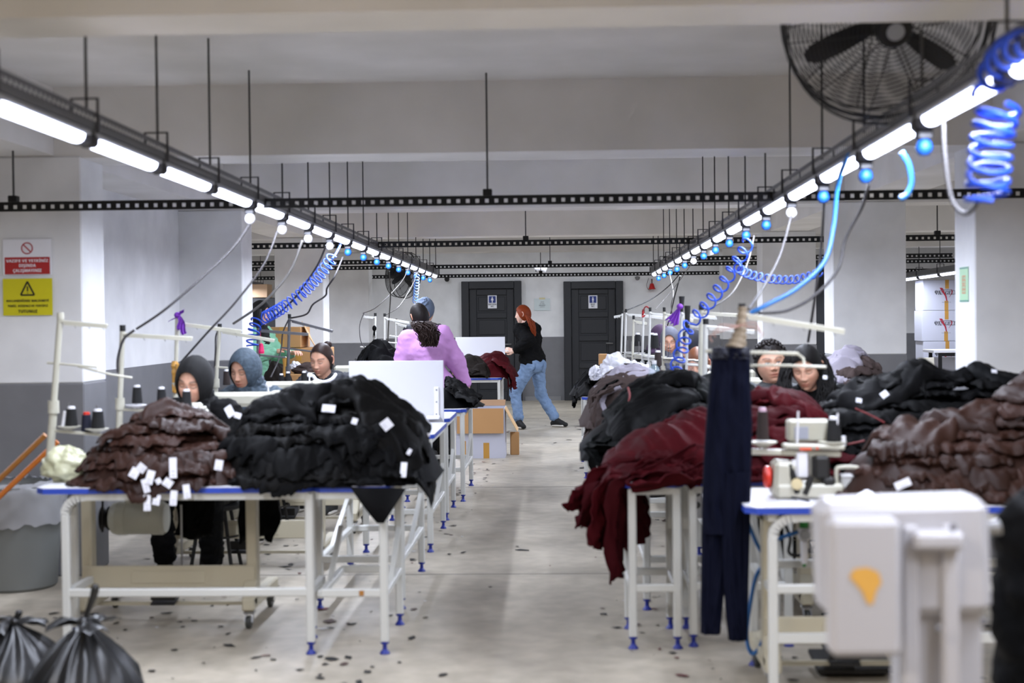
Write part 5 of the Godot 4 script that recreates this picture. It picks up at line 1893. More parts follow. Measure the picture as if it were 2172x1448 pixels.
# ------------------------------------------------------------------ people
# bones: [a, b, radius at a, radius at b]; joined with a smooth minimum and meshed as surface nets
func flesh(bones: Array, cell: float, k: float, wrinkle := 0.0, freq := 9.0) -> Shape:
	var lo := Vector3(1e9, 1e9, 1e9)
	var hi := -lo
	for e in bones:
		var r := maxf(e[2], e[3]) + k + cell * 2.5
		lo = lo.min((e[0] as Vector3) - Vector3.ONE * r).min((e[1] as Vector3) - Vector3.ONE * r)
		hi = hi.max((e[0] as Vector3) + Vector3.ONE * r).max((e[1] as Vector3) + Vector3.ONE * r)
	var nx := int((hi.x - lo.x) / cell) + 2
	var ny := int((hi.y - lo.y) / cell) + 2
	var nz := int((hi.z - lo.z) / cell) + 2
	var f := PackedFloat32Array()
	f.resize(nx * ny * nz)
	f.fill(1.0)
	var sy := nx
	var sz := nx * ny
	for e in bones:
		var a: Vector3 = e[0]
		var b: Vector3 = e[1]
		var ra: float = e[2]
		var rb: float = e[3]
		var m := maxf(ra, rb) + k + cell * 2.0
		var l0 := (a.min(b) - Vector3.ONE * m - lo) / cell
		var h0 := (a.max(b) + Vector3.ONE * m - lo) / cell
		var ab := b - a
		var inv := 1.0 / maxf(1e-8, ab.length_squared())
		for z in range(maxi(0, int(l0.z)), mini(nz - 1, int(h0.z) + 1) + 1):
			for y in range(maxi(0, int(l0.y)), mini(ny - 1, int(h0.y) + 1) + 1):
				var row := z * sz + y * sy
				for x in range(maxi(0, int(l0.x)), mini(nx - 1, int(h0.x) + 1) + 1):
					var ap := lo + Vector3(x, y, z) * cell - a
					var t := clampf(ap.dot(ab) * inv, 0.0, 1.0)
					var d := (ap - ab * t).length() - (ra + (rb - ra) * t)
					var o := f[row + x]
					var hh := k - absf(o - d)
					if hh > 0.0:
						f[row + x] = minf(o, d) - hh * hh * 0.25 / k
					elif d < o:
						f[row + x] = d
	var ids := {}
	var pts := PackedVector3Array()
	var tr := PackedInt32Array()
	var lim := cell * 1.8
	var off := [0, 1, sy, sy + 1, sz, sz + 1, sz + sy, sz + sy + 1]
	var edges := [[0, 1], [2, 3], [4, 5], [6, 7], [0, 2], [1, 3], [4, 6], [5, 7], [0, 4], [1, 5], [2, 6], [3, 7]]
	var cor := [Vector3(0, 0, 0), Vector3(1, 0, 0), Vector3(0, 1, 0), Vector3(1, 1, 0), Vector3(0, 0, 1), Vector3(1, 0, 1), Vector3(0, 1, 1), Vector3(1, 1, 1)]
	var cells := PackedInt32Array()
	for z in nz - 1:
		for y in ny - 1:
			var row := z * sz + y * sy
			for x in nx - 1:
				var q := row + x
				if absf(f[q]) > lim:
					continue
				var s0 := f[q] < 0.0
				if (f[q + 1] < 0.0) == s0 and (f[q + sy] < 0.0) == s0 and (f[q + sy + 1] < 0.0) == s0 and (f[q + sz] < 0.0) == s0 and (f[q + sz + 1] < 0.0) == s0 and (f[q + sz + sy] < 0.0) == s0 and (f[q + sz + sy + 1] < 0.0) == s0:
					continue
				var sum := Vector3.ZERO
				var n_ := 0
				for e in edges:
					var va := f[q + off[e[0]]]
					var vb := f[q + off[e[1]]]
					if (va < 0.0) != (vb < 0.0):
						sum += (cor[e[0]] as Vector3).lerp(cor[e[1]], va / (va - vb))
						n_ += 1
				ids[q] = pts.size()
				cells.push_back(q)
				pts.push_back(lo + (Vector3(x, y, z) + sum / n_) * cell)
	for q in cells:
		var ins := f[q] < 0.0
		# edges along x, y, z from this corner
		for ax in 3:
			var st: int = [1, sy, sz][ax]
			if (f[q + st] < 0.0) == ins:
				continue
			var u: int = [sy, sz, 1][ax]
			var v: int = [sz, 1, sy][ax]
			if not (ids.has(q - u) and ids.has(q - v) and ids.has(q - u - v)):
				continue
			var i0: int = ids[q]
			var i1: int = ids[q - u]
			var i2: int = ids[q - u - v]
			var i3: int = ids[q - v]
			if ins:
				tr.append_array([i0, i1, i2, i0, i2, i3])
			else:
				tr.append_array([i0, i2, i1, i0, i3, i2])
	var s := Shape.new()
	s.patch(pts, tr)
	if wrinkle > 0.0:
		var moved_ := PackedVector3Array()
		for q in s.v.size():
			var p := s.v[q]
			var w := folds.get_noise_3d(p.x * freq * 0.6, p.y * freq * 1.3 + p.x * 2.0, p.z * freq * 0.6)
			moved_.push_back(p + s.n[q] * wrinkle * w)
		s = Shape.new()
		s.patch(moved_, tr)
	return s


func bend(a: Vector3, c: Vector3, la: float, lb: float, hint: Vector3) -> Vector3:
	var d := c - a
	var dist := clampf(d.length(), 0.02, (la + lb) * 0.999)
	var dir := d.normalized()
	var x := (la * la - lb * lb + dist * dist) / (2.0 * dist)
	var h := sqrt(maxf(0.0, la * la - x * x))
	var side := (hint - dir * hint.dot(dir)).normalized()
	return a + dir * x + side * h


func gauss(x: float, y: float, cx: float, cy: float, sx: float, sy: float) -> float:
	var u := (x - cx) / sx
	var v := (y - cy) / sy
	var q := u * u + v * v
	return exp(-q) if q < 9.0 else 0.0


# a head: front along +z, chin at -0.115, crown at +0.115
func head_shape(x: Transform3D, skin: Color, o: Dictionary) -> Shape:
	var nu := 72
	var nv := 74
	var pts := PackedVector3Array()
	var cols := PackedColorArray()
	var tr := PackedInt32Array()
	var sk := skin.srgb_to_linear()
	var lip := Color(sk.r * 0.82, sk.g * 0.52, sk.b * 0.50)
	var browc: Color = (o.get("brow", Color(0.10, 0.075, 0.06)) as Color).srgb_to_linear()
	var open_: bool = o.get("eyes_open", false)
	var gaze: float = o.get("gaze", 0.0)
	var full: float = o.get("full", 1.0)
	for b in nv:
		var th := PI * (b + 0.02) / (nv - 0.96)
		for a in nu:
			var t := a / float(nu) * 2.0 - 1.0
			var ph := PI * (0.42 * t + 0.58 * t * t * t)
			var st := sin(th)
			var p := Vector3(st * sin(ph) * 0.074 * full, cos(th) * 0.115, st * cos(ph) * 0.094)
			var down := clampf(-p.y / 0.115, 0.0, 1.0)
			var fr := clampf(cos(ph) * 1.3 + 0.3, 0.0, 1.0) * clampf(st * 2.0, 0.0, 1.0)
			p.x *= 1.0 - 0.26 * pow(down, 1.7) / full
			if p.z > 0.0:
				# a flatter face that keeps its depth down to the jaw
				p.z += 0.026 * pow(down, 1.3) * fr - 0.010 * clampf(1.0 - absf(p.x) / 0.06, 0.0, 1.0) * fr * (1.0 - down)
			else:
				p.z -= 0.012 * clampf(1.0 - absf(p.y - 0.03) / 0.09, 0.0, 1.0)
				p.z *= 1.0 - 0.35 * pow(down, 1.5)
			var c := sk
			if fr > 0.0 and cos(ph) > 0.0:
				var ax := absf(p.x)
				var y := p.y
				var dz := 0.0
				dz += 0.005 * gauss(ax, y, 0.030, 0.030, 0.026, 0.010)
				dz -= 0.011 * gauss(ax, y, 0.031, 0.011, 0.017, 0.012)
				dz += 0.0065 * gauss(ax, y, 0.031, 0.009, 0.012, 0.009)
				dz += 0.006 * gauss(ax, y, 0.0, 0.018, 0.008, 0.02)
				dz += 0.014 * gauss(ax, y, 0.0, -0.006, 0.0085, 0.018)
				dz += 0.017 * gauss(ax, y, 0.0, -0.024, 0.010, 0.011)
				dz += 0.010 * gauss(ax, y, 0.012, -0.028, 0.007, 0.007)
				dz -= 0.004 * gauss(ax, y, 0.0, -0.041, 0.010, 0.006)
				dz += 0.007 * gauss(ax, y, 0.0, -0.053, 0.020, 0.006)
				dz += 0.007 * gauss(ax, y, 0.0, -0.066, 0.017, 0.007)
				dz -= 0.005 * gauss(ax, y, 0.0, -0.0592, 0.022, 0.0025)
				dz -= 0.004 * gauss(ax, y, 0.0, -0.078, 0.02, 0.006)
				dz += 0.010 * gauss(ax, y, 0.0, -0.096, 0.022, 0.015)
				dz += 0.006 * full * gauss(ax, y, 0.043, -0.016, 0.02, 0.022)
				p.z += dz * fr
				# lips, brows, lids
				c = c.lerp(lip, clampf(1.25 * gauss(ax, y, 0.0, -0.0585, 0.025, 0.0105), 0.0, 0.95))
				c = c.lerp(Color(sk.r * 0.35, sk.g * 0.2, sk.b * 0.2), 0.8 * gauss(ax, y, 0.0, -0.0592, 0.021, 0.0022))
				c = c.lerp(Color(sk.r * 1.0, sk.g * 0.80, sk.b * 0.78), 0.45 * gauss(ax, y, 0.045, -0.020, 0.018, 0.018))
				var arch := 0.031 + 0.006 * (1.0 - pow((ax - 0.036) / 0.024, 2.0))
				if ax > 0.011 and ax < 0.058:
					c = c.lerp(browc, 0.85 * exp(-pow((y - arch) / 0.0042, 2.0)) * clampf((ax - 0.011) / 0.006, 0.0, 1.0))
				var ex := (ax - 0.031) / 0.0155
				if absf(ex) < 1.15:
					if open_:
						var up := 0.0135 - 0.005 * ex * ex
						var dn := 0.0055 + 0.004 * ex * ex
						if y < up and y > dn:
							c = Color(0.36, 0.33, 0.32)
							var gx := p.x - (0.031 if p.x > 0.0 else -0.031) - gaze
							if gx * gx + (y - 0.0102) * (y - 0.0102) < 0.0062 * 0.0062:
								c = Color(0.02, 0.012, 0.008)
						elif absf(y - up) < 0.0028:
							c = browc.lerp(c, 0.1)
					else:
						var low := 0.0035 + 0.004 * ex * ex
						c = c.lerp(browc, 0.9 * exp(-pow((y - low) / 0.0028, 2.0)) * clampf((1.15 - absf(ex)) * 4.0, 0.0, 1.0))
						c = c.lerp(Color(sk.r * 0.72, sk.g * 0.6, sk.b * 0.58), 0.55 * exp(-pow((y - 0.0185) / 0.004, 2.0)) * clampf((1.15 - absf(ex)) * 3.0, 0.0, 1.0))
				c = c.lerp(Color(sk.r * 0.45, sk.g * 0.3, sk.b * 0.28), 0.8 * gauss(ax, y, 0.0085, -0.0345, 0.004, 0.003))
			pts.push_back(x * p)
			cols.push_back(c)
	for b in nv - 1:
		for a in nu:
			var k := b * nu + a
			var m := b * nu + (a + 1) % nu
			tr.append_array([k, k + nu, m, m, k + nu, m + nu])
	var s := Shape.new()
	s.patch(pts, tr, cols)
	if o.get("ears", true):
		for sg in [-1, 1]:
			var e := Shape.new()
			e.tint = Color(sk.r * 0.97, sk.g * 0.86, sk.b * 0.84)
			var ring := []
			for q in 9:
				var an := -0.6 + q * 0.62
				ring.append(Vector3(sg * (0.078 + 0.006 * sin(an)), 0.002 + 0.028 * cos(an), -0.014 - 0.015 * sin(an)))
			e.tube(ring, 0.0055, 7, 0.006)
			e.blob(Vector3(sg * 0.073, 0.0, -0.010), Vector3(0.007, 0.024, 0.014))
			s.add(e, x)
	return s


# hair, cap or hood: a shell round the head, open about an axis; op(t) is the half angle of the opening
func shell(x: Transform3D, axis: Vector3, rad: Vector3, off: Vector3, op: Array, strand := 0.0, nu := 52, nv := 22, seed_ := 0.0) -> Shape:
	var zf := axis.normalized()
	var xs := Vector3.UP.cross(zf).normalized()
	var yu := zf.cross(xs)
	var pts := PackedVector3Array()
	for b in nv:
		var f := b / float(nv - 1)
		for a in nu + 1:
			var t := TAU * a / nu
			var ct := cos(t)
			var up: float = op[0] if ct > 0.0 else op[2]
			var a0: float = lerpf(op[1], up, ct * ct)
			var al := lerpf(a0, PI - 0.001, pow(f, 0.85))
			var dir := zf * cos(al) + (xs * sin(t) + yu * ct) * sin(al)
			var r := 1.0 + strand * (noise.get_noise_3d(t * 9.0, f * 2.0, seed_) + 0.6 * noise.get_noise_3d(dir.x * 6.0, dir.y * 6.0 + seed_, dir.z * 6.0))
			if b == 0:
				r *= 0.965
			pts.push_back(x * (Vector3(dir.x * rad.x, dir.y * rad.y, dir.z * rad.z) * r + off))
	var s := Shape.new()
	s.sheet(pts, nu + 1, nv)
	# turned so that the outside faces out
	var mid := s.v[(nv / 2) * (nu + 1)] - x * off
	if s.n[(nv / 2) * (nu + 1)].dot(mid) < 0.0:
		var q := Shape.new()
		var tr := PackedInt32Array()
		for b in nv - 1:
			for a in nu:
				var k := b * (nu + 1) + a
				tr.append_array([k, k + nu + 1, k + 1, k + 1, k + nu + 1, k + nu + 2])
		q.patch(pts, tr)
		return q
	return s


var hand_cache := {}

# a right hand: wrist at 0, fingers along +x, back of the hand +y, thumb towards +z
func hand_shape(curl: float, skin: Color) -> Shape:
	var key := "%.2f" % curl
	if not hand_cache.has(key):
		var b := []
		b.append([Vector3(-0.03, 0, 0), Vector3(0.02, 0, 0), 0.023, 0.023])
		var zs := [0.029, 0.010, -0.009, -0.027]
		var ls := [0.070, 0.078, 0.072, 0.056]
		for k in 4:
			var root := Vector3(0.088 - 0.004 * absf(k - 1.2), 0.0, zs[k])
			b.append([Vector3(0.012, 0, zs[k] * 0.55), root, 0.014, 0.0115])
			var p := root
			var an := curl * 0.7 + 0.05 * k
			var seg := [0.45, 0.31, 0.24]
			for m in 3:
				var q := p + Vector3(cos(an), -sin(an), 0.05 * (1.2 - k)) * (ls[k] as float) * (seg[m] as float)
				b.append([p, q, 0.0092 - 0.0008 * m, 0.0086 - 0.0009 * m])
				p = q
				an += curl
		b.append([Vector3(0.015, -0.006, 0.020), Vector3(0.048, -0.014, 0.046), 0.014, 0.0115])
		b.append([Vector3(0.048, -0.014, 0.046), Vector3(0.074, -0.022, 0.052), 0.0105, 0.0098])
		b.append([Vector3(0.074, -0.022, 0.052), Vector3(0.094, -0.030 - 0.01 * curl, 0.046), 0.0095, 0.008])
		hand_cache[key] = flesh(b, 0.005, 0.008)
	var s := Shape.new()
	s.add(hand_cache[key])
	var l := skin.srgb_to_linear()
	s.c.fill(l)
	return s


func add_hand(s: Shape, wrist: Vector3, dir: Vector3, back: Vector3, right: bool, curl: float, skin: Color, k := 1.0) -> void:
	var f := dir.normalized()
	var n := (back - f * back.dot(f)).normalized()
	var z := f.cross(n)
	# for the right hand the thumb lies at f x n; the left is its mirror image
	s.add(hand_shape(curl, skin), Transform3D(Basis(f * k, n * k, (z if right else -z) * k), wrist))


func person(label: String, pos: Vector3, yaw: float, o: Dictionary) -> Node3D:
	var root := thing("person", label, "person", pos, yaw)
	var hip: float = o.get("hip", 0.88)
	var lean: float = o.get("lean", 0.1)
	var sidel: float = o.get("side", 0.0)
	var skin: Color = o.get("skin", Color(0.80, 0.60, 0.50))
	var ub := Basis(Vector3(0, 0, 1), sidel) * Basis(Vector3(1, 0, 0), lean)
	var u := ub * Vector3.UP
	var X := ub * Vector3.RIGHT * (o.get("broad", 1.0) as float)
	var fw := ub * Vector3.BACK
	var P := Vector3(0, hip, 0)
	var C := P + u * 0.31
	var N := P + u * 0.485
	var hb := Basis(Vector3.UP, o.get("head_yaw", 0.0)) * Basis(Vector3(0, 0, 1), o.get("head_roll", 0.0)) * Basis(Vector3(1, 0, 0), o.get("head_pitch", 0.2))
	var H: Vector3 = N + (u * 0.06 + hb * Vector3(0, 0.105, 0.022))
	var k: float = o.get("head", 1.0)
	var hx := Transform3D(hb * Basis.from_scale(Vector3.ONE * k), H)
	var shl := N - u * 0.045 + X * 0.155
	var shr := N - u * 0.045 - X * 0.155
	var wl: Vector3 = o.get("wrist_l", P + Vector3(0.22, -0.02, 0.05))
	var wr: Vector3 = o.get("wrist_r", P + Vector3(-0.22, -0.02, 0.05))
	var el := bend(shl, wl, 0.27, 0.245, o.get("elbow_l", Vector3(0.6, -0.6, -0.5)))
	var er := bend(shr, wr, 0.27, 0.245, o.get("elbow_r", Vector3(-0.6, -0.6, -0.5)))
	wl = el + (wl - el).limit_length(0.25)
	wr = er + (wr - er).limit_length(0.25)
	var hl := P + Vector3(0.085, -0.03, 0)
	var hr := P + Vector3(-0.085, -0.03, 0)
	var al: Vector3 = o.get("ankle_l", Vector3(0.11, 0.085, 0.0))
	var ar: Vector3 = o.get("ankle_r", Vector3(-0.11, 0.085, 0.0))
	var kl := bend(hl, al, 0.405, 0.40, o.get("knee_l", Vector3(0.1, 0, 1)))
	var kr := bend(hr, ar, 0.405, 0.40, o.get("knee_r", Vector3(-0.1, 0, 1)))
	# the body: one surface of skin under the clothes, with head and hands
	var b := [
		[P + X * 0.07, P - X * 0.07, 0.098, 0.098], [P, C, 0.098, 0.10], [C + X * 0.07, C - X * 0.07, 0.094, 0.094], [C, N - u * 0.05, 0.09, 0.07],
		[shl, shr, 0.055, 0.055], [N - u * 0.05, H + hb * Vector3(0, -0.03, -0.015), 0.055, 0.050],
		[shl, el, 0.046, 0.038], [el, wl, 0.037, 0.024], [shr, er, 0.046, 0.038], [er, wr, 0.037, 0.024],
		[hl, kl, 0.080, 0.054], [kl, al, 0.052, 0.036], [hr, kr, 0.080, 0.054], [kr, ar, 0.052, 0.036]]
	var body := flesh(b, 0.017, 0.035)
	body.c.fill(skin.srgb_to_linear())
	body.add(head_shape(hx, skin, o))
	add_hand(body, wl, o.get("hand_l", wl - el), o.get("back_l", Vector3.UP), false, o.get("curl", 0.45), skin)
	add_hand(body, wr, o.get("hand_r", wr - er), o.get("back_r", Vector3.UP), true, o.get("curl", 0.45), skin)
	obj("body", body, mats.skin, root)
	# clothes
	var g: float = o.get("loose", 0.022)
	var hem := P + u * (o.get("hem", 0.0) as float)
	var t := [
		[hem + X * 0.075, hem - X * 0.075, 0.098 + g, 0.098 + g], [hem, C, 0.10 + g, 0.10 + g], [C + X * 0.075, C - X * 0.075, 0.094 + g, 0.094 + g], [C, N - u * 0.06, 0.095 + g, 0.065 + g * 0.7],
		[shl, shr, 0.052 + g * 0.8, 0.052 + g * 0.8],
		[shl, el, 0.052 + g, 0.046 + g], [el, wl.lerp(el, 0.12), 0.044 + g, 0.030 + g * 0.6], [shr, er, 0.052 + g, 0.046 + g], [er, wr.lerp(er, 0.12), 0.044 + g, 0.030 + g * 0.6]]
	if o.get("collar", true):
		t.append([N - u * 0.02 - fw * 0.015, N + u * 0.02 - fw * 0.012, 0.068, 0.064])
	if o.get("hood", false):
		t.append([N - fw * 0.085 + X * 0.06 - u * 0.01, N - fw * 0.085 - X * 0.06 - u * 0.01, 0.05, 0.05])
		t.append([N - fw * 0.09 - u * 0.02, N - fw * 0.10 - u * 0.12, 0.055, 0.03])
	obj(o.get("top_name", "sweater"), flesh(t, 0.0145, 0.04, o.get("wrinkle", 0.010), 10.0), o.top, root)
	var lg: float = o.get("leg_loose", 0.014)
	var l := [
		[P + X * 0.072, P - X * 0.072, 0.100 + lg, 0.100 + lg], [P - Vector3(0.06, 0.03, 0.035), P - Vector3(-0.06, 0.03, 0.035), 0.088 + lg, 0.088 + lg],
		[hl, kl, 0.084 + lg, 0.058 + lg], [kl, al + (kl - al) * 0.14, 0.056 + lg, 0.045 + lg * 1.4], [hr, kr, 0.084 + lg, 0.058 + lg], [kr, ar + (kr - ar) * 0.14, 0.056 + lg, 0.045 + lg * 1.4]]
	var ls := flesh(l, 0.0145, 0.03, 0.008, 11.0)
	var trs := obj("trousers", ls, o.get("bottom", mats.cloth_black), root)
	if o.has("pockets"):
		for sg in [-1, 1]:
			var pk := Shape.new()
			var pp := PackedVector3Array()
			for bb in 5:
				for aa in 5:
					var uu := aa / 4.0 - 0.5
					var vv := bb / 4.0 - 0.5
					var q := P + Vector3(sg * 0.075 + uu * 0.095, -0.06 - vv * 0.11 - (0.02 * (0.5 - absf(uu)) if bb == 4 else 0.0), 0)
					q.z = 0.0
					for tv in ls.v:
						if absf(tv.x - q.x) < 0.014 and absf(tv.y - q.y) < 0.014 and tv.z < q.z:
							q.z = tv.z
					q.z -= 0.003
					pp.push_back(q)
			pk.sheet(pp, 5, 5, -0.003)
			obj("pocket", pk, o.pockets, trs)
	for e in [[al, kl, o.get("toe_l", Vector3(0.1, 0, 1))], [ar, kr, o.get("toe_r", Vector3(-0.1, 0, 1))]]:
		var a: Vector3 = e[0]
		var toe: Vector3 = (e[2] as Vector3).normalized()
		var heel := a - toe * 0.045 + Vector3(0, -0.045, 0)
		var sh := flesh([[a + Vector3(0, -0.01, 0), heel, 0.040, 0.037], [heel, a + toe * 0.15 + Vector3(0, -0.055, 0), 0.036, 0.030], [a, a + toe * 0.10 + Vector3(0, -0.04, 0), 0.038, 0.034]], 0.011, 0.02)
		var so := obj("shoe", sh, o.get("shoe", mats.rubber_black), root)
		var sl := flesh([[heel + Vector3(0, -0.026, 0), a + toe * 0.155 + Vector3(0, -0.072, 0), 0.016, 0.014], [heel + Vector3(0, -0.028, 0) + toe.cross(Vector3.UP) * 0.025, a + toe * 0.12 + toe.cross(Vector3.UP) * 0.028 + Vector3(0, -0.072, 0), 0.014, 0.014], [heel + Vector3(0, -0.028, 0) - toe.cross(Vector3.UP) * 0.025, a + toe * 0.12 - toe.cross(Vector3.UP) * 0.028 + Vector3(0, -0.072, 0), 0.014, 0.014]], 0.009, 0.012)
		obj("sole", sl, mat("sole_white", Color(0.80, 0.78, 0.74), 0.6), so)
	# headwear or hair
	match o.get("cover", "hair"):
		"hijab":
			var hj := shell(hx, Vector3(0, -0.10, 1), Vector3(0.094, 0.134, 0.118), Vector3(0, 0.004, -0.010), o.get("face_open", [0.80, 0.70, 1.02]), 0.018, 56, 24, yaw)
			var dr := [[H + hb * Vector3(0, -0.07, -0.02) * k, N - u * 0.02, 0.082 * k, 0.085], [H + hb * Vector3(0, -0.105, 0.035) * k, N - u * 0.08 + fw * 0.07, 0.05, 0.072],
				[N - u * 0.03 + X * 0.05, N - u * 0.10 + X * 0.15, 0.085, 0.060], [N - u * 0.03 - X * 0.05, N - u * 0.10 - X * 0.15, 0.085, 0.060], [N - fw * 0.05, N - u * 0.2 - fw * 0.06, 0.09, 0.085], [N - u * 0.05 + fw * 0.04, N - u * 0.24 + fw * 0.06, 0.08, 0.07]]
			hj.add(flesh(dr, 0.0125, 0.04, 0.012, 12.0))
			obj("headscarf", hj, o.scarf, root)
		"beanie":
			var bn := shell(hx, Vector3(0, -0.55, 0.85), Vector3(0.092, 0.135, 0.125), Vector3(0, 0.012, -0.02), [0.95, 1.15, 1.45], 0.02, 48, 20, 4.0)
			bn.add(flesh([[hx * Vector3(0, 0.06, -0.08), hx * Vector3(0.0, 0.0, -0.15), 0.07, 0.05]], 0.012, 0.02, 0.012, 20.0))
			obj("headscarf", bn, o.scarf, root)
		_:
			var hr_ := shell(hx, o.get("hair_axis", Vector3(0, -0.42, 1)), o.get("hair_size", Vector3(0.083, 0.124, 0.108)), Vector3(0, 0.003, -0.006), o.get("hair_open", [1.12, 1.22, 1.55]), o.get("hair_rough", 0.018), 60, 24, 2.0)
			if o.has("tail"):
				for q in o.tail:
					hr_.add(q)
			obj("hair", hr_, o.hair, root)
	return root


# strands from a root, spreading along a line
func strands(line: Array, n: int, spread: Array, r0: float, r1: float, seed_: float) -> Shape:
	var s := Shape.new()
	var l := curve(line, 5)
	for k in n:
		var a := k * 2.399
		var rad := sqrt((k + 0.5) / n)
		var pts := []
		var rr := PackedFloat32Array()
		for m in l.size():
			var f := m / float(l.size() - 1)
			var w: float = lerpf(spread[0], spread[1], f) if f < 0.5 or spread.size() < 3 else lerpf(spread[1], spread[2], f * 2.0 - 1.0)
			if spread.size() > 2 and f < 0.5:
				w = lerpf(spread[0], spread[1], f * 2.0)
			var off := Vector3(cos(a), 0.25 * sin(a * 1.3), sin(a)) * rad * w
			off += Vector3(noise.get_noise_2d(f * 5.0, k + seed_), 0, noise.get_noise_2d(f * 5.0, k + seed_ + 50.0)) * w * 0.5
			pts.append((l[m] as Vector3) + off)
			rr.push_back(lerpf(r0, r1, pow(f, 1.5)))
		s.pipe(pts, rr, 5)
	return s


func seated(label: String, head_px: Vector2, d: float, yaw: float, o: Dictionary) -> Node3D:
	# the head's place decides where the seat stands
	var h := at(head_px.x, head_px.y, d)
	var lean: float = o.get("lean", 0.3)
	var side: float = o.get("side", 0.0)
	var pitch: float = o.get("head_pitch", 0.2)
	var ub := Basis(Vector3(0, 0, 1), side) * Basis(Vector3(1, 0, 0), lean)
	var hb := Basis(Vector3.UP, o.get("head_yaw", 0.0)) * Basis(Vector3(0, 0, 1), o.get("head_roll", 0.0)) * Basis(Vector3(1, 0, 0), pitch)
	var rel := ub * Vector3(0, 0.545, 0) + hb * Vector3(0, 0.105, 0.022)
	var w := Basis(Vector3.UP, yaw) * rel
	var hip := h.y - rel.y
	o.hip = hip
	if not o.has("ankle_l"):
		o.ankle_l = Vector3(0.14, 0.085, 0.36)
		o.ankle_r = Vector3(-0.14, 0.085, 0.36)
		o.knee_l = Vector3(0.1, 1, 0.6)
		o.knee_r = Vector3(-0.1, 1, 0.6)
	if not o.has("wrist_l"):
		o.wrist_l = Vector3(0.12, maxf(hip + 0.22, TOP + 0.05), 0.42)
		o.wrist_r = Vector3(-0.12, maxf(hip + 0.22, TOP + 0.05), 0.42)
	var base := Vector3(h.x - w.x, 0, h.z - w.z)
	var p := person(label, base, yaw, o)
	if o.get("stool", true):
		stool(base - Basis(Vector3.UP, yaw) * Vector3(0, 0, 0.03), hip - 0.125, label)
	return p


var stools := 0

func stool(where: Vector3, h: float, who: String) -> void:
	stools += 1
	var w := who.split(" ")
	var o := thing("stool", "dark round work stool under the " + " ".join(w.slice(0, mini(9, w.size()))), "stool", Vector3(where.x, 0, where.z))
	var s := Shape.new()
	s.lathe([Vector2(0.0001, h), Vector2(0.14, h), Vector2(0.155, h - 0.012), Vector2(0.155, h - 0.03), Vector2(0.14, h - 0.04), Vector2(0.0001, h - 0.04)], Transform3D(), 24)
	obj("seat", s, mats.rubber_black, o)
	for k in 4:
		var a := PI / 4 + k * PI / 2
		var l := Shape.new()
		l.tube([Vector3(cos(a) * 0.10, h - 0.04, sin(a) * 0.10), Vector3(cos(a) * 0.17, 0, sin(a) * 0.17)], 0.011, 8)
		obj("leg", l, mats.dark_iron, o)
	var r := Shape.new()
	var ring := []
	for k in 17:
		ring.append(Vector3(cos(TAU * k / 16) * 0.145, 0.2, sin(TAU * k / 16) * 0.145))
	r.tube(ring, 0.007, 6, -1.0, false)
	obj("foot_ring", r, mats.dark_iron, o)


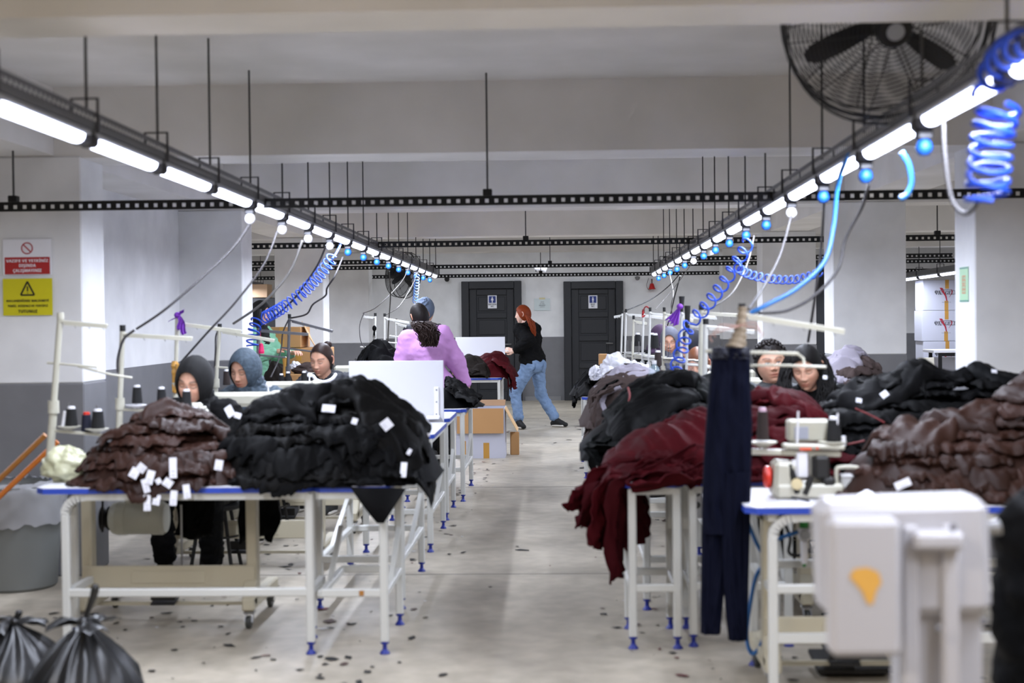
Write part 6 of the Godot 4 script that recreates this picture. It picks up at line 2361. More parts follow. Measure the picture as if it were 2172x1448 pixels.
func build_people() -> void:
	var fair := Color(0.86, 0.67, 0.57)
	var tan := Color(0.75, 0.57, 0.475)
	var dark_hair := mat("hair_dark", Color(0.085, 0.065, 0.06), 0.6)
	var black_hair := mat("hair_black", Color(0.055, 0.048, 0.048), 0.6)
	var red_hair := mat("hair_red", Color(0.52, 0.22, 0.10), 0.45)
	var brown_hair := mat("hair_brown", Color(0.15, 0.10, 0.085), 0.5)
	for h in [dark_hair, black_hair, red_hair, brown_hair]:
		h.metallic_specular = 0.3
	var black := mat("wool_black", Color(0.05, 0.05, 0.053), 0.85)
	black.metallic_specular = 0.25
	var bluegrey := mat("scarf_blue_grey", Color(0.34, 0.40, 0.45), 0.8)
	world_tex(bluegrey, grain(0.05, Color(0.42, 0.46, 0.50), Color(1, 1, 1), 77, 4), 2.6)
	var lilac := mat("knit_lilac", Color(0.72, 0.52, 0.74), 0.85)
	var denim := mat("denim_blue", Color(0.50, 0.60, 0.73), 0.85)
	world_tex(denim, grain(0.03, Color(0.78, 0.80, 0.82), Color(1, 1, 1), 41, 5), 1.4)
	var navy := mat("jacket_navy", Color(0.085, 0.095, 0.13), 0.8)

	# --- seated along the first row
	seated("woman in black hijab and black top bent over the brown trousers", Vector2(411, 810), 7.9, -0.15, {"lean": 0.42, "head_pitch": 0.36, "head_yaw": 0.0, "head_roll": -0.12, "skin": fair, "top": black, "scarf": mat("scarf_black", Color(0.035, 0.035, 0.038), 0.85), "cover": "hijab", "ears": false, "loose": 0.035, "wrist_l": Vector3(0.11, 0.80, 0.42), "wrist_r": Vector3(-0.2, 0.82, 0.40), "back_l": Vector3(0.3, 1, 0), "head": 1.10})
	seated("woman in marbled blue-grey hijab looking down at her machine", Vector2(519, 785), 9.25, -0.35, {"lean": 0.34, "head_pitch": 0.34, "head_yaw": -0.02, "head_roll": -0.05, "skin": tan, "top": bluegrey, "scarf": bluegrey, "cover": "hijab", "ears": false, "loose": 0.03, "head": 1.08})
	var bun := []
	var b := seated("woman with hair in a bun, navy jacket over white collar", Vector2(682, 763), 10.75, -0.28, {"lean": 0.26, "head_pitch": 0.34, "head_yaw": -0.05, "head_roll": -0.06, "skin": tan, "top": navy, "hair": brown_hair, "loose": 0.035, "hood": true, "hair_open": [1.22, 1.30, 1.62], "tail": [], "head": 1.04})
	var kn := Shape.new()
	kn.blob(Vector3.ZERO, Vector3(0.034, 0.03, 0.032), Basis(), 14, 9)
	var hb: MeshInstance3D = b.get_node("hair")
	var top_of := at(695, 731, 10.84)
	world_obj("bun", kn.moved(Transform3D(Basis(), top_of)), brown_hair, b)
	var wc := Shape.new()
	wc.tube(curve(path([[664, 797, 10.66], [672, 806, 10.60], [688, 810, 10.57], [704, 804, 10.60], [712, 794, 10.68]]), 5), 0.014, 7)
	world_obj("shirt_collar", wc, mats.tag_paper, b)

	# --- the other row
	var curly := []
	for k in 90:
		var a := k * 2.399
		var e := 0.15 + 1.25 * (k / 90.0)
		var bb := Shape.new()
		var dd := Vector3(cos(a) * sin(e), cos(e), sin(a) * sin(e))
		if dd.z > 0.45 and dd.y < 0.72:
			continue
		bb.blob(Vector3(dd.x * 0.10, 0.012 + dd.y * 0.125, -0.012 + dd.z * 0.105), Vector3(0.016, 0.013, 0.017) * (0.8 + 0.4 * rng.randf()), Basis(Vector3(0, 0, 1), k), 8, 6)
		curly.append(bb)
	var cw := seated("dark curly-haired woman looking straight towards the aisle", Vector2(1635, 771), 8.85, -0.02, {"lean": 0.15, "head_pitch": 0.02, "head_yaw": 0.05, "head_roll": 0.10, "skin": tan, "top": mat("jacket_grey", Color(0.34, 0.35, 0.36), 0.8), "hair": dark_hair, "eyes_open": true, "gaze": 0.001, "full": 1.16, "loose": 0.03, "hair_rough": 0.07, "hair_open": [1.10, 1.25, 1.6], "head": 1.08, "hair_size": Vector3(0.094, 0.128, 0.112)})
	var hs := Shape.new()
	var hq := Basis(Vector3.UP, 0.03) * Basis(Vector3(0, 0, 1), 0.10)
	for q in curly:
		hs.add(q, Transform3D(hq, at(1635, 768, 8.85)))
	world_obj("curl", hs, dark_hair, cw)
	var loose_hair := []
	var dw := seated("woman with long loose dark hair bowing over her sewing", Vector2(1711, 780), 7.72, -0.30, {"lean": 0.40, "head_pitch": 0.42, "head_yaw": -0.12, "head_roll": 0.05, "skin": fair, "top": black, "hair": black_hair, "loose": 0.03, "hair_open": [1.10, 1.10, 1.5], "hair_size": Vector3(0.086, 0.127, 0.112)})
	var lh := Shape.new()
	for e in [[1680, 752, 1667, 790, 1664, 830, 1672, 856], [1676, 757, 1662, 800, 1668, 840, 1678, 862], [1737, 752, 1751, 790, 1756, 830, 1748, 872], [1742, 757, 1757, 800, 1758, 845, 1752, 880], [1731, 750, 1745, 785, 1746, 830, 1738, 866]]:
		lh.add(strands(path([[e[0], e[1], 7.74], [e[2], e[3], 7.72], [e[4], e[5], 7.68], [e[6], e[7], 7.66]]), 46, [0.024, 0.036, 0.034], 0.0058, 0.003, e[0]))
	world_obj("loose_hair", lh, black_hair, dw)
	seated("woman in plain grey headscarf among the white stands", Vector2(1421, 724), 13.0, -0.05, {"lean": 0.2, "head_pitch": 0.28, "head_yaw": -0.1, "skin": tan, "top": black, "scarf": mat("scarf_grey", Color(0.32, 0.33, 0.38), 0.8), "cover": "hijab", "ears": false})
	seated("woman in purple-topped black patterned headscarf behind the grey headscarf", Vector2(1402, 716), 14.3, 0.55, {"lean": 0.2, "head_pitch": 0.25, "head_yaw": 0.3, "skin": fair, "top": black, "scarf": mat("scarf_purple", Color(0.20, 0.11, 0.22), 0.8), "cover": "hijab", "ears": false})
	seated("woman in dark navy headscarf turned sideways by the coiled blue hose", Vector2(1468, 734), 11.25, -0.9, {"lean": 0.2, "head_pitch": 0.3, "head_yaw": -0.2, "skin": fair, "top": mats.cloth_grey, "scarf": mat("scarf_navy", Color(0.07, 0.075, 0.12), 0.8), "cover": "hijab", "ears": false})
	seated("person with auburn hair half hidden by the navy trousers", Vector2(1480, 772), 10.15, -0.25, {"lean": 0.36, "head_pitch": 0.45, "head_yaw": -0.1, "skin": fair, "top": black, "hair": mat("hair_auburn", Color(0.42, 0.24, 0.13), 0.5)})

	# --- standing in the open bay: green sleeve, black hijab, packing a carton
	var gx := at(548, 662, 14.1)
	var up := gx.y - 0.66
	person("woman in black hijab and mint green top packing the cardboard carton", Vector3(gx.x - 0.05, 0, gx.z), 1.25, {"hip": up, "lean": 0.08, "head_pitch": 0.22, "head_yaw": -0.15, "skin": fair, "top": mat("knit_mint", Color(0.48, 0.70, 0.58), 0.85), "scarf": mats.scarf_black, "cover": "hijab", "ears": false, "loose": 0.032, "wrist_r": Vector3(-0.12, up + 0.27, 0.33), "wrist_l": Vector3(0.12, up + 0.25, 0.36), "hand_r": Vector3(0, 0.35, 1)})

	# --- standing at the white board, seen from behind
	var lx := at(914, 690, 12.75)
	var tail_l := [strands(path([[880, 690, 12.58], [892, 686, 12.50], [908, 704, 12.44], [911, 732, 12.44]]), 190, [0.022, 0.105, 0.075], 0.0062, 0.003, 3.0)]
	var lil := person("woman in lilac sweater seen from behind, long dark ponytail", Vector3(lx.x, 0, -12.78), PI + 0.10, {"hip": 0.845, "lean": 0.16, "head_pitch": 0.42, "head_yaw": 0.35, "head_roll": -0.16, "side": -0.13, "skin": tan, "top": lilac, "hair": dark_hair, "loose": 0.036, "hood": false, "broad": 0.98, "wrinkle": 0.005, "hem": 0.0,
		"wrist_l": Vector3(0.235, 1.00, 0.30), "elbow_l": Vector3(0.35, -1, -0.3), "wrist_r": Vector3(-0.36, 0.74, 0.06), "elbow_r": Vector3(-1, 0, -0.4), "hand_r": Vector3(-0.1, -1, 0.1), "back_r": Vector3(-1, 0, -0.3), "hair_open": [1.12, 1.22, 1.62]})
	var tl := Shape.new()
	for q in tail_l:
		tl.add(q)
	world_obj("ponytail", tl, brown_hair, lil)
	var cx := at(895, 657, 14.45)
	person("person in slouchy grey-blue cap behind the lilac sweater", Vector3(cx.x, 0, -14.5), PI - 0.4, {"hip": cx.y - 0.66, "lean": 0.08, "head_pitch": 0.1, "skin": tan, "top": navy, "scarf": mat("cap_blue_grey", Color(0.33, 0.38, 0.46), 0.85), "cover": "beanie", "wrist_l": Vector3(0.2, 0.95, 0.3), "wrist_r": Vector3(-0.2, 0.95, 0.3)})

	# --- red-haired woman stepping along the aisle
	var rp := at(1131, 766, 18.62)
	var ry := -2.20
	var inv := Basis(Vector3.UP, ry).inverse()
	var base := Vector3(rp.x, 0, rp.z)
	var f1 := on_floor(1101, 909)
	var f2 := on_floor(1180, 905)
	f1.y = 0.09
	f2.y = 0.09
	var hand := at(1091, 744, 18.4)
	var fore := inv * Vector3(-1, 0, -0.2)
	var red := person("red-haired woman in black hoodie and light blue jeans walking", base, ry, {"hip": 0.85, "lean": 0.22, "side": 0.0, "head_pitch": 0.14, "head_yaw": 0.42, "skin": Color(0.90, 0.74, 0.66), "top": black, "top_name": "hoodie", "bottom": denim, "pockets": denim, "hair": red_hair, "loose": 0.036, "hem": 0.05, "hood": true, "eyes_open": true, "brow": Color(0.45, 0.25, 0.15),
		"wrist_l": inv * (hand - base), "elbow_l": inv * Vector3(0.5, -0.6, 0.9), "wrist_r": inv * (hand - base) + inv * Vector3(0.03, 0.01, -0.09), "hand_r": inv * Vector3(-1, 0.1, 0.3), "hand_l": inv * Vector3(-1, 0.15, -0.1), "back_l": inv * Vector3(0, 0.3, 1),
		"ankle_l": inv * (f1 - base), "ankle_r": inv * (f2 - base), "toe_l": inv * Vector3(0.45, 0, 0.9), "toe_r": inv * Vector3(0.75, 0, 0.5), "knee_l": inv * Vector3(-0.8, 0, -0.5), "knee_r": inv * Vector3(-0.6, 0, -0.6), "hair_open": [1.06, 1.12, 1.5], "leg_loose": 0.016})
	var rt := strands(path([[1116, 668, 18.56], [1124, 680, 18.46], [1130, 694, 18.42], [1133, 712, 18.42]]), 60, [0.012, 0.045, 0.02], 0.006, 0.003, 9.0)
	world_obj("ponytail", rt, red_hair, red)
	var ph := Shape.new()
	ph.box(at(1074, 744, 18.28), Vector3(0.03, 0.012, 0.10), Basis(Vector3.UP, 0.4), 0.003)
	single("scissors", ph, mats.plastic_white, "small pale thread snips held by the red-haired woman", "scissors")


# ------------------------------------------------------------------ overhead: sockets, cords, coils, fans
# cords start at a tray, which hangs nearer than the bench the cord runs to; amount 0 leaves the list as it is, 2 moves all of it
func nearer(list: Array, amount: int) -> Array:
	var out := []
	for k in list.size():
		var f := 1.0 - float(k) / (list.size() - 1) if amount == 1 else float(mini(amount, 1))
		out.append([list[k][0], list[k][1], list[k][2] * lerpf(1.0, 0.8, f)])
	return out


func cord(label: String, list: Array, r: float, m: Material, called := "power_cord", category := "cord", to_stand := 0) -> MeshInstance3D:
	var s := Shape.new()
	s.tube(curve(path(nearer(list, to_stand)), 8), r, 7)
	return single(called, s, m, label, category)


func coil(label: String, list: Array, radius: float, turns: float, r: float, m: Material, to_stand := 0) -> MeshInstance3D:
	var s := Shape.new()
	s.tube(coil_points(curve(path(nearer(list, to_stand)), 8), radius, turns), r, 6)
	return single("coiled_air_hose", s, m, label, "hose")


func socket(label: String, p: Vector3, m: Material, group: String, k := 1.0) -> void:
	var o := thing("hanging_socket", label, "socket", p, 0.0, group)
	var b := Shape.new()
	b.box(Vector3(0, -0.012, 0), Vector3(0.05, 0.03, 0.05), Basis(), 0.005)
	obj("bracket", b, mats.light_cap, o)
	var s := Shape.new()
	s.lathe([Vector2(0.0001, -0.098 * k), Vector2(0.020 * k, -0.095 * k), Vector2(0.033 * k, -0.078 * k), Vector2(0.035 * k, -0.062 * k), Vector2(0.028 * k, -0.042 * k), Vector2(0.018 * k, -0.03 * k), Vector2(0.0001, -0.026 * k)], Transform3D(), 16, true)
	obj("plug_body", s, m, o)


func fan(label: String, where: Vector3, b: Basis, R: float, hang: Vector3) -> void:
	var o := thing("wall_fan", label, "fan", where)
	var m: Material = mats.fan_black
	var rim := Shape.new()
	for z in [0.075, 0.0, -0.075]:
		var ring := []
		for k in 49:
			ring.append(b * Vector3(cos(TAU * k / 48) * R, sin(TAU * k / 48) * R, z))
		rim.tube(ring, 0.007 if z == 0.0 else 0.0035, 6, -1.0, false)
	obj("rim", rim, m, o)
	for side in [1, -1]:
		var g := Shape.new()
		var count := 23
		for q in count:
			var f := (q + 1.5) / float(count + 1)
			var ring := []
			for k in 41:
				ring.append(b * Vector3(cos(TAU * k / 40) * R * f, sin(TAU * k / 40) * R * f, side * (0.075 + 0.05 * (1.0 - f * f))))
			g.tube(ring, 0.0021, 4, -1.0, false)
		for k in 10:
			var a := TAU * k / 10 + 0.15
			var pts := []
			for q in 6:
				var f := 0.12 + 0.88 * q / 5.0
				pts.append(b * Vector3(cos(a) * R * f, sin(a) * R * f, side * (0.077 + 0.05 * (1.0 - f * f))))
			g.tube(pts, 0.0026, 5, -1.0, false)
		obj("guard_grille", g, m, o)
	for k in 3:
		var a := deg_to_rad(206.0 + 119.0 * k) if k < 2 else deg_to_rad(85.0)
		var pts := PackedVector3Array()
		var dir := Vector3(cos(a), sin(a), 0)
		var sd := Vector3(-sin(a), cos(a), 0)
		for y in 9:
			var f := y / 8.0
			var c := dir * lerpf(0.05, R * 0.86, f)
			var w := R * (0.08 + 0.12 * sin(f * PI * 0.75)) * (1.0 if f < 0.95 else 0.45)
			for x in 5:
				var g := x / 4.0 - 0.5
				pts.push_back(b * (c + sd * g * w + Vector3(0, 0, g * 0.05 * (1.2 - f))))
		var bl := Shape.new()
		bl.sheet(pts, 5, 9, 0.003)
		obj("blade", bl, m, o)
	var h := Shape.new()
	var hx := Transform3D(b * Basis(Vector3(1, 0, 0), PI / 2), Vector3.ZERO)
	h.lathe([Vector2(0.0001, 0.135), Vector2(0.05, 0.135), Vector2(0.062, 0.12), Vector2(0.062, 0.04), Vector2(0.05, -0.03), Vector2(0.075, -0.06), Vector2(0.075, -0.20), Vector2(0.05, -0.23), Vector2(0.0001, -0.23)], hx, 20)
	obj("hub", h, m, o)
	var bd := Shape.new()
	bd.lathe([Vector2(0.0001, 0.003), Vector2(0.03, 0.003), Vector2(0.03, 0.0)], Transform3D(hx.basis, b * Vector3(0, 0, 0.137)), 16)
	obj("badge", bd, mats.light_housing, o)
	var br := Shape.new()
	br.tube([b * Vector3(0, 0, -0.18), b * Vector3(0, 0, -0.18) + hang * 0.5, b * Vector3(0, 0, -0.18) + hang], 0.014, 8)
	obj("bracket", br, m, o)


func build_overhead() -> void:
	for k in range(0, 15):
		var d := 4.708 + 0.887 * k
		var white := k == 3 or k == 9
		socket("%s round socket hanging from the tray above the navy trousers, %s from camera" % ["white" if white else "blue", nth(k)], Vector3(RIGHT_RAIL, tray_y(1, d) + 0.0, -d), mats.plastic_white if white else mats.socket_blue, "sockets above the navy trousers row", 0.82)
	for k in range(3, 16):
		var d := 4.904 + 0.88 * k
		var white := k < 7
		socket("%s round socket hanging from the tray above the black hijab, %s from camera" % ["white" if white else "blue", nth(k - 3)], Vector3(LEFT_RAIL, tray_y(-1, d), -d), mats.plastic_white if white else mats.socket_blue, "sockets above the black hijab row", 0.82)
	var g: Material = mats.cord_grey
	cord("grey power cord sagging to the stand pole beside the black hijab", [[530, 475, 9.43], [490, 530, 8.8], [410, 605, 8.1], [345, 660, 7.6], [290, 697, 7.36]], 0.0065, g, "power_cord", "cord", 1)
	cord("grey power cord dropping behind the black hijab woman's head", [[588, 490, 10.5], [560, 560, 9.8], [500, 640, 9.2], [440, 705, 8.7], [384, 768, 8.45]], 0.0065, g, "power_cord", "cord", 1)
	cord("pale power cord sagging to the stand between the two hijabs", [[641, 510, 11.6], [615, 575, 10.8], [560, 640, 10.1], [495, 686, 9.7]], 0.0085, mats.cord_white, "power_cord", "cord", 1)
	cord("dark grey power cord running beside the coiled blue hose", [[692, 520, 12.7], [670, 568, 12.2], [625, 632, 11.5], [575, 678, 10.95]], 0.0075, mats.cord_grey, "power_cord", "cord", 1)
	cord("kinked grey cord running down to the slotted stand arm", [[727, 545, 13.8], [710, 585, 13.0], [694, 610, 12.6], [690, 627, 12.2], [664, 645, 11.8], [650, 666, 11.5], [618, 674, 11.3]], 0.007, mats.cord_grey, "power_cord", "cord", 1)
	cord("grey cord looping down the slotted stand beside the cartons", [[612, 678, 11.28], [600, 705, 11.28], [597, 735, 11.28], [590, 765, 11.2], [574, 800, 11.0]], 0.006, mats.cord_grey)
	cord("grey cord looping down the stand pole beside the black hijab", [[285, 700, 7.34], [262, 720, 7.33], [250, 760, 7.33], [250, 790, 7.33]], 0.007, g)
	coil("bright blue coiled air hose slanting across the white column", [[706, 545, 13.2], [676, 585, 12.5], [640, 622, 11.9], [600, 652, 11.3], [556, 676, 10.95]], 0.044, 20, 0.0062, mats.hose_blue, 1)
	cord("straight blue lead from tray to the slanting coil", [[722, 518, 13.6], [714, 535, 13.4], [705, 548, 13.2]], 0.008, mats.hose_blue, "air_hose", "hose", 2)
	coil("blue hose coil wound round the stand behind the blue-grey hijab", [[545, 678, 10.9], [538, 705, 10.85], [534, 735, 10.85]], 0.045, 5, 0.0065, mats.hose_blue)
	coil("thin pale blue coil hanging straight down behind the grey cap", [[884, 585, 19.3], [883, 612, 19.3], [880, 640, 19.3]], 0.03, 9, 0.006, mat("hose_pale", Color(0.35, 0.55, 0.90), 0.4), 1)
	cord("pale cord from the far tray to the white frame", [[868, 566, 17.6], [850, 600, 16.4], [800, 650, 15.2], [770, 664, 14.8]], 0.005, mats.cord_white, "power_cord", "cord", 1)
	cord("second pale cord from the far tray to the white frame", [[888, 575, 18.6], [872, 610, 17.2], [846, 650, 15.4], [818, 668, 14.5]], 0.005, mats.cord_white, "power_cord", "cord", 1)
	cord("black cord hanging straight beside the caged far fan", [[826, 575, 16.2], [828, 630, 16.0], [824, 690, 15.8], [822, 740, 15.7]], 0.006, mats.cord_black, "power_cord", "cord", 1)
	cord("grey cord bowing along the end of the white frame", [[772, 664, 14.7], [763, 690, 14.6], [766, 725, 14.5], [782, 745, 14.5]], 0.005, g)
	# the other row
	coil("large bright blue hose coil hanging from the tray above all the piles", [[2120, 225, 4.86], [2106, 280, 4.86], [2100, 330, 4.88], [2098, 362, 4.9], [2096, 385, 4.92], [2094, 404, 4.92], [2094, 428, 4.92]], 0.054, 8, 0.0085, mats.hose_blue, 2)
	coil("bright blue hose coil wrapped over the tray beside the big fan", [[2092, 205, 4.9], [2110, 150, 4.8], [2140, 110, 4.6], [2185, 90, 4.4]], 0.036, 5, 0.0085, mats.hose_blue, 2)
	cord("sky blue air hose looping from tray down to the navy trousers' stand", [[1838, 306, 6.95], [1812, 312, 6.9], [1790, 350, 6.85], [1776, 400, 6.8], [1768, 480, 6.6], [1748, 556, 6.3], [1690, 612, 6.0], [1630, 645, 5.75], [1592, 664, 5.6]], 0.0095, mats.air_hose_blue, "air_hose", "hose", 1)
	cord("short sky blue hose end dangling with a brass tip", [[1912, 322, 6.25], [1928, 350, 6.25], [1934, 385, 6.25], [1926, 410, 6.25], [1910, 422, 6.25]], 0.0105, mats.air_hose_blue, "air_hose", "hose", 2)
	cord("grey cord bowing from tray past the column to the stand", [[1843, 390, 6.99], [1828, 440, 6.9], [1794, 505, 6.7], [1778, 570, 6.4], [1730, 625, 6.1], [1670, 658, 5.85], [1608, 664, 5.6]], 0.0065, g, "power_cord", "cord", 1)
	cord("grey cord hanging nearly straight in front of the dark-haired woman", [[1748, 425, 8.1], [1742, 520, 7.7], [1730, 620, 7.2], [1714, 725, 6.9]], 0.0065, g, "power_cord", "cord", 1)
	cord("thin grey cord slanting down to the navy trousers' clamp", [[1680, 452, 9.2], [1655, 540, 8.2], [1625, 600, 7.0], [1588, 655, 5.7]], 0.0065, g, "power_cord", "cord", 1)
	cord("grey cord hanging under the big fan and curling to the blue coil", [[2000, 262, 5.45], [2004, 330, 5.4], [2018, 420, 5.3], [2045, 452, 5.2], [2066, 440, 5.1], [2076, 420, 5.0]], 0.0065, g, "power_cord", "cord", 2)
	coil("bright blue hose coil slanting down among the white thread stands", [[1588, 512, 10.9], [1570, 545, 10.4], [1535, 600, 9.9], [1497, 650, 9.4], [1462, 690, 9.0], [1446, 740, 8.9], [1432, 790, 8.8], [1428, 822, 8.7]], 0.038, 16, 0.006, mats.hose_blue, 1)
	coil("blue hose coil stretched level between tray and dark shutter", [[1562, 566, 10.6], [1590, 582, 10.9], [1640, 592, 11.2], [1690, 592, 11.5], [1738, 578, 11.8]], 0.025, 15, 0.0052, mats.hose_blue, 2)
	cord("black cord sagging across the wall to the far white stand", [[1446, 575, 17.0], [1420, 605, 16.0], [1380, 635, 14.8], [1324, 660, 13.4]], 0.005, mats.cord_black, "power_cord", "cord", 1)
	cord("black cord hanging to the purple-patterned headscarf's bench", [[1443, 585, 16.5], [1432, 625, 15.4], [1424, 660, 14.6], [1416, 690, 14.0]], 0.006, mats.cord_black, "power_cord", "cord", 1)
	cord("white cord hanging to the grey headscarf's bench", [[1420, 580, 18.0], [1428, 620, 15.5], [1424, 650, 14.4], [1430, 690, 13.6]], 0.005, mats.cord_white, "power_cord", "cord", 1)
	cord("pale cord slanting across the wall behind the red bell", [[1470, 555, 15.5], [1430, 610, 14.2], [1390, 656, 12.6]], 0.004, mats.cord_white, "power_cord", "cord", 1)
	cord("pale cord dropping from tray to the thick white stand", [[1600, 500, 11.4], [1585, 560, 10.4], [1550, 625, 9.4], [1492, 660, 8.7]], 0.005, mats.cord_white, "power_cord", "cord", 1)
	# fans
	fan("large black caged fan hung behind the beam, tilted towards the floor", at(1882, 42, 4.95), Basis(Vector3(1, 0, 0), 0.50), 0.352, Vector3(0, 0.28, -0.06))
	fan("small far black caged fan turned sideways beside the white column", at(856, 583, 19.2), Basis(Vector3.UP, 1.05) * Basis(Vector3(1, 0, 0), 0.15), 0.31, Vector3(-0.1, 0.40, 0))


# ------------------------------------------------------------------ boxes, bags, signs and the rest
func crumple(c: Vector3, r: Vector3, amp: float, freq: float, seed_: float, nu := 44, nv := 26, flat := true) -> Shape:
	var pts := PackedVector3Array()
	for b in nv:
		var th := PI * (b + 0.01) / (nv - 0.98)
		for a in nu + 1:
			var ph := TAU * (a % nu) / nu
			var d := Vector3(sin(th) * cos(ph), cos(th), sin(th) * sin(ph))
			var w := 1.0 + amp * (1.4 * noise.get_noise_3d(d.x * freq * 0.6 + seed_, d.y * freq * 0.6, d.z * freq * 0.6) + 1.1 * (0.5 - ridge(d.x * freq * 0.45 + seed_, d.y * freq * 0.45 + d.z * freq * 0.35, seed_ * 0.3)))
			var p := Vector3(d.x * r.x, d.y * r.y, d.z * r.z) * w
			if flat:
				p.y = maxf(p.y, -r.y * 0.92)
			pts.push_back(c + p)
	var s := Shape.new()
	var tr := PackedInt32Array()
	for b in nv - 1:
		for a in nu:
			var k := b * (nu + 1) + a
			tr.append_array([k, k + 1, k + nu + 1, k + nu + 1, k + 1, k + nu + 2])
	s.patch(pts, tr)
	return s


func bin_bag(label: String, c: Vector3, R: float, neck: float, tail: Vector3, seed_: float) -> void:
	var o := thing("bin_bag", label, "bin bag", c)
	var nu := 72
	var rows := [[0.0, 0.55], [0.02, 0.80], [0.10, 1.0], [0.22, 1.02], [0.38, 0.95], [0.55, 0.82], [0.70, 0.62], [0.82, 0.42], [0.91, 0.24], [0.97, 0.12], [1.0, 0.075]]
	var pts := PackedVector3Array()
	for q in rows:
		for a in nu + 1:
			var an := TAU * (a % nu) / nu
			var pleat: float = sin(an * 13.0 + 2.0 * sin(an * 3.0 + seed_)) * 0.05 * smoothstep(0.1, 0.9, q[0]) + 0.06 * noise.get_noise_3d(cos(an) * 2.5 + seed_, q[0] * 4.0, sin(an) * 2.5)
			var r: float = R * q[1] * (1.0 + pleat * (1.5 if q[0] > 0.5 else 1.0) + 0.05 * noise.get_noise_3d(cos(an) * 7.0, q[0] * 9.0 + seed_, sin(an) * 7.0))
			pts.push_back(Vector3(cos(an) * r, q[0] * neck, sin(an) * r))
	var s := Shape.new()
	var tr := PackedInt32Array()
	for b in rows.size() - 1:
		for a in nu:
			var k := b * (nu + 1) + a
			tr.append_array([k, k + nu + 1, k + 1, k + 1, k + nu + 1, k + nu + 2])
	s.patch(pts, tr)
	obj("sack", s, mats.bin_bag_black, o)
	var kn := Shape.new()
	kn.blob(Vector3(0, neck + 0.005, 0), Vector3(0.028, 0.020, 0.026))
	kn.pipe(curve([Vector3(0, neck, 0), tail * 0.3 + Vector3(0, neck, 0), tail * 0.7 + Vector3(0.005, neck, 0), tail + Vector3(0, neck, 0)], 4), PackedFloat32Array([0.014, 0.012, 0.010, 0.010, 0.010, 0.011, 0.012, 0.013, 0.014, 0.015, 0.015, 0.013, 0.008]), 8)
	for k in 3:
		var ear := PackedVector3Array()
		var dir := Vector3(cos(k * 2.1 + seed_), 0.35, sin(k * 2.1 + seed_)).normalized()
		var sd := dir.cross(Vector3.UP).normalized()
		for b in 6:
			for a in 6:
				ear.push_back(Vector3(0, neck, 0) + dir * 0.13 * b / 5.0 + sd * (a / 5.0 - 0.5) * (0.02 + 0.10 * b / 5.0) + Vector3(0, 0.012 * sin(a * 2.0 + b), 0) - Vector3(0, 0.05 * pow(b / 5.0, 2.0), 0))
		kn.sheet(ear, 6, 6, 0.002)
	obj("knot", kn, mats.bin_bag_black, o)


func carton(label: String, lo: Vector3, hi: Vector3, m: Material, tape := true, called := "carton", group := "") -> Node3D:
	var c := Vector3((lo.x + hi.x) / 2, lo.y, (lo.z + hi.z) / 2)
	var o := thing(called, label, "box", c, 0.0, group)
	var s := Shape.new()
	s.box((lo + hi) / 2 - c, hi - lo, Basis(), 0.006)
	obj("shell", s, m, o)
	if tape:
		var z := hi.z - c.z + 0.001
		var h := hi.y - lo.y
		for e in [[Vector3(0, h - minf(0.065, h * 0.2), z), Vector3(0.055, minf(0.13, h * 0.4), 0.002)], [Vector3(-0.01, minf(0.07, h * 0.2), z), Vector3(0.055, minf(0.14, h * 0.4), 0.002)], [Vector3(0, h + 0.0005, 0), Vector3(0.055, 0.002, hi.z - lo.z)]]:
			var t := Shape.new()
			t.box(e[0], e[1])
			obj("tape", t, mats.tape_brown, o)
	return o


func build_small_things() -> void:
	signs()
	boards()
	cartons()
	bags_and_bin()
	hanging_trousers()
	control_box()
	bits()
	lint()


func sign_plate(called: String, label: String, p0: Vector3, p1: Vector3, m: Material) -> Node3D:
	# two opposite corners on the face they are stuck to
	var c := (p0 + p1) / 2
	var o := thing(called, label, "sign", Vector3(c.x, minf(p0.y, p1.y), c.z))
	var s := Shape.new()
	s.box(Vector3(0, absf(p0.y - p1.y) / 2, 0.002), Vector3(absf(p0.x - p1.x), absf(p0.y - p1.y), 0.003), Basis(), 0.0)
	obj("sheet", s, m, o)
	return o


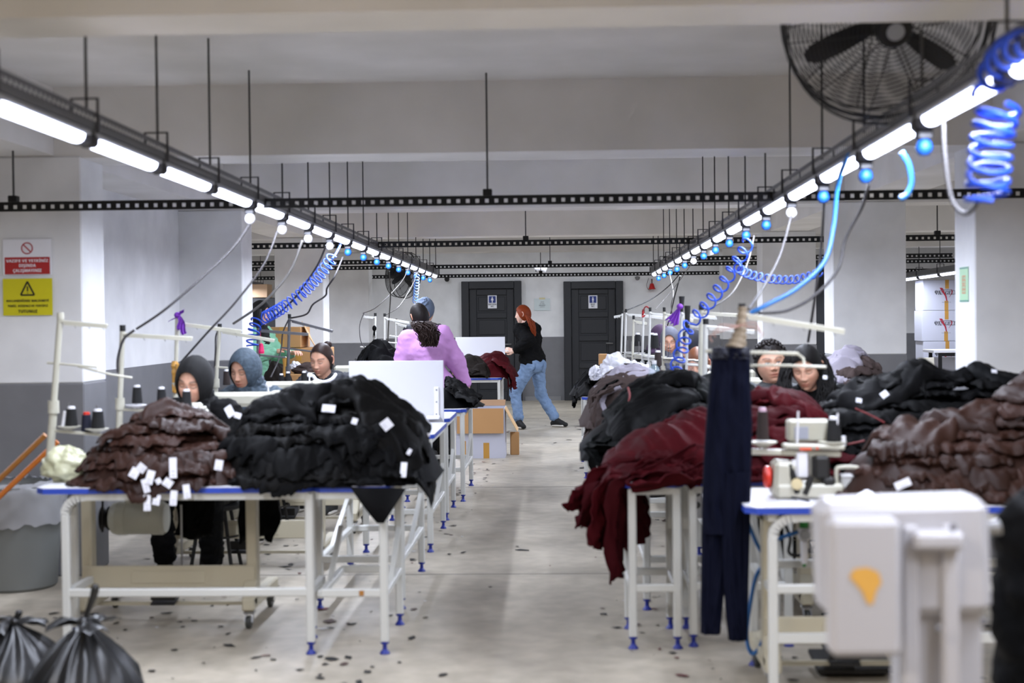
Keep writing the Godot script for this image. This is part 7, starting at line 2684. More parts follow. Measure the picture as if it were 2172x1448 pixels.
func signs() -> void:
	var d := 7.99
	var o := sign_plate("prohibition_sign", "white and red prohibition sign in a plastic sleeve on the column", at(6, 508, d), at(110, 582, d), mats.plastic_white)
	var w := at(110, 508, d).x - at(6, 508, d).x
	var h := at(60, 508, d).y - at(60, 582, d).y
	var s := Shape.new()
	s.box(Vector3(0.0, h * 0.26, 0.0045), Vector3(w * 0.92, h * 0.49, 0.001))
	obj("red_band", s, mat("sign_red", Color(0.66, 0.13, 0.13), 0.5), o)
	var r := Shape.new()
	var ring := []
	for k in 33:
		ring.append(Vector3(cos(TAU * k / 32) * h * 0.155, h * 0.76 + sin(TAU * k / 32) * h * 0.155, 0.0045))
	r.tube(ring, 0.0035, 5, -1.0, false)
	r.bar(Vector3(-h * 0.11, h * 0.87, 0.0045), Vector3(h * 0.11, h * 0.65, 0.0045), 0.002, 0.007)
	obj("no_entry_ring", r, mat("sign_red_line", Color(0.68, 0.20, 0.24), 0.5), o)
	text_mesh("lettering", "VAZIFE VE YETKİNİZ", Vector3(0, h * 0.40, 0.0055), h * 0.105, mats.plastic_white, o, Basis(), w * 0.86)
	text_mesh("lettering", "DIŞINDA", Vector3(0, h * 0.265, 0.0055), h * 0.115, mats.plastic_white, o)
	text_mesh("lettering", "ÇALIŞMAYINIZ", Vector3(0, h * 0.12, 0.0055), h * 0.115, mats.plastic_white, o)
	o = sign_plate("warning_sign", "yellow warning sign with black triangle below the red one", at(6, 591, d), at(112, 668, d), mat("sign_yellow", Color(0.80, 0.76, 0.10), 0.4))
	h = at(60, 591, d).y - at(60, 668, d).y
	var t := Shape.new()
	var tri := [Vector3(-h * 0.19, h * 0.56, 0.0045), Vector3(h * 0.19, h * 0.56, 0.0045), Vector3(0, h * 0.93, 0.0045), Vector3(-h * 0.19, h * 0.56, 0.0045)]
	for k in 3:
		t.bar(tri[k], tri[k + 1], 0.002, 0.009)
	t.bar(Vector3(0, h * 0.66, 0.0045), Vector3(0, h * 0.80, 0.0045), 0.002, 0.007, Vector3.RIGHT)
	t.bar(Vector3(0, h * 0.605, 0.0045), Vector3(0, h * 0.625, 0.0045), 0.002, 0.007, Vector3.RIGHT)
	obj("triangle", t, mats.ink_black, o)
	text_mesh("lettering", "KULLANDIĞINIZ MALZEMEYİ", Vector3(0, h * 0.40, 0.005), h * 0.08, mats.ink_black, o, Basis(), w * 0.86)
	text_mesh("lettering", "TEMİZ, DÜZENLİ VE TERTİPLİ", Vector3(0, h * 0.26, 0.005), h * 0.085, mats.ink_black, o, Basis(), w * 0.82)
	text_mesh("lettering", "TUTUNUZ", Vector3(0, h * 0.11, 0.005), h * 0.085, mats.ink_black, o)
	# the green strip on the side of the column, facing the aisle
	var gx := 2.313
	var zc := -8.2
	var y0 := at(2049, 640, 8.2).y
	var y1 := at(2049, 566, 8.2).y
	o = thing("green_label", "pale green vertical label with orange characters on the white column", "label", Vector3(gx, y0, zc))
	var gs := Shape.new()
	gs.box(Vector3(-0.001, (y1 - y0) / 2, 0), Vector3(0.002, y1 - y0, 0.17), Basis(), 0.0)
	obj("sheet", gs, mat("label_green", Color(0.62, 0.78, 0.62), 0.5), o)
	var gb := Shape.new()
	for e in [0.03, 0.97]:
		gb.box(Vector3(-0.0025, (y1 - y0) * e, 0), Vector3(0.001, 0.008, 0.17))
	obj("border", gb, mat("label_teal", Color(0.25, 0.50, 0.45), 0.5), o)
	var gc := Shape.new()
	for c in [0.36, 0.63]:
		var q := Vector3(-0.0028, (y1 - y0) * c, 0)
		for e in [[-0.03, 0.0, 0.006, 0.05], [0.03, 0.0, 0.006, 0.05], [0.0, 0.022, 0.06, 0.005], [0.0, 0.0, 0.05, 0.005], [0.0, -0.022, 0.06, 0.005], [0.0, 0.0, 0.006, 0.05]]:
			gc.box(q + Vector3(0, e[1], e[0]), Vector3(0.001, e[3], e[2]))
	obj("characters", gc, mat("label_orange", Color(0.80, 0.45, 0.28), 0.5), o)
	# on the far wall
	o = sign_plate("wall_notice", "pale paper notice taped on the wall between the two dark doors", at(1133, 633, FAR - 0.01), at(1167, 658, FAR - 0.01), mat("notice_paper", Color(0.80, 0.84, 0.84), 0.6))
	for k in 4:
		text_mesh("lettering", ["LÜTFEN", "WC TEMİZ", "BIRAKINIZ", "TEŞEKKÜRLER"][k], Vector3(0, 0.145 - 0.028 * k, 0.005), 0.016, mat("ink_grey", Color(0.42, 0.42, 0.44), 0.6), o)
	var tp := Shape.new()
	tp.box(Vector3(0, 0.206, 0.005), Vector3(0.10, 0.03, 0.001))
	obj("tape", tp, mat("tape_pale", Color(0.82, 0.78, 0.60), 0.4), o)
	var bl := at(1383, 613, FAR - 0.08)
	o = thing("alarm_bell", "red bell mounted on the far wall above the white stands", "bell", bl)
	var b := Shape.new()
	b.lathe([Vector2(0.0001, 0.10), Vector2(0.028, 0.097), Vector2(0.040, 0.06), Vector2(0.052, 0.02), Vector2(0.068, 0.0), Vector2(0.060, 0.0), Vector2(0.0001, 0.015)], Transform3D(), 20, true)
	obj("bell_cup", b, mat("bell_red", Color(0.72, 0.10, 0.09), 0.4), o)
	var bs := Shape.new()
	bs.tube([Vector3(0, 0.10, 0), Vector3(0, 0.17, 0), Vector3(0, 0.17, -0.08)], 0.009, 8)
	obj("bracket", bs, mat("bell_dark", Color(0.30, 0.08, 0.07), 0.5), o)
	var bc := Shape.new()
	bc.tube(curve([Vector3(-0.01, 0.0, 0), Vector3(-0.06, -0.01, 0), Vector3(-0.09, 0.06, 0), Vector3(-0.07, 0.14, -0.02), Vector3(-0.05, 0.19, -0.06)], 6), 0.004, 5)
	obj("wire", bc, mats.cord_black, o)
	for e in [[1352, 589, "small silver dome camera beside the red bell"], [948, 592, "small dark dome camera at the far tray's end"]]:
		var cd := Shape.new()
		var p := at(e[0], e[1], FAR - 0.12)
		cd.lathe([Vector2(0.0001, -0.045), Vector2(0.028, -0.036), Vector2(0.042, -0.01), Vector2(0.045, 0.012), Vector2(0.036, 0.024), Vector2(0.0001, 0.028)], Transform3D(Basis(), p), 16, true)
		cd.tube([p + Vector3(0, 0.02, 0), p + Vector3(0, 0.03, -0.12)], 0.008, 6)
		single("dome_camera", cd, mats.dark_iron if e[0] < 1000 else mat("camera_grey", Color(0.45, 0.45, 0.45), 0.3), e[2], "camera")
	var sp := at(1147, 573, 22.6)
	o = thing("loudspeaker", "white round ceiling loudspeaker above the two dark doors", "loudspeaker", sp)
	var sb := Shape.new()
	sb.lathe([Vector2(0.0001, -0.055), Vector2(0.05, -0.05), Vector2(0.085, -0.025), Vector2(0.098, 0.02), Vector2(0.10, 0.05), Vector2(0.0001, 0.06)], Transform3D(), 24, true)
	obj("shell", sb, mats.plastic_white, o)
	var sr := Shape.new()
	sr.tube([Vector3(0, 0.05, 0), Vector3(0, CEIL - sp.y, 0)], 0.006, 6)
	sr.box(Vector3(-0.075, -0.01, 0.05), Vector3(0.02, 0.035, 0.02), Basis(), 0.003)
	obj("hanger", sr, mats.rod_steel, o)


func boards() -> void:
	for e in [[740, 942, 766, 919, 9.86, 926, 820, 884, "upright white board bolted to the aisle table beside the black pile"], [966, 1072, 715, 802, 17.95, 1063, 752, 797, "upright white board behind the far wine-red pile"]]:
		var d: float = e[4]
		var a := at(e[0], e[2], d)
		var z := at(e[1], e[3], d)
		var o := thing("white_board", e[8], "board", Vector3((a.x + z.x) / 2, z.y, -d))
		var s := Shape.new()
		s.box((a + z) / 2, Vector3(z.x - a.x, a.y - z.y, 0.018), Basis(), 0.002)
		world_obj("panel", s, mats.table_white, o)
		var t := at(e[5], e[6], d - 0.02)
		var b := at(e[5], e[7], d - 0.02)
		var br := Shape.new()
		br.box((t + b) / 2, Vector3(0.034, t.y - b.y, 0.012), Basis(), 0.004)
		br.box(b + Vector3(-0.02, 0.0, 0.04), Vector3(0.09, 0.02, 0.09), Basis(), 0.004)
		world_obj("bracket", br, mats.plastic_white, o)
		for k in 3:
			var bo := Shape.new()
			bo.blob(t.lerp(b, 0.1 + 0.4 * k) + Vector3(0, 0, 0.008), Vector3(0.006, 0.006, 0.003), Basis(), 8, 5)
			world_obj("bolt", bo, mats.steel, o)


func cartons() -> void:
	# the open carton beside the aisle
	var d := 14.6
	var x0 := across(965, d)
	var x1 := across(1068, d)
	var top := at(1000, 866, d).y
	var o := thing("open_carton", "open white carton with brown flaps folded out beside the aisle tables", "box", Vector3((x0 + x1) / 2, 0, -d - 0.2))
	var w := x1 - x0
	var dp := 0.42
	var sh := Shape.new()
	for e in [[Vector3(0, top / 2, dp / 2), Vector3(w, top, 0.006)], [Vector3(0, top / 2, -dp / 2), Vector3(w, top, 0.006)], [Vector3(-w / 2, top / 2, 0), Vector3(0.006, top, dp)], [Vector3(w / 2, top / 2, 0), Vector3(0.006, top, dp)], [Vector3(0, 0.004, 0), Vector3(w, 0.006, dp)]]:
		sh.box(e[0], e[1])
	obj("shell", sh, mats.box_white, o)
	var f1 := Shape.new()
	f1.bar(Vector3(0, top, dp / 2 + 0.004), Vector3(0, top - 0.255, dp / 2 + 0.035), w - 0.02, 0.006, Vector3.BACK)
	obj("flap", f1, mats.cardboard, o)
	var f2 := Shape.new()
	f2.bar(Vector3(w / 2, top, 0), Vector3(w / 2 + 0.13, top - 0.24, 0), dp - 0.02, 0.006, Vector3.RIGHT)
	obj("flap", f2, mat("cardboard_light", Color(0.78, 0.64, 0.46), 0.8), o)
	var f3 := Shape.new()
	f3.bar(Vector3(0, top, -dp / 2), Vector3(0, top + 0.05, -dp / 2 - 0.22), w - 0.02, 0.006, Vector3.BACK)
	obj("flap", f3, mats.cardboard_dark, o)
	for e in [[0.06, 0.08, 0.06, 0.16], [-0.17, 0.09, 0.04, 0.18]]:
		var tp := Shape.new()
		tp.box(Vector3(e[0], e[1], dp / 2 + 0.004), Vector3(e[2], e[3], 0.002))
		obj("tape", tp, mats.tape_brown, o)
	var bt := Shape.new()
	bt.box(Vector3(w / 2 + 0.09, 0.12, -0.16), Vector3(0.09, 0.24, 0.05), Basis(Vector3.UP, 0.2), 0.004)
	single("cardboard_offcut", bt.moved(Transform3D(Basis(), o.position)), mats.cardboard, "folded brown cardboard piece leaning behind the open carton", "cardboard")
	# cartons in the open bay behind the hijabs
	var z := -14.35
	carton("top brown carton packed by the mint-sleeved woman", Vector3(across(556, 14.2), 1.165, z - 0.42), Vector3(across(636, 14.2), 1.372, z + 0.1), mats.cardboard)
	var fl := Shape.new()
	fl.bar(Vector3(across(636, 14.2), 1.372, z - 0.15), Vector3(across(654, 14.2), at(650, 728, 14.2).y, z - 0.1), 0.4, 0.006, Vector3.RIGHT)
	single("cardboard_sheet", fl, mats.cardboard_light, "loose cardboard flap beside the packed top carton", "cardboard")
	carton("wide brown carton under the packed top carton", Vector3(across(572, 14.2), 0.80, z - 0.45), Vector3(across(688, 14.2), 1.16, z + 0.08), mats.cardboard)
	carton("brown carton supporting the wide carton near the column", Vector3(across(572, 14.2), 0.40, z - 0.45), Vector3(across(686, 14.2), 0.795, z + 0.08), mats.cardboard, false)
	carton("lowest brown carton of the stack near the column", Vector3(across(570, 14.2), 0.0, z - 0.45), Vector3(across(687, 14.2), 0.395, z + 0.08), mats.cardboard, false)
	carton("brown carton with dark cloth on top before the taller stack", Vector3(across(612, 13.75), 0.46, -14.15), Vector3(across(690, 13.75), 0.915, -13.75), mats.cardboard)
	carton("bottom brown carton below the one with dark cloth on top", Vector3(across(610, 13.75), 0.0, -14.15), Vector3(across(692, 13.75), 0.455, -13.75), mats.cardboard_dark, false)
	single("crumpled_cloth", crumple(at(650, 783, 13.95) + Vector3(0.02, 0.0, 0), Vector3(0.16, 0.07, 0.14), 0.18, 2.5, 2.0), mats.cloth_taupe, "crumpled taupe cloth lying on the brown carton", "cloth")
	single("tissue_wad", crumple(at(627, 776, 13.9), Vector3(0.05, 0.045, 0.05), 0.25, 2.5, 5.0), mats.tag_paper, "white tissue wad on the brown carton's edge", "tissue")
	single("dark_sack", crumple(at(588, 790, 13.6) - Vector3(0, 0.12, 0), Vector3(0.13, 0.22, 0.13), 0.14, 2.2, 8.0), mats.cloth_umber, "shiny dark sack beside the blue-grey hijab's shoulder", "sack")
	# white boxes in the other bay
	var bx0 := across(1958, 21.0)
	var bx1 := bx0 + 0.70
	for k in 4:
		var y0 := at(2000, 658, 21.0).y - 0.449 * (k)
		var b := carton("white printed carton, %s from the top of the stack by the column" % ["first", "second", "third", "fourth"][k], Vector3(bx0 + (0.0 if k != 1 else -0.015), y0, -21.45), Vector3(bx1, y0 + 0.445, -21.0), mats.box_white, true, "white_carton")
		emblem(b, 0.445, 0.228)
	var pl := Shape.new()
	var pb := at(2000, 658, 21.0).y - 0.449 * 3
	for e in 3:
		pl.box(Vector3((bx0 + bx1) / 2, pb - 0.012, -21.05 - 0.18 * e), Vector3(0.74, 0.022, 0.10), Basis(), 0.003)
	for e in 3:
		pl.box(Vector3(bx0 + 0.06 + 0.29 * e, (pb - 0.022) / 2, -21.23), Vector3(0.09, pb - 0.024, 0.46), Basis(), 0.003)
	single("pallet", pl, mats.cardboard_dark, "low wooden pallet under the stack of white printed cartons", "pallet")
	# black-framed desk before the boxes
	var tx0 := across(1978, 20.0)
	var ty := at(1990, 742, 20.0).y
	o = thing("framed_desk", "white-topped desk with black steel frame in front of the printed cartons", "desk", Vector3(tx0 + 0.5, 0, -20.2))
	var s := Shape.new()
	s.box(Vector3(tx0 + 0.55, ty - 0.02, -20.25), Vector3(1.1, 0.04, 0.6), Basis(), 0.004)
	world_obj("desktop", s, mats.table_white, o)
	for e in [[0.10, -19.99], [1.0, -19.99], [0.10, -20.5], [1.0, -20.5]]:
		var l := Shape.new()
		l.box(Vector3(tx0 + e[0], (ty - 0.04) / 2, e[1]), Vector3(0.045, ty - 0.04, 0.045), Basis(), 0.004)
		world_obj("leg", l, mats.black_rail, o)
	var ap := Shape.new()
	ap.box(Vector3(tx0 + 0.55, ty - 0.065, -19.99), Vector3(0.9, 0.045, 0.04), Basis(), 0.004)
	world_obj("apron", ap, mats.black_rail, o)
	var bp := Shape.new()
	bp.box(Vector3(tx0 + 0.55, 0.45, -20.5), Vector3(0.86, ty - 0.2, 0.012))
	world_obj("back_panel", bp, mats.box_white, o)
	var le := Shape.new()
	le.box(Vector3(across(1968, 19.7), 0.40, -19.72), Vector3(0.22, 0.86, 0.02), Basis(Vector3(1, 0, 0), -0.10) * Basis(Vector3(0, 0, 1), 0.03), 0.003)
	single("loose_panel", le, mat("panel_cream", Color(0.78, 0.76, 0.70), 0.6), "cream panel leaning against the framed desk", "panel")
	# dark cupboard and pale beam far back in the other open bay
	var cb := Shape.new()
	cb.box(Vector3(across(545, 22.6), 0.90, -22.9), Vector3(0.9, 1.80, 0.5), Basis(), 0.01)
	var cbo := thing("dark_cupboard", "dark cupboard far back behind the black hijab in mint", "cupboard", Vector3(across(545, 22.6), 0, -22.9))
	world_obj("body", cb, mat("cupboard_dark", Color(0.09, 0.085, 0.09), 0.5), cbo)
	var cd := Shape.new()
	cd.box(Vector3(across(545, 22.6) - 0.215, 0.90, -22.64), Vector3(0.41, 1.7, 0.02), Basis(), 0.004)
	world_obj("door", cd, mats.cupboard_dark, cbo)
	var ce := Shape.new()
	ce.box(Vector3(across(545, 22.6) + 0.215, 0.90, -22.64), Vector3(0.41, 1.7, 0.02), Basis(), 0.004)
	world_obj("door", ce, mats.cupboard_dark, cbo)
	var pk := carton("pale cardboard box lying on top of the dark cupboard", Vector3(across(535, 22.6) - 0.2, 1.805, -23.1), Vector3(across(565, 22.6), 2.02, -22.7), mat("cardboard_pale", Color(0.86, 0.72, 0.58), 0.8), false)
	# small carton in front of the dark door
	carton("small brown carton standing on the black heap before the dark door", Vector3(across(1270, 13.2), at(1278, 778, 13.2).y, -13.4), Vector3(across(1289, 13.2), at(1278, 751, 13.2).y, -13.25), mats.cardboard, false)


# the garment emblem printed on the white cartons: lettering, a hanger line and two red ribbons
func emblem(b: Node3D, h: float, z: float) -> void:
	text_mesh("lettering", "VANGELIZA", Vector3(0.02, h * 0.57, z), 0.05, mat("print_black", Color(0.10, 0.10, 0.12), 0.6), b, Basis(), 0.40, "Droid Serif")
	text_mesh("small_lettering", "www.vangeliza.com", Vector3(-0.01, h * 0.27, z), 0.014, mats.ink_grey, b)
	var r := Shape.new()
	for e in [[[-0.09, 0.33, 0.018], [-0.075, 0.31, 0.022], [-0.055, 0.265, 0.016], [-0.02, 0.21, 0.012], [-0.005, 0.14, 0.008]], [[0.06, 0.305, 0.008], [0.075, 0.275, 0.009], [0.065, 0.24, 0.005], [0.03, 0.19, 0.002]]]:
		var pts := PackedVector3Array()
		for q in e:
			pts.push_back(Vector3(q[0] - q[2], q[1], z + 0.001))
			pts.push_back(Vector3(q[0] + q[2], q[1], z + 0.001))
		r.sheet(pts, 2, e.size(), 0.0008)
	obj("red_ribbon_print", r, mat("print_red", Color(0.62, 0.10, 0.18), 0.6), b)
	var a := Shape.new()
	var arc := []
	for k in 15:
		var f := k / 14.0 * 2.0 - 1.0
		arc.append(Vector3(f * 0.17, 0.30 - 0.03 * f * f, z + 0.001))
	a.tube(arc, 0.004, 5)
	for sg in [-1, 1]:
		var ring := []
		for k in 13:
			ring.append(Vector3(sg * 0.155 + cos(TAU * k / 12) * 0.022, 0.27 + sin(TAU * k / 12) * 0.022, z + 0.001))
		a.tube(ring, 0.004, 5, -1.0, false)
	obj("hanger_print", a, mats.ink_grey, b)


func bags_and_bin() -> void:
	bin_bag("large black bin bag tied in a knot in front of the table leg", Vector3(across(168, 5.05), 0, -5.05), 0.215, 0.365, Vector3(0.045, 0.14, 0.0), 1.0)
	bin_bag("black bin bag cut by the frame edge beside the larger one", Vector3(across(8, 5.45), 0, -5.5), 0.22, 0.27, Vector3(0.02, 0.05, 0.0), 4.0)
	# bin with a clear liner
	var c := Vector3(-2.99, 0, -7.70)
	var o := thing("waste_bin", "round grey plastic waste bin with clear liner by the column", "bin", c)
	var s := Shape.new()
	s.lathe([Vector2(0.0001, 0.0), Vector2(0.20, 0.0), Vector2(0.213, 0.015), Vector2(0.250, 0.535), Vector2(0.262, 0.54), Vector2(0.264, 0.565), Vector2(0.250, 0.568), Vector2(0.240, 0.54), Vector2(0.20, 0.03), Vector2(0.0001, 0.03)], Transform3D(), 36)
	obj("tub", s, mats.bin_grey, o)
	var ln := PackedVector3Array()
	for b in 9:
		var f := b / 8.0
		for a in 61:
			var an := TAU * (a % 60) / 60
			var w := 0.012 * noise.get_noise_3d(cos(an) * 5.0, f * 3.0, sin(an) * 5.0)
			var r := 0.268 + 0.010 * f + w if f < 0.7 else 0.26 - (f - 0.7) * 0.2 + w
			var y := 0.36 + 0.30 * f + 0.03 * noise.get_noise_2d(cos(an) * 4.0, sin(an) * 4.0) if f < 0.7 else 0.58 + 0.03 * noise.get_noise_2d(cos(an) * 6.0, f * 8.0 + sin(an) * 4.0)
			ln.push_back(Vector3(cos(an) * r, y, -sin(an) * r))
	var l := Shape.new()
	l.sheet(ln, 61, 9, 0.0012)
	var lm := mat("bin_liner", Color(0.72, 0.72, 0.73, 0.38), 0.3)
	lm.transparency = BaseMaterial3D.TRANSPARENCY_ALPHA
	obj("liner", l, lm, o)
	for e in [[96, 922, 7.0, -150, 1160, 7.1, 0], [122, 936, 7.05, -130, 1175, 7.0, 1]]:
		var b := Shape.new()
		b.tube([at(e[0], e[1], e[2]), at(e[3], e[4], e[5])], 0.014, 10)
		single("broom_handle", b, mat("broom_amber", Color(0.62, 0.40, 0.16), 0.45) if e[6] == 0 else mats.orange_wood, "slanting %s broom handle behind the table's end" % ["tan wooden", "bright orange"][e[6]], "broom")
	single("nylon_bag", crumple(at(145, 985, 6.36) + Vector3(0, -0.005, 0), Vector3(0.115, 0.085, 0.09), 0.22, 2.0, 3.0, 60, 36), mat("nylon_pale", Color(0.72, 0.72, 0.60), 0.35), "crumpled pale greenish nylon bag on the white table's end", "bag")
	# white plastic bags among the far piles
	for e in [[1305, 779, 11.6, 0.13, 0.10, "white plastic bag with dark handle hole near the small carton"], [1306, 798, 10.9, 0.11, 0.075, "white plastic bag lying over the taupe pile"], [1342, 795, 11.1, 0.11, 0.11, "white plastic bag beside the brown thread cones"], [1262, 792, 11.8, 0.05, 0.06, "small crumpled white bag at the aisle side"]]:
		single("plastic_bag", crumple(at(e[0], e[1], e[2]), Vector3(e[3], e[4], 0.12), 0.26, 2.2, e[0], 50, 30), mat("bag_white", Color(0.80, 0.80, 0.83), 0.4), e[5], "bag")
	# bottle of water
	var bp := at(1388, 818, 8.35)
	o = thing("water_bottle", "small clear water bottle standing on the black pile", "bottle", bp)
	var bt := Shape.new()
	bt.lathe([Vector2(0.0001, 0.0), Vector2(0.030, 0.0), Vector2(0.033, 0.006), Vector2(0.033, 0.03), Vector2(0.030, 0.04), Vector2(0.033, 0.05), Vector2(0.033, 0.085), Vector2(0.028, 0.105), Vector2(0.013, 0.122), Vector2(0.012, 0.135), Vector2(0.0001, 0.136)], Transform3D(), 22, true)
	var bm := mat("bottle_clear", Color(0.80, 0.90, 0.95, 0.25), 0.08)
	bm.transparency = BaseMaterial3D.TRANSPARENCY_ALPHA
	obj("bottle_body", bt, bm, o)
	var bl := Shape.new()
	bl.lathe([Vector2(0.0335, 0.012), Vector2(0.0335, 0.036)], Transform3D(), 22)
	obj("bottle_label", bl, mat("label_blue", Color(0.30, 0.65, 0.85), 0.5), o)
	var bc := Shape.new()
	bc.lathe([Vector2(0.014, 0.128), Vector2(0.014, 0.148), Vector2(0.0001, 0.149)], Transform3D(), 14)
	obj("bottle_cap", bc, mats.plastic_white, o)


func hanging_trousers() -> void:
	var d := 5.50
	# the stand they hang from
	thread_stand("cream thread stand holding the navy trousers, tape wrapped at its top", Vector3(across(1580, d + 0.06), TOP, -d - 0.06), at(1574, 650, d + 0.06), at(1790, 684, d + 0.06), at(1496, 744, d + 0.06), at(1694, 750, d + 0.06), {"r": 0.0125, "discs": [], "drop": 0.03, "mid_arm": [path([[1576, 776, d + 0.06], [1640, 774, d + 0.04], [1752, 778, d + 0.04]]), path([[1694, 752, d + 0.06], [1704, 760, d + 0.06], [1706, 776, d + 0.05]])]})
	var wrap := Shape.new()
	var wl := curve(path([[1575, 652, d + 0.05], [1573, 676, d + 0.04], [1570, 700, d + 0.03], [1566, 722, d + 0.02], [1560, 742, d + 0.01]]), 5)
	var wr := PackedFloat32Array()
	for k in wl.size():
		var f := k / float(wl.size() - 1)
		wr.push_back(lerpf(0.017, 0.042, f * f) + 0.004 * sin(k * 2.1))
	wrap.pipe(wl, wr, 14)
	single("tape_wrap", wrap, mat("wrap_beige", Color(0.50, 0.44, 0.36), 0.7), "beige rag and tape wrapped round the pole above the navy trousers", "tape")
	var th := Shape.new()
	for k in 6:
		th.tube(curve([at(1562 + k * 3, 690, d), at(1530 - k * 4 if k % 2 else 1600 + k * 4, 684 + k * 5, d - 0.02), at(1526 - k * 3 if k % 2 else 1610, 700 + k * 5, d - 0.01)], 5), 0.002, 5)
	single("thread_tangle", th, mat("thread_pink", Color(0.70, 0.55, 0.50), 0.7), "loose pinkish thread tangle around the taped pole", "thread")
	var o := thing("navy_trousers", "navy trousers hanging full length from the thread stand", "trousers", at(1540, 1352, d))
	var body := loft([[738, 1512, 1590], [760, 1509, 1591], [820, 1503, 1592], [900, 1497, 1596], [980, 1492, 1594], [1060, 1489, 1592], [1130, 1489, 1591]], d, 0.040, 1.0)
	world_obj("seat", body, mats.cloth_navy, o)
	var l1 := loft([[1040, 1489, 1545], [1130, 1488, 1545], [1230, 1487, 1538], [1300, 1486, 1532], [1342, 1486, 1528]], d + 0.015, 0.030, 4.0)
	world_obj("trouser_leg", l1, mats.cloth_navy, o)
	var l2 := loft([[1000, 1528, 1592], [1130, 1530, 1591], [1240, 1534, 1588], [1310, 1540, 1586], [1356, 1545, 1585]], d - 0.02, 0.030, 7.0)
	world_obj("trouser_leg", l2, mats.cloth_navy, o)
	var bt := loft([[736, 1511, 1591], [760, 1508, 1592]], d, 0.043, 1.0)
	world_obj("waistband", bt, mat("navy_band", Color(0.065, 0.075, 0.135), 0.7), o)


# a flattened hanging tube of cloth: rows of [y, x at one side, x at the other] in pixels at a distance
func loft(rows: Array, d: float, depth: float, seed_: float) -> Shape:
	var nu := 48
	var per := 7
	var pts := PackedVector3Array()
	var total := (rows.size() - 1) * per + 1
	for r in total:
		var k := mini(r / per, rows.size() - 2)
		var f := (r - k * per) / float(per)
		var y := lerpf(rows[k][0], rows[k + 1][0], f)
		var xa := lerpf(rows[k][1], rows[k + 1][1], f)
		var xb := lerpf(rows[k][2], rows[k + 1][2], f)
		var a := at(xa, y, d)
		var b := at(xb, y, d)
		var c := (a + b) / 2
		var hw := (b.x - a.x) / 2
		var t := r / float(total - 1)
		for q in nu + 1:
			var an := TAU * (q % nu) / nu
			var z := sin(an)
			z = signf(z) * pow(absf(z), 0.7)
			var g := cos(an)
			var fold := 0.55 * ridge(g * 1.7 + seed_ + 0.25 * sin(t * 4.0), t * 1.1, seed_) + 0.12 * noise.get_noise_3d(g * 4.0, t * 9.0, seed_)
			pts.push_back(Vector3(c.x + g * hw, c.y, c.z + z * depth * (0.65 + fold * 1.6)))
	var s := Shape.new()
	var tr := PackedInt32Array()
	for r in total - 1:
		for q in nu:
			var k := r * (nu + 1) + q
			tr.append_array([k, k + nu + 1, k + 1, k + 1, k + nu + 1, k + nu + 2])
	s.patch(pts, tr)
	var mid := s.v[nu / 4]
	if s.n[nu / 4].z < 0.0:
		tr.reverse()
		s = Shape.new()
		s.patch(pts, tr)
	for e in [0, total - 1]:
		var ring := []
		for q in nu:
			ring.append(pts[e * (nu + 1) + q])
		s.face(ring, Vector3.UP if e == 0 else Vector3.DOWN)
	return s


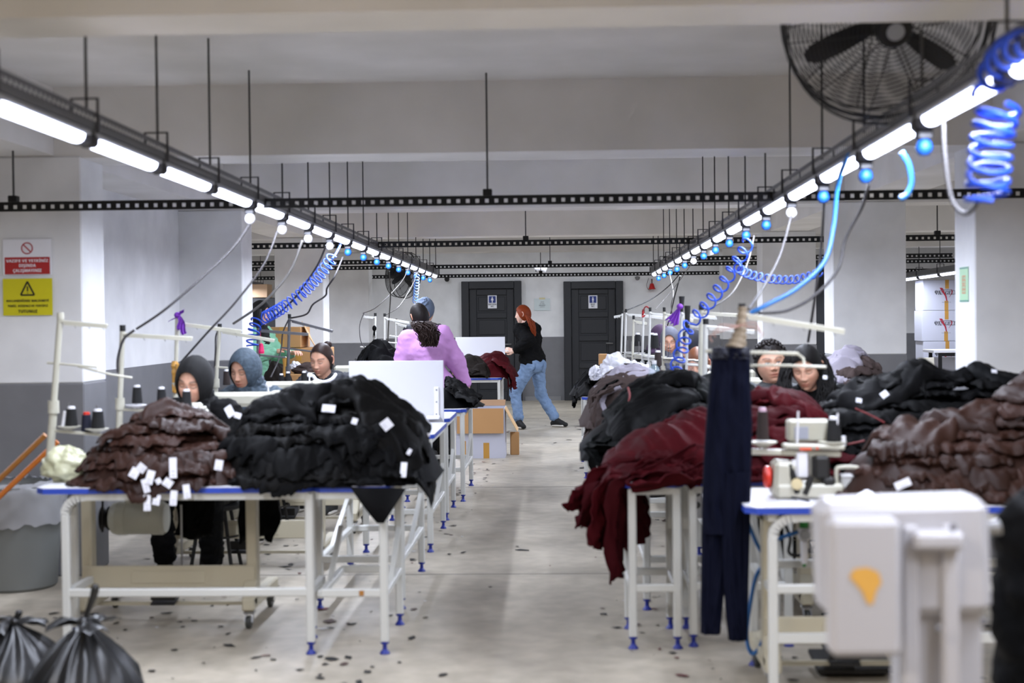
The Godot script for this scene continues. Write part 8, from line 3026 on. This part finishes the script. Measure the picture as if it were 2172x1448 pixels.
func control_box() -> void:
	var d := 2.9
	var a := at(1748, 1066, d)
	var z := at(2108, 1380, d)
	var o := thing("control_box", "pale grey machine control box with yellow sticker on a steel post", "control box", Vector3(at(1990, 1200, d).x, 0, -d - 0.08))
	var m := mat("box_enamel", Color(0.70, 0.695, 0.71), 0.42)
	var s := Shape.new()
	var by := at(1900, 1312, d).y
	s.box(Vector3((a.x + z.x) / 2, (a.y + by) / 2, -d - 0.08), Vector3(z.x - a.x, a.y - by, 0.15), Basis(Vector3(0, 0, 1), 0.03), 0.02)
	world_obj("housing", s, m, o)
	var fr := Shape.new()
	var c0 := at(1752, 1096, d - 0.02)
	var c1 := at(1905, 1384, d - 0.02)
	fr.box((c0 + c1) / 2 + Vector3(0, 0, 0.01), Vector3(c1.x - c0.x, c0.y - c1.y, 0.06), Basis(), 0.012)
	world_obj("front_cover", fr, m, o)
	var ps := Shape.new()
	var px := at(1978, 1300, d).x
	ps.box(Vector3(px + 0.03, by / 2 + 0.03, -d - 0.09), Vector3(0.17, by + 0.10, 0.09), Basis(), 0.008)
	world_obj("post", ps, m, o)
	var ch := Shape.new()
	for e in [1938, 2024]:
		var q := at(e, 1300, d - 0.03)
		ch.box(Vector3(q.x, 0.52, -d + 0.002), Vector3(0.035, 1.0, 0.02), Basis(), 0.006)
	ch.box(Vector3(at(1981, 1140, d).x, at(1981, 1140, d).y, -d + 0.02), Vector3(0.10, 0.035, 0.06), Basis(), 0.008)
	world_obj("channel_rail", ch, m, o)
	var st := Shape.new()
	var c := at(1838, 1242, d - 0.062)
	var ring := [c]
	for k in 9:
		var an := -0.15 + 2.2 * k / 8.0
		ring.append(c + Vector3(cos(an + 0.4) * 0.036 - 0.008, sin(an + 0.2) * 0.036 - 0.002, 0.0005))
	ring.append(c + Vector3(-0.006, -0.012, 0))
	var sp := PackedVector3Array()
	st.face([c + Vector3(-0.034, 0.018, 0), c + Vector3(-0.024, 0.034, 0), c + Vector3(0.002, 0.037, 0), c + Vector3(0.024, 0.027, 0), c + Vector3(0.030, 0.006, 0), c + Vector3(0.020, -0.010, 0), c + Vector3(0.012, -0.038, 0), c + Vector3(0.002, -0.036, 0), c + Vector3(-0.010, -0.010, 0)], Vector3.BACK)
	world_obj("sticker", st, mat("sticker_amber", Color(0.84, 0.64, 0.30), 0.5), o)
	var kn := Shape.new()
	kn.tube([at(2095, 1122, d + 0.05), at(2120, 1118, d + 0.05)], 0.013, 12, 0.016)
	world_obj("side_knob", kn, mats.steel, o)
	for e in [[1990, 1333], [2086, 1318], [2022, 1118]]:
		var b := Shape.new()
		b.blob(at(e[0], e[1], d - 0.04), Vector3(0.008, 0.008, 0.006), Basis(), 10, 6)
		world_obj("screw", b, mat("screw_grey", Color(0.4, 0.4, 0.42), 0.4), o)
	# a base plate on the floor carries the post
	var bs := Shape.new()
	bs.box(Vector3(px + 0.03, 0.01, -d - 0.09), Vector3(0.34, 0.02, 0.34), Basis(), 0.004)
	world_obj("base_plate", bs, mats.dark_iron, o)
	# dark fabric-covered machine beside it
	var dk := thing("covered_machine", "dark fabric-covered machine at the frame edge beside the control box", "machine", Vector3(at(2230, 1300, 3.3).x, 0, -3.35))
	var cv := flesh([[at(2215, 1140, 3.3), at(2240, 1300, 3.3), 0.11, 0.13], [at(2240, 1300, 3.3), Vector3(at(2240, 1300, 3.3).x, 0.12, -3.3), 0.13, 0.15], [at(2190, 1120, 3.3), at(2260, 1110, 3.3), 0.05, 0.06]], 0.016, 0.05, 0.012, 9.0)
	world_obj("cover", cv, mats.cloth_charcoal, dk)


func bits() -> void:
	# air regulator and hose under the overlock table
	var d := 5.75
	var o := thing("air_regulator", "white air regulator with green knob and gauge under the blue-edged table", "regulator", at(1706, 1195, d))
	var s := Shape.new()
	s.lathe([Vector2(0.0001, -0.002), Vector2(0.010, 0.0), Vector2(0.014, 0.012), Vector2(0.017, 0.09), Vector2(0.0001, 0.095)], Transform3D(), 16)
	s.box(Vector3(0, 0.12, 0), Vector3(0.045, 0.05, 0.04), Basis(), 0.006)
	obj("bowl", s, mats.plastic_white, o)
	var g := Shape.new()
	g.lathe([Vector2(0.018, 0.145), Vector2(0.018, 0.175), Vector2(0.0001, 0.178)], Transform3D(), 14)
	g.blob(Vector3(0, -0.006, 0), Vector3(0.008, 0.008, 0.008), Basis(), 8, 6)
	obj("green_knob", g, mat("green_plastic", Color(0.05, 0.50, 0.16), 0.4), o)
	var ga := Shape.new()
	ga.lathe([Vector2(0.0001, 0.012), Vector2(0.020, 0.012), Vector2(0.021, 0.0), Vector2(0.0001, 0.0)], Transform3D(Basis(Vector3(1, 0, 0), PI / 2), Vector3(0.0, 0.12, 0.022)), 16)
	obj("gauge", ga, mats.light_housing, o)
	var pp := Shape.new()
	pp.tube([Vector3(0, 0.178, 0), Vector3(0, 0.26, 0)], 0.012, 8)
	obj("hanger", pp, mats.dark_iron, o)
	cord("blue air hose looping behind the white table leg down to the floor", [[1582, 1094, 5.6], [1604, 1150, 5.6], [1624, 1188, 5.6], [1604, 1222, 5.62], [1590, 1290, 5.65], [1584, 1350, 5.65], [1594, 1385, 5.65], [1612, 1372, 5.62], [1626, 1330, 5.6]], 0.008, mats.air_hose_blue, "air_hose", "hose")
	cord("short blue air hose from regulator to the white table leg", [[1640, 1148, 5.72], [1668, 1136, 5.74], [1692, 1128, 5.75]], 0.008, mats.air_hose_blue, "air_hose", "hose")
	cord("black cord looped under the overlock table", [[1660, 1100, 5.8], [1676, 1140, 5.8], [1674, 1172, 5.82], [1700, 1176, 5.85], [1740, 1150, 5.85]], 0.007, mats.cord_black)
	# a low wooden footrest and pale parcel near the frame edge
	var fr := Shape.new()
	fr.box(Vector3(across(1815, 5.6), 0.05, -5.75), Vector3(0.30, 0.02, 0.22), Basis(Vector3(1, 0, 0), 0.15), 0.004)
	fr.box(Vector3(across(1815, 5.6), 0.02, -5.72), Vector3(0.26, 0.04, 0.03), Basis(), 0.004)
	single("treadle_plate", fr, mats.dark_iron, "dark iron treadle plate on the floor behind the control box", "treadle")
	# white tickets hanging at the end of the brown pile bench
	var pw := Shape.new()
	pw.box(at(1478, 1045, 7.3), Vector3(0.05, 0.26, 0.03), Basis(), 0.004)
	var ps := thing("socket_strip", "white upright socket strip under the bench beside the navy trousers", "socket strip", at(1478, 1098, 7.3))
	world_obj("strip", pw, mats.plastic_white, ps)
	for k in 3:
		var h := Shape.new()
		h.lathe([Vector2(0.0001, 0.002), Vector2(0.016, 0.002), Vector2(0.018, 0.0)], Transform3D(Basis(Vector3(1, 0, 0), PI / 2), at(1478, 1020 + 25 * k, 7.3) + Vector3(0, 0, 0.0155)), 12)
		world_obj("outlet", h, mat("outlet_grey", Color(0.35, 0.35, 0.36), 0.5), ps)
	# dark garments hanging below the first bench
	for e in [[410, 1062, 1140, 6.95, 0.10], [545, 1060, 1145, 7.0, 0.10]]:
		strip("dark_cloth", path([[e[0], e[1] - 20, e[3]], [e[0] + 4, (e[1] + e[2]) / 2.0, e[3] - 0.01], [e[0] - 3, e[2], e[3]]]), Vector3(e[4], 0, 0), mats.cloth_black, "black cloth hanging under the bench, %s" % ["beside the grey motor" if e[0] < 500 else "near the second beige leg"], "", e[0], 0.03, 1.5, 0.9, "cloth")
	# silver cellophane at the edge of the brown pile, small parts on the first bench
	single("cellophane", crumple(at(1838, 1052, 5.32), Vector3(0.03, 0.02, 0.03), 0.3, 2.5, 9.0), mat("foil", Color(0.85, 0.85, 0.88), 0.15), "small silvery cellophane wad beside the brown pile", "wad")


func lint() -> void:
	var s := Shape.new()
	var r := RandomNumberGenerator.new()
	r.seed = 99
	for k in 1500:
		var d := 5.2 + 15.0 * pow(r.randf(), 1.4)
		var x := r.randf_range(-2.6, 2.4)
		if x > -0.65 and x < 0.2 and r.randf() < 0.85:
			continue
		var n_ := r.randi_range(4, 6)
		var R := r.randf_range(0.004, 0.02) * (1.0 if r.randf() < 0.85 else 1.8)
		var ring := []
		var st := r.randf_range(0.4, 2.2)
		var an0 := r.randf() * TAU
		var v := r.randf()
		s.tint = Color(0.012, 0.012, 0.013) if v < 0.72 else (Color(0.10, 0.012, 0.018) if v < 0.80 else (Color(0.06, 0.035, 0.03) if v < 0.9 else Color(0.6, 0.6, 0.6)))
		for m in n_:
			var a := TAU * m / n_
			var q := Vector2(cos(a) * R * st, sin(a) * R).rotated(an0) * r.randf_range(0.7, 1.2)
			ring.append(Vector3(x + q.x, 0.003 + 0.004 * r.randf(), -d + q.y))
		s.face(ring, Vector3.UP)
	var o := single("fabric_lint", s, mats.painted, "dark thread scraps and fabric lint scattered over the concrete floor", "lint")
	o.set_meta("kind", "stuff")
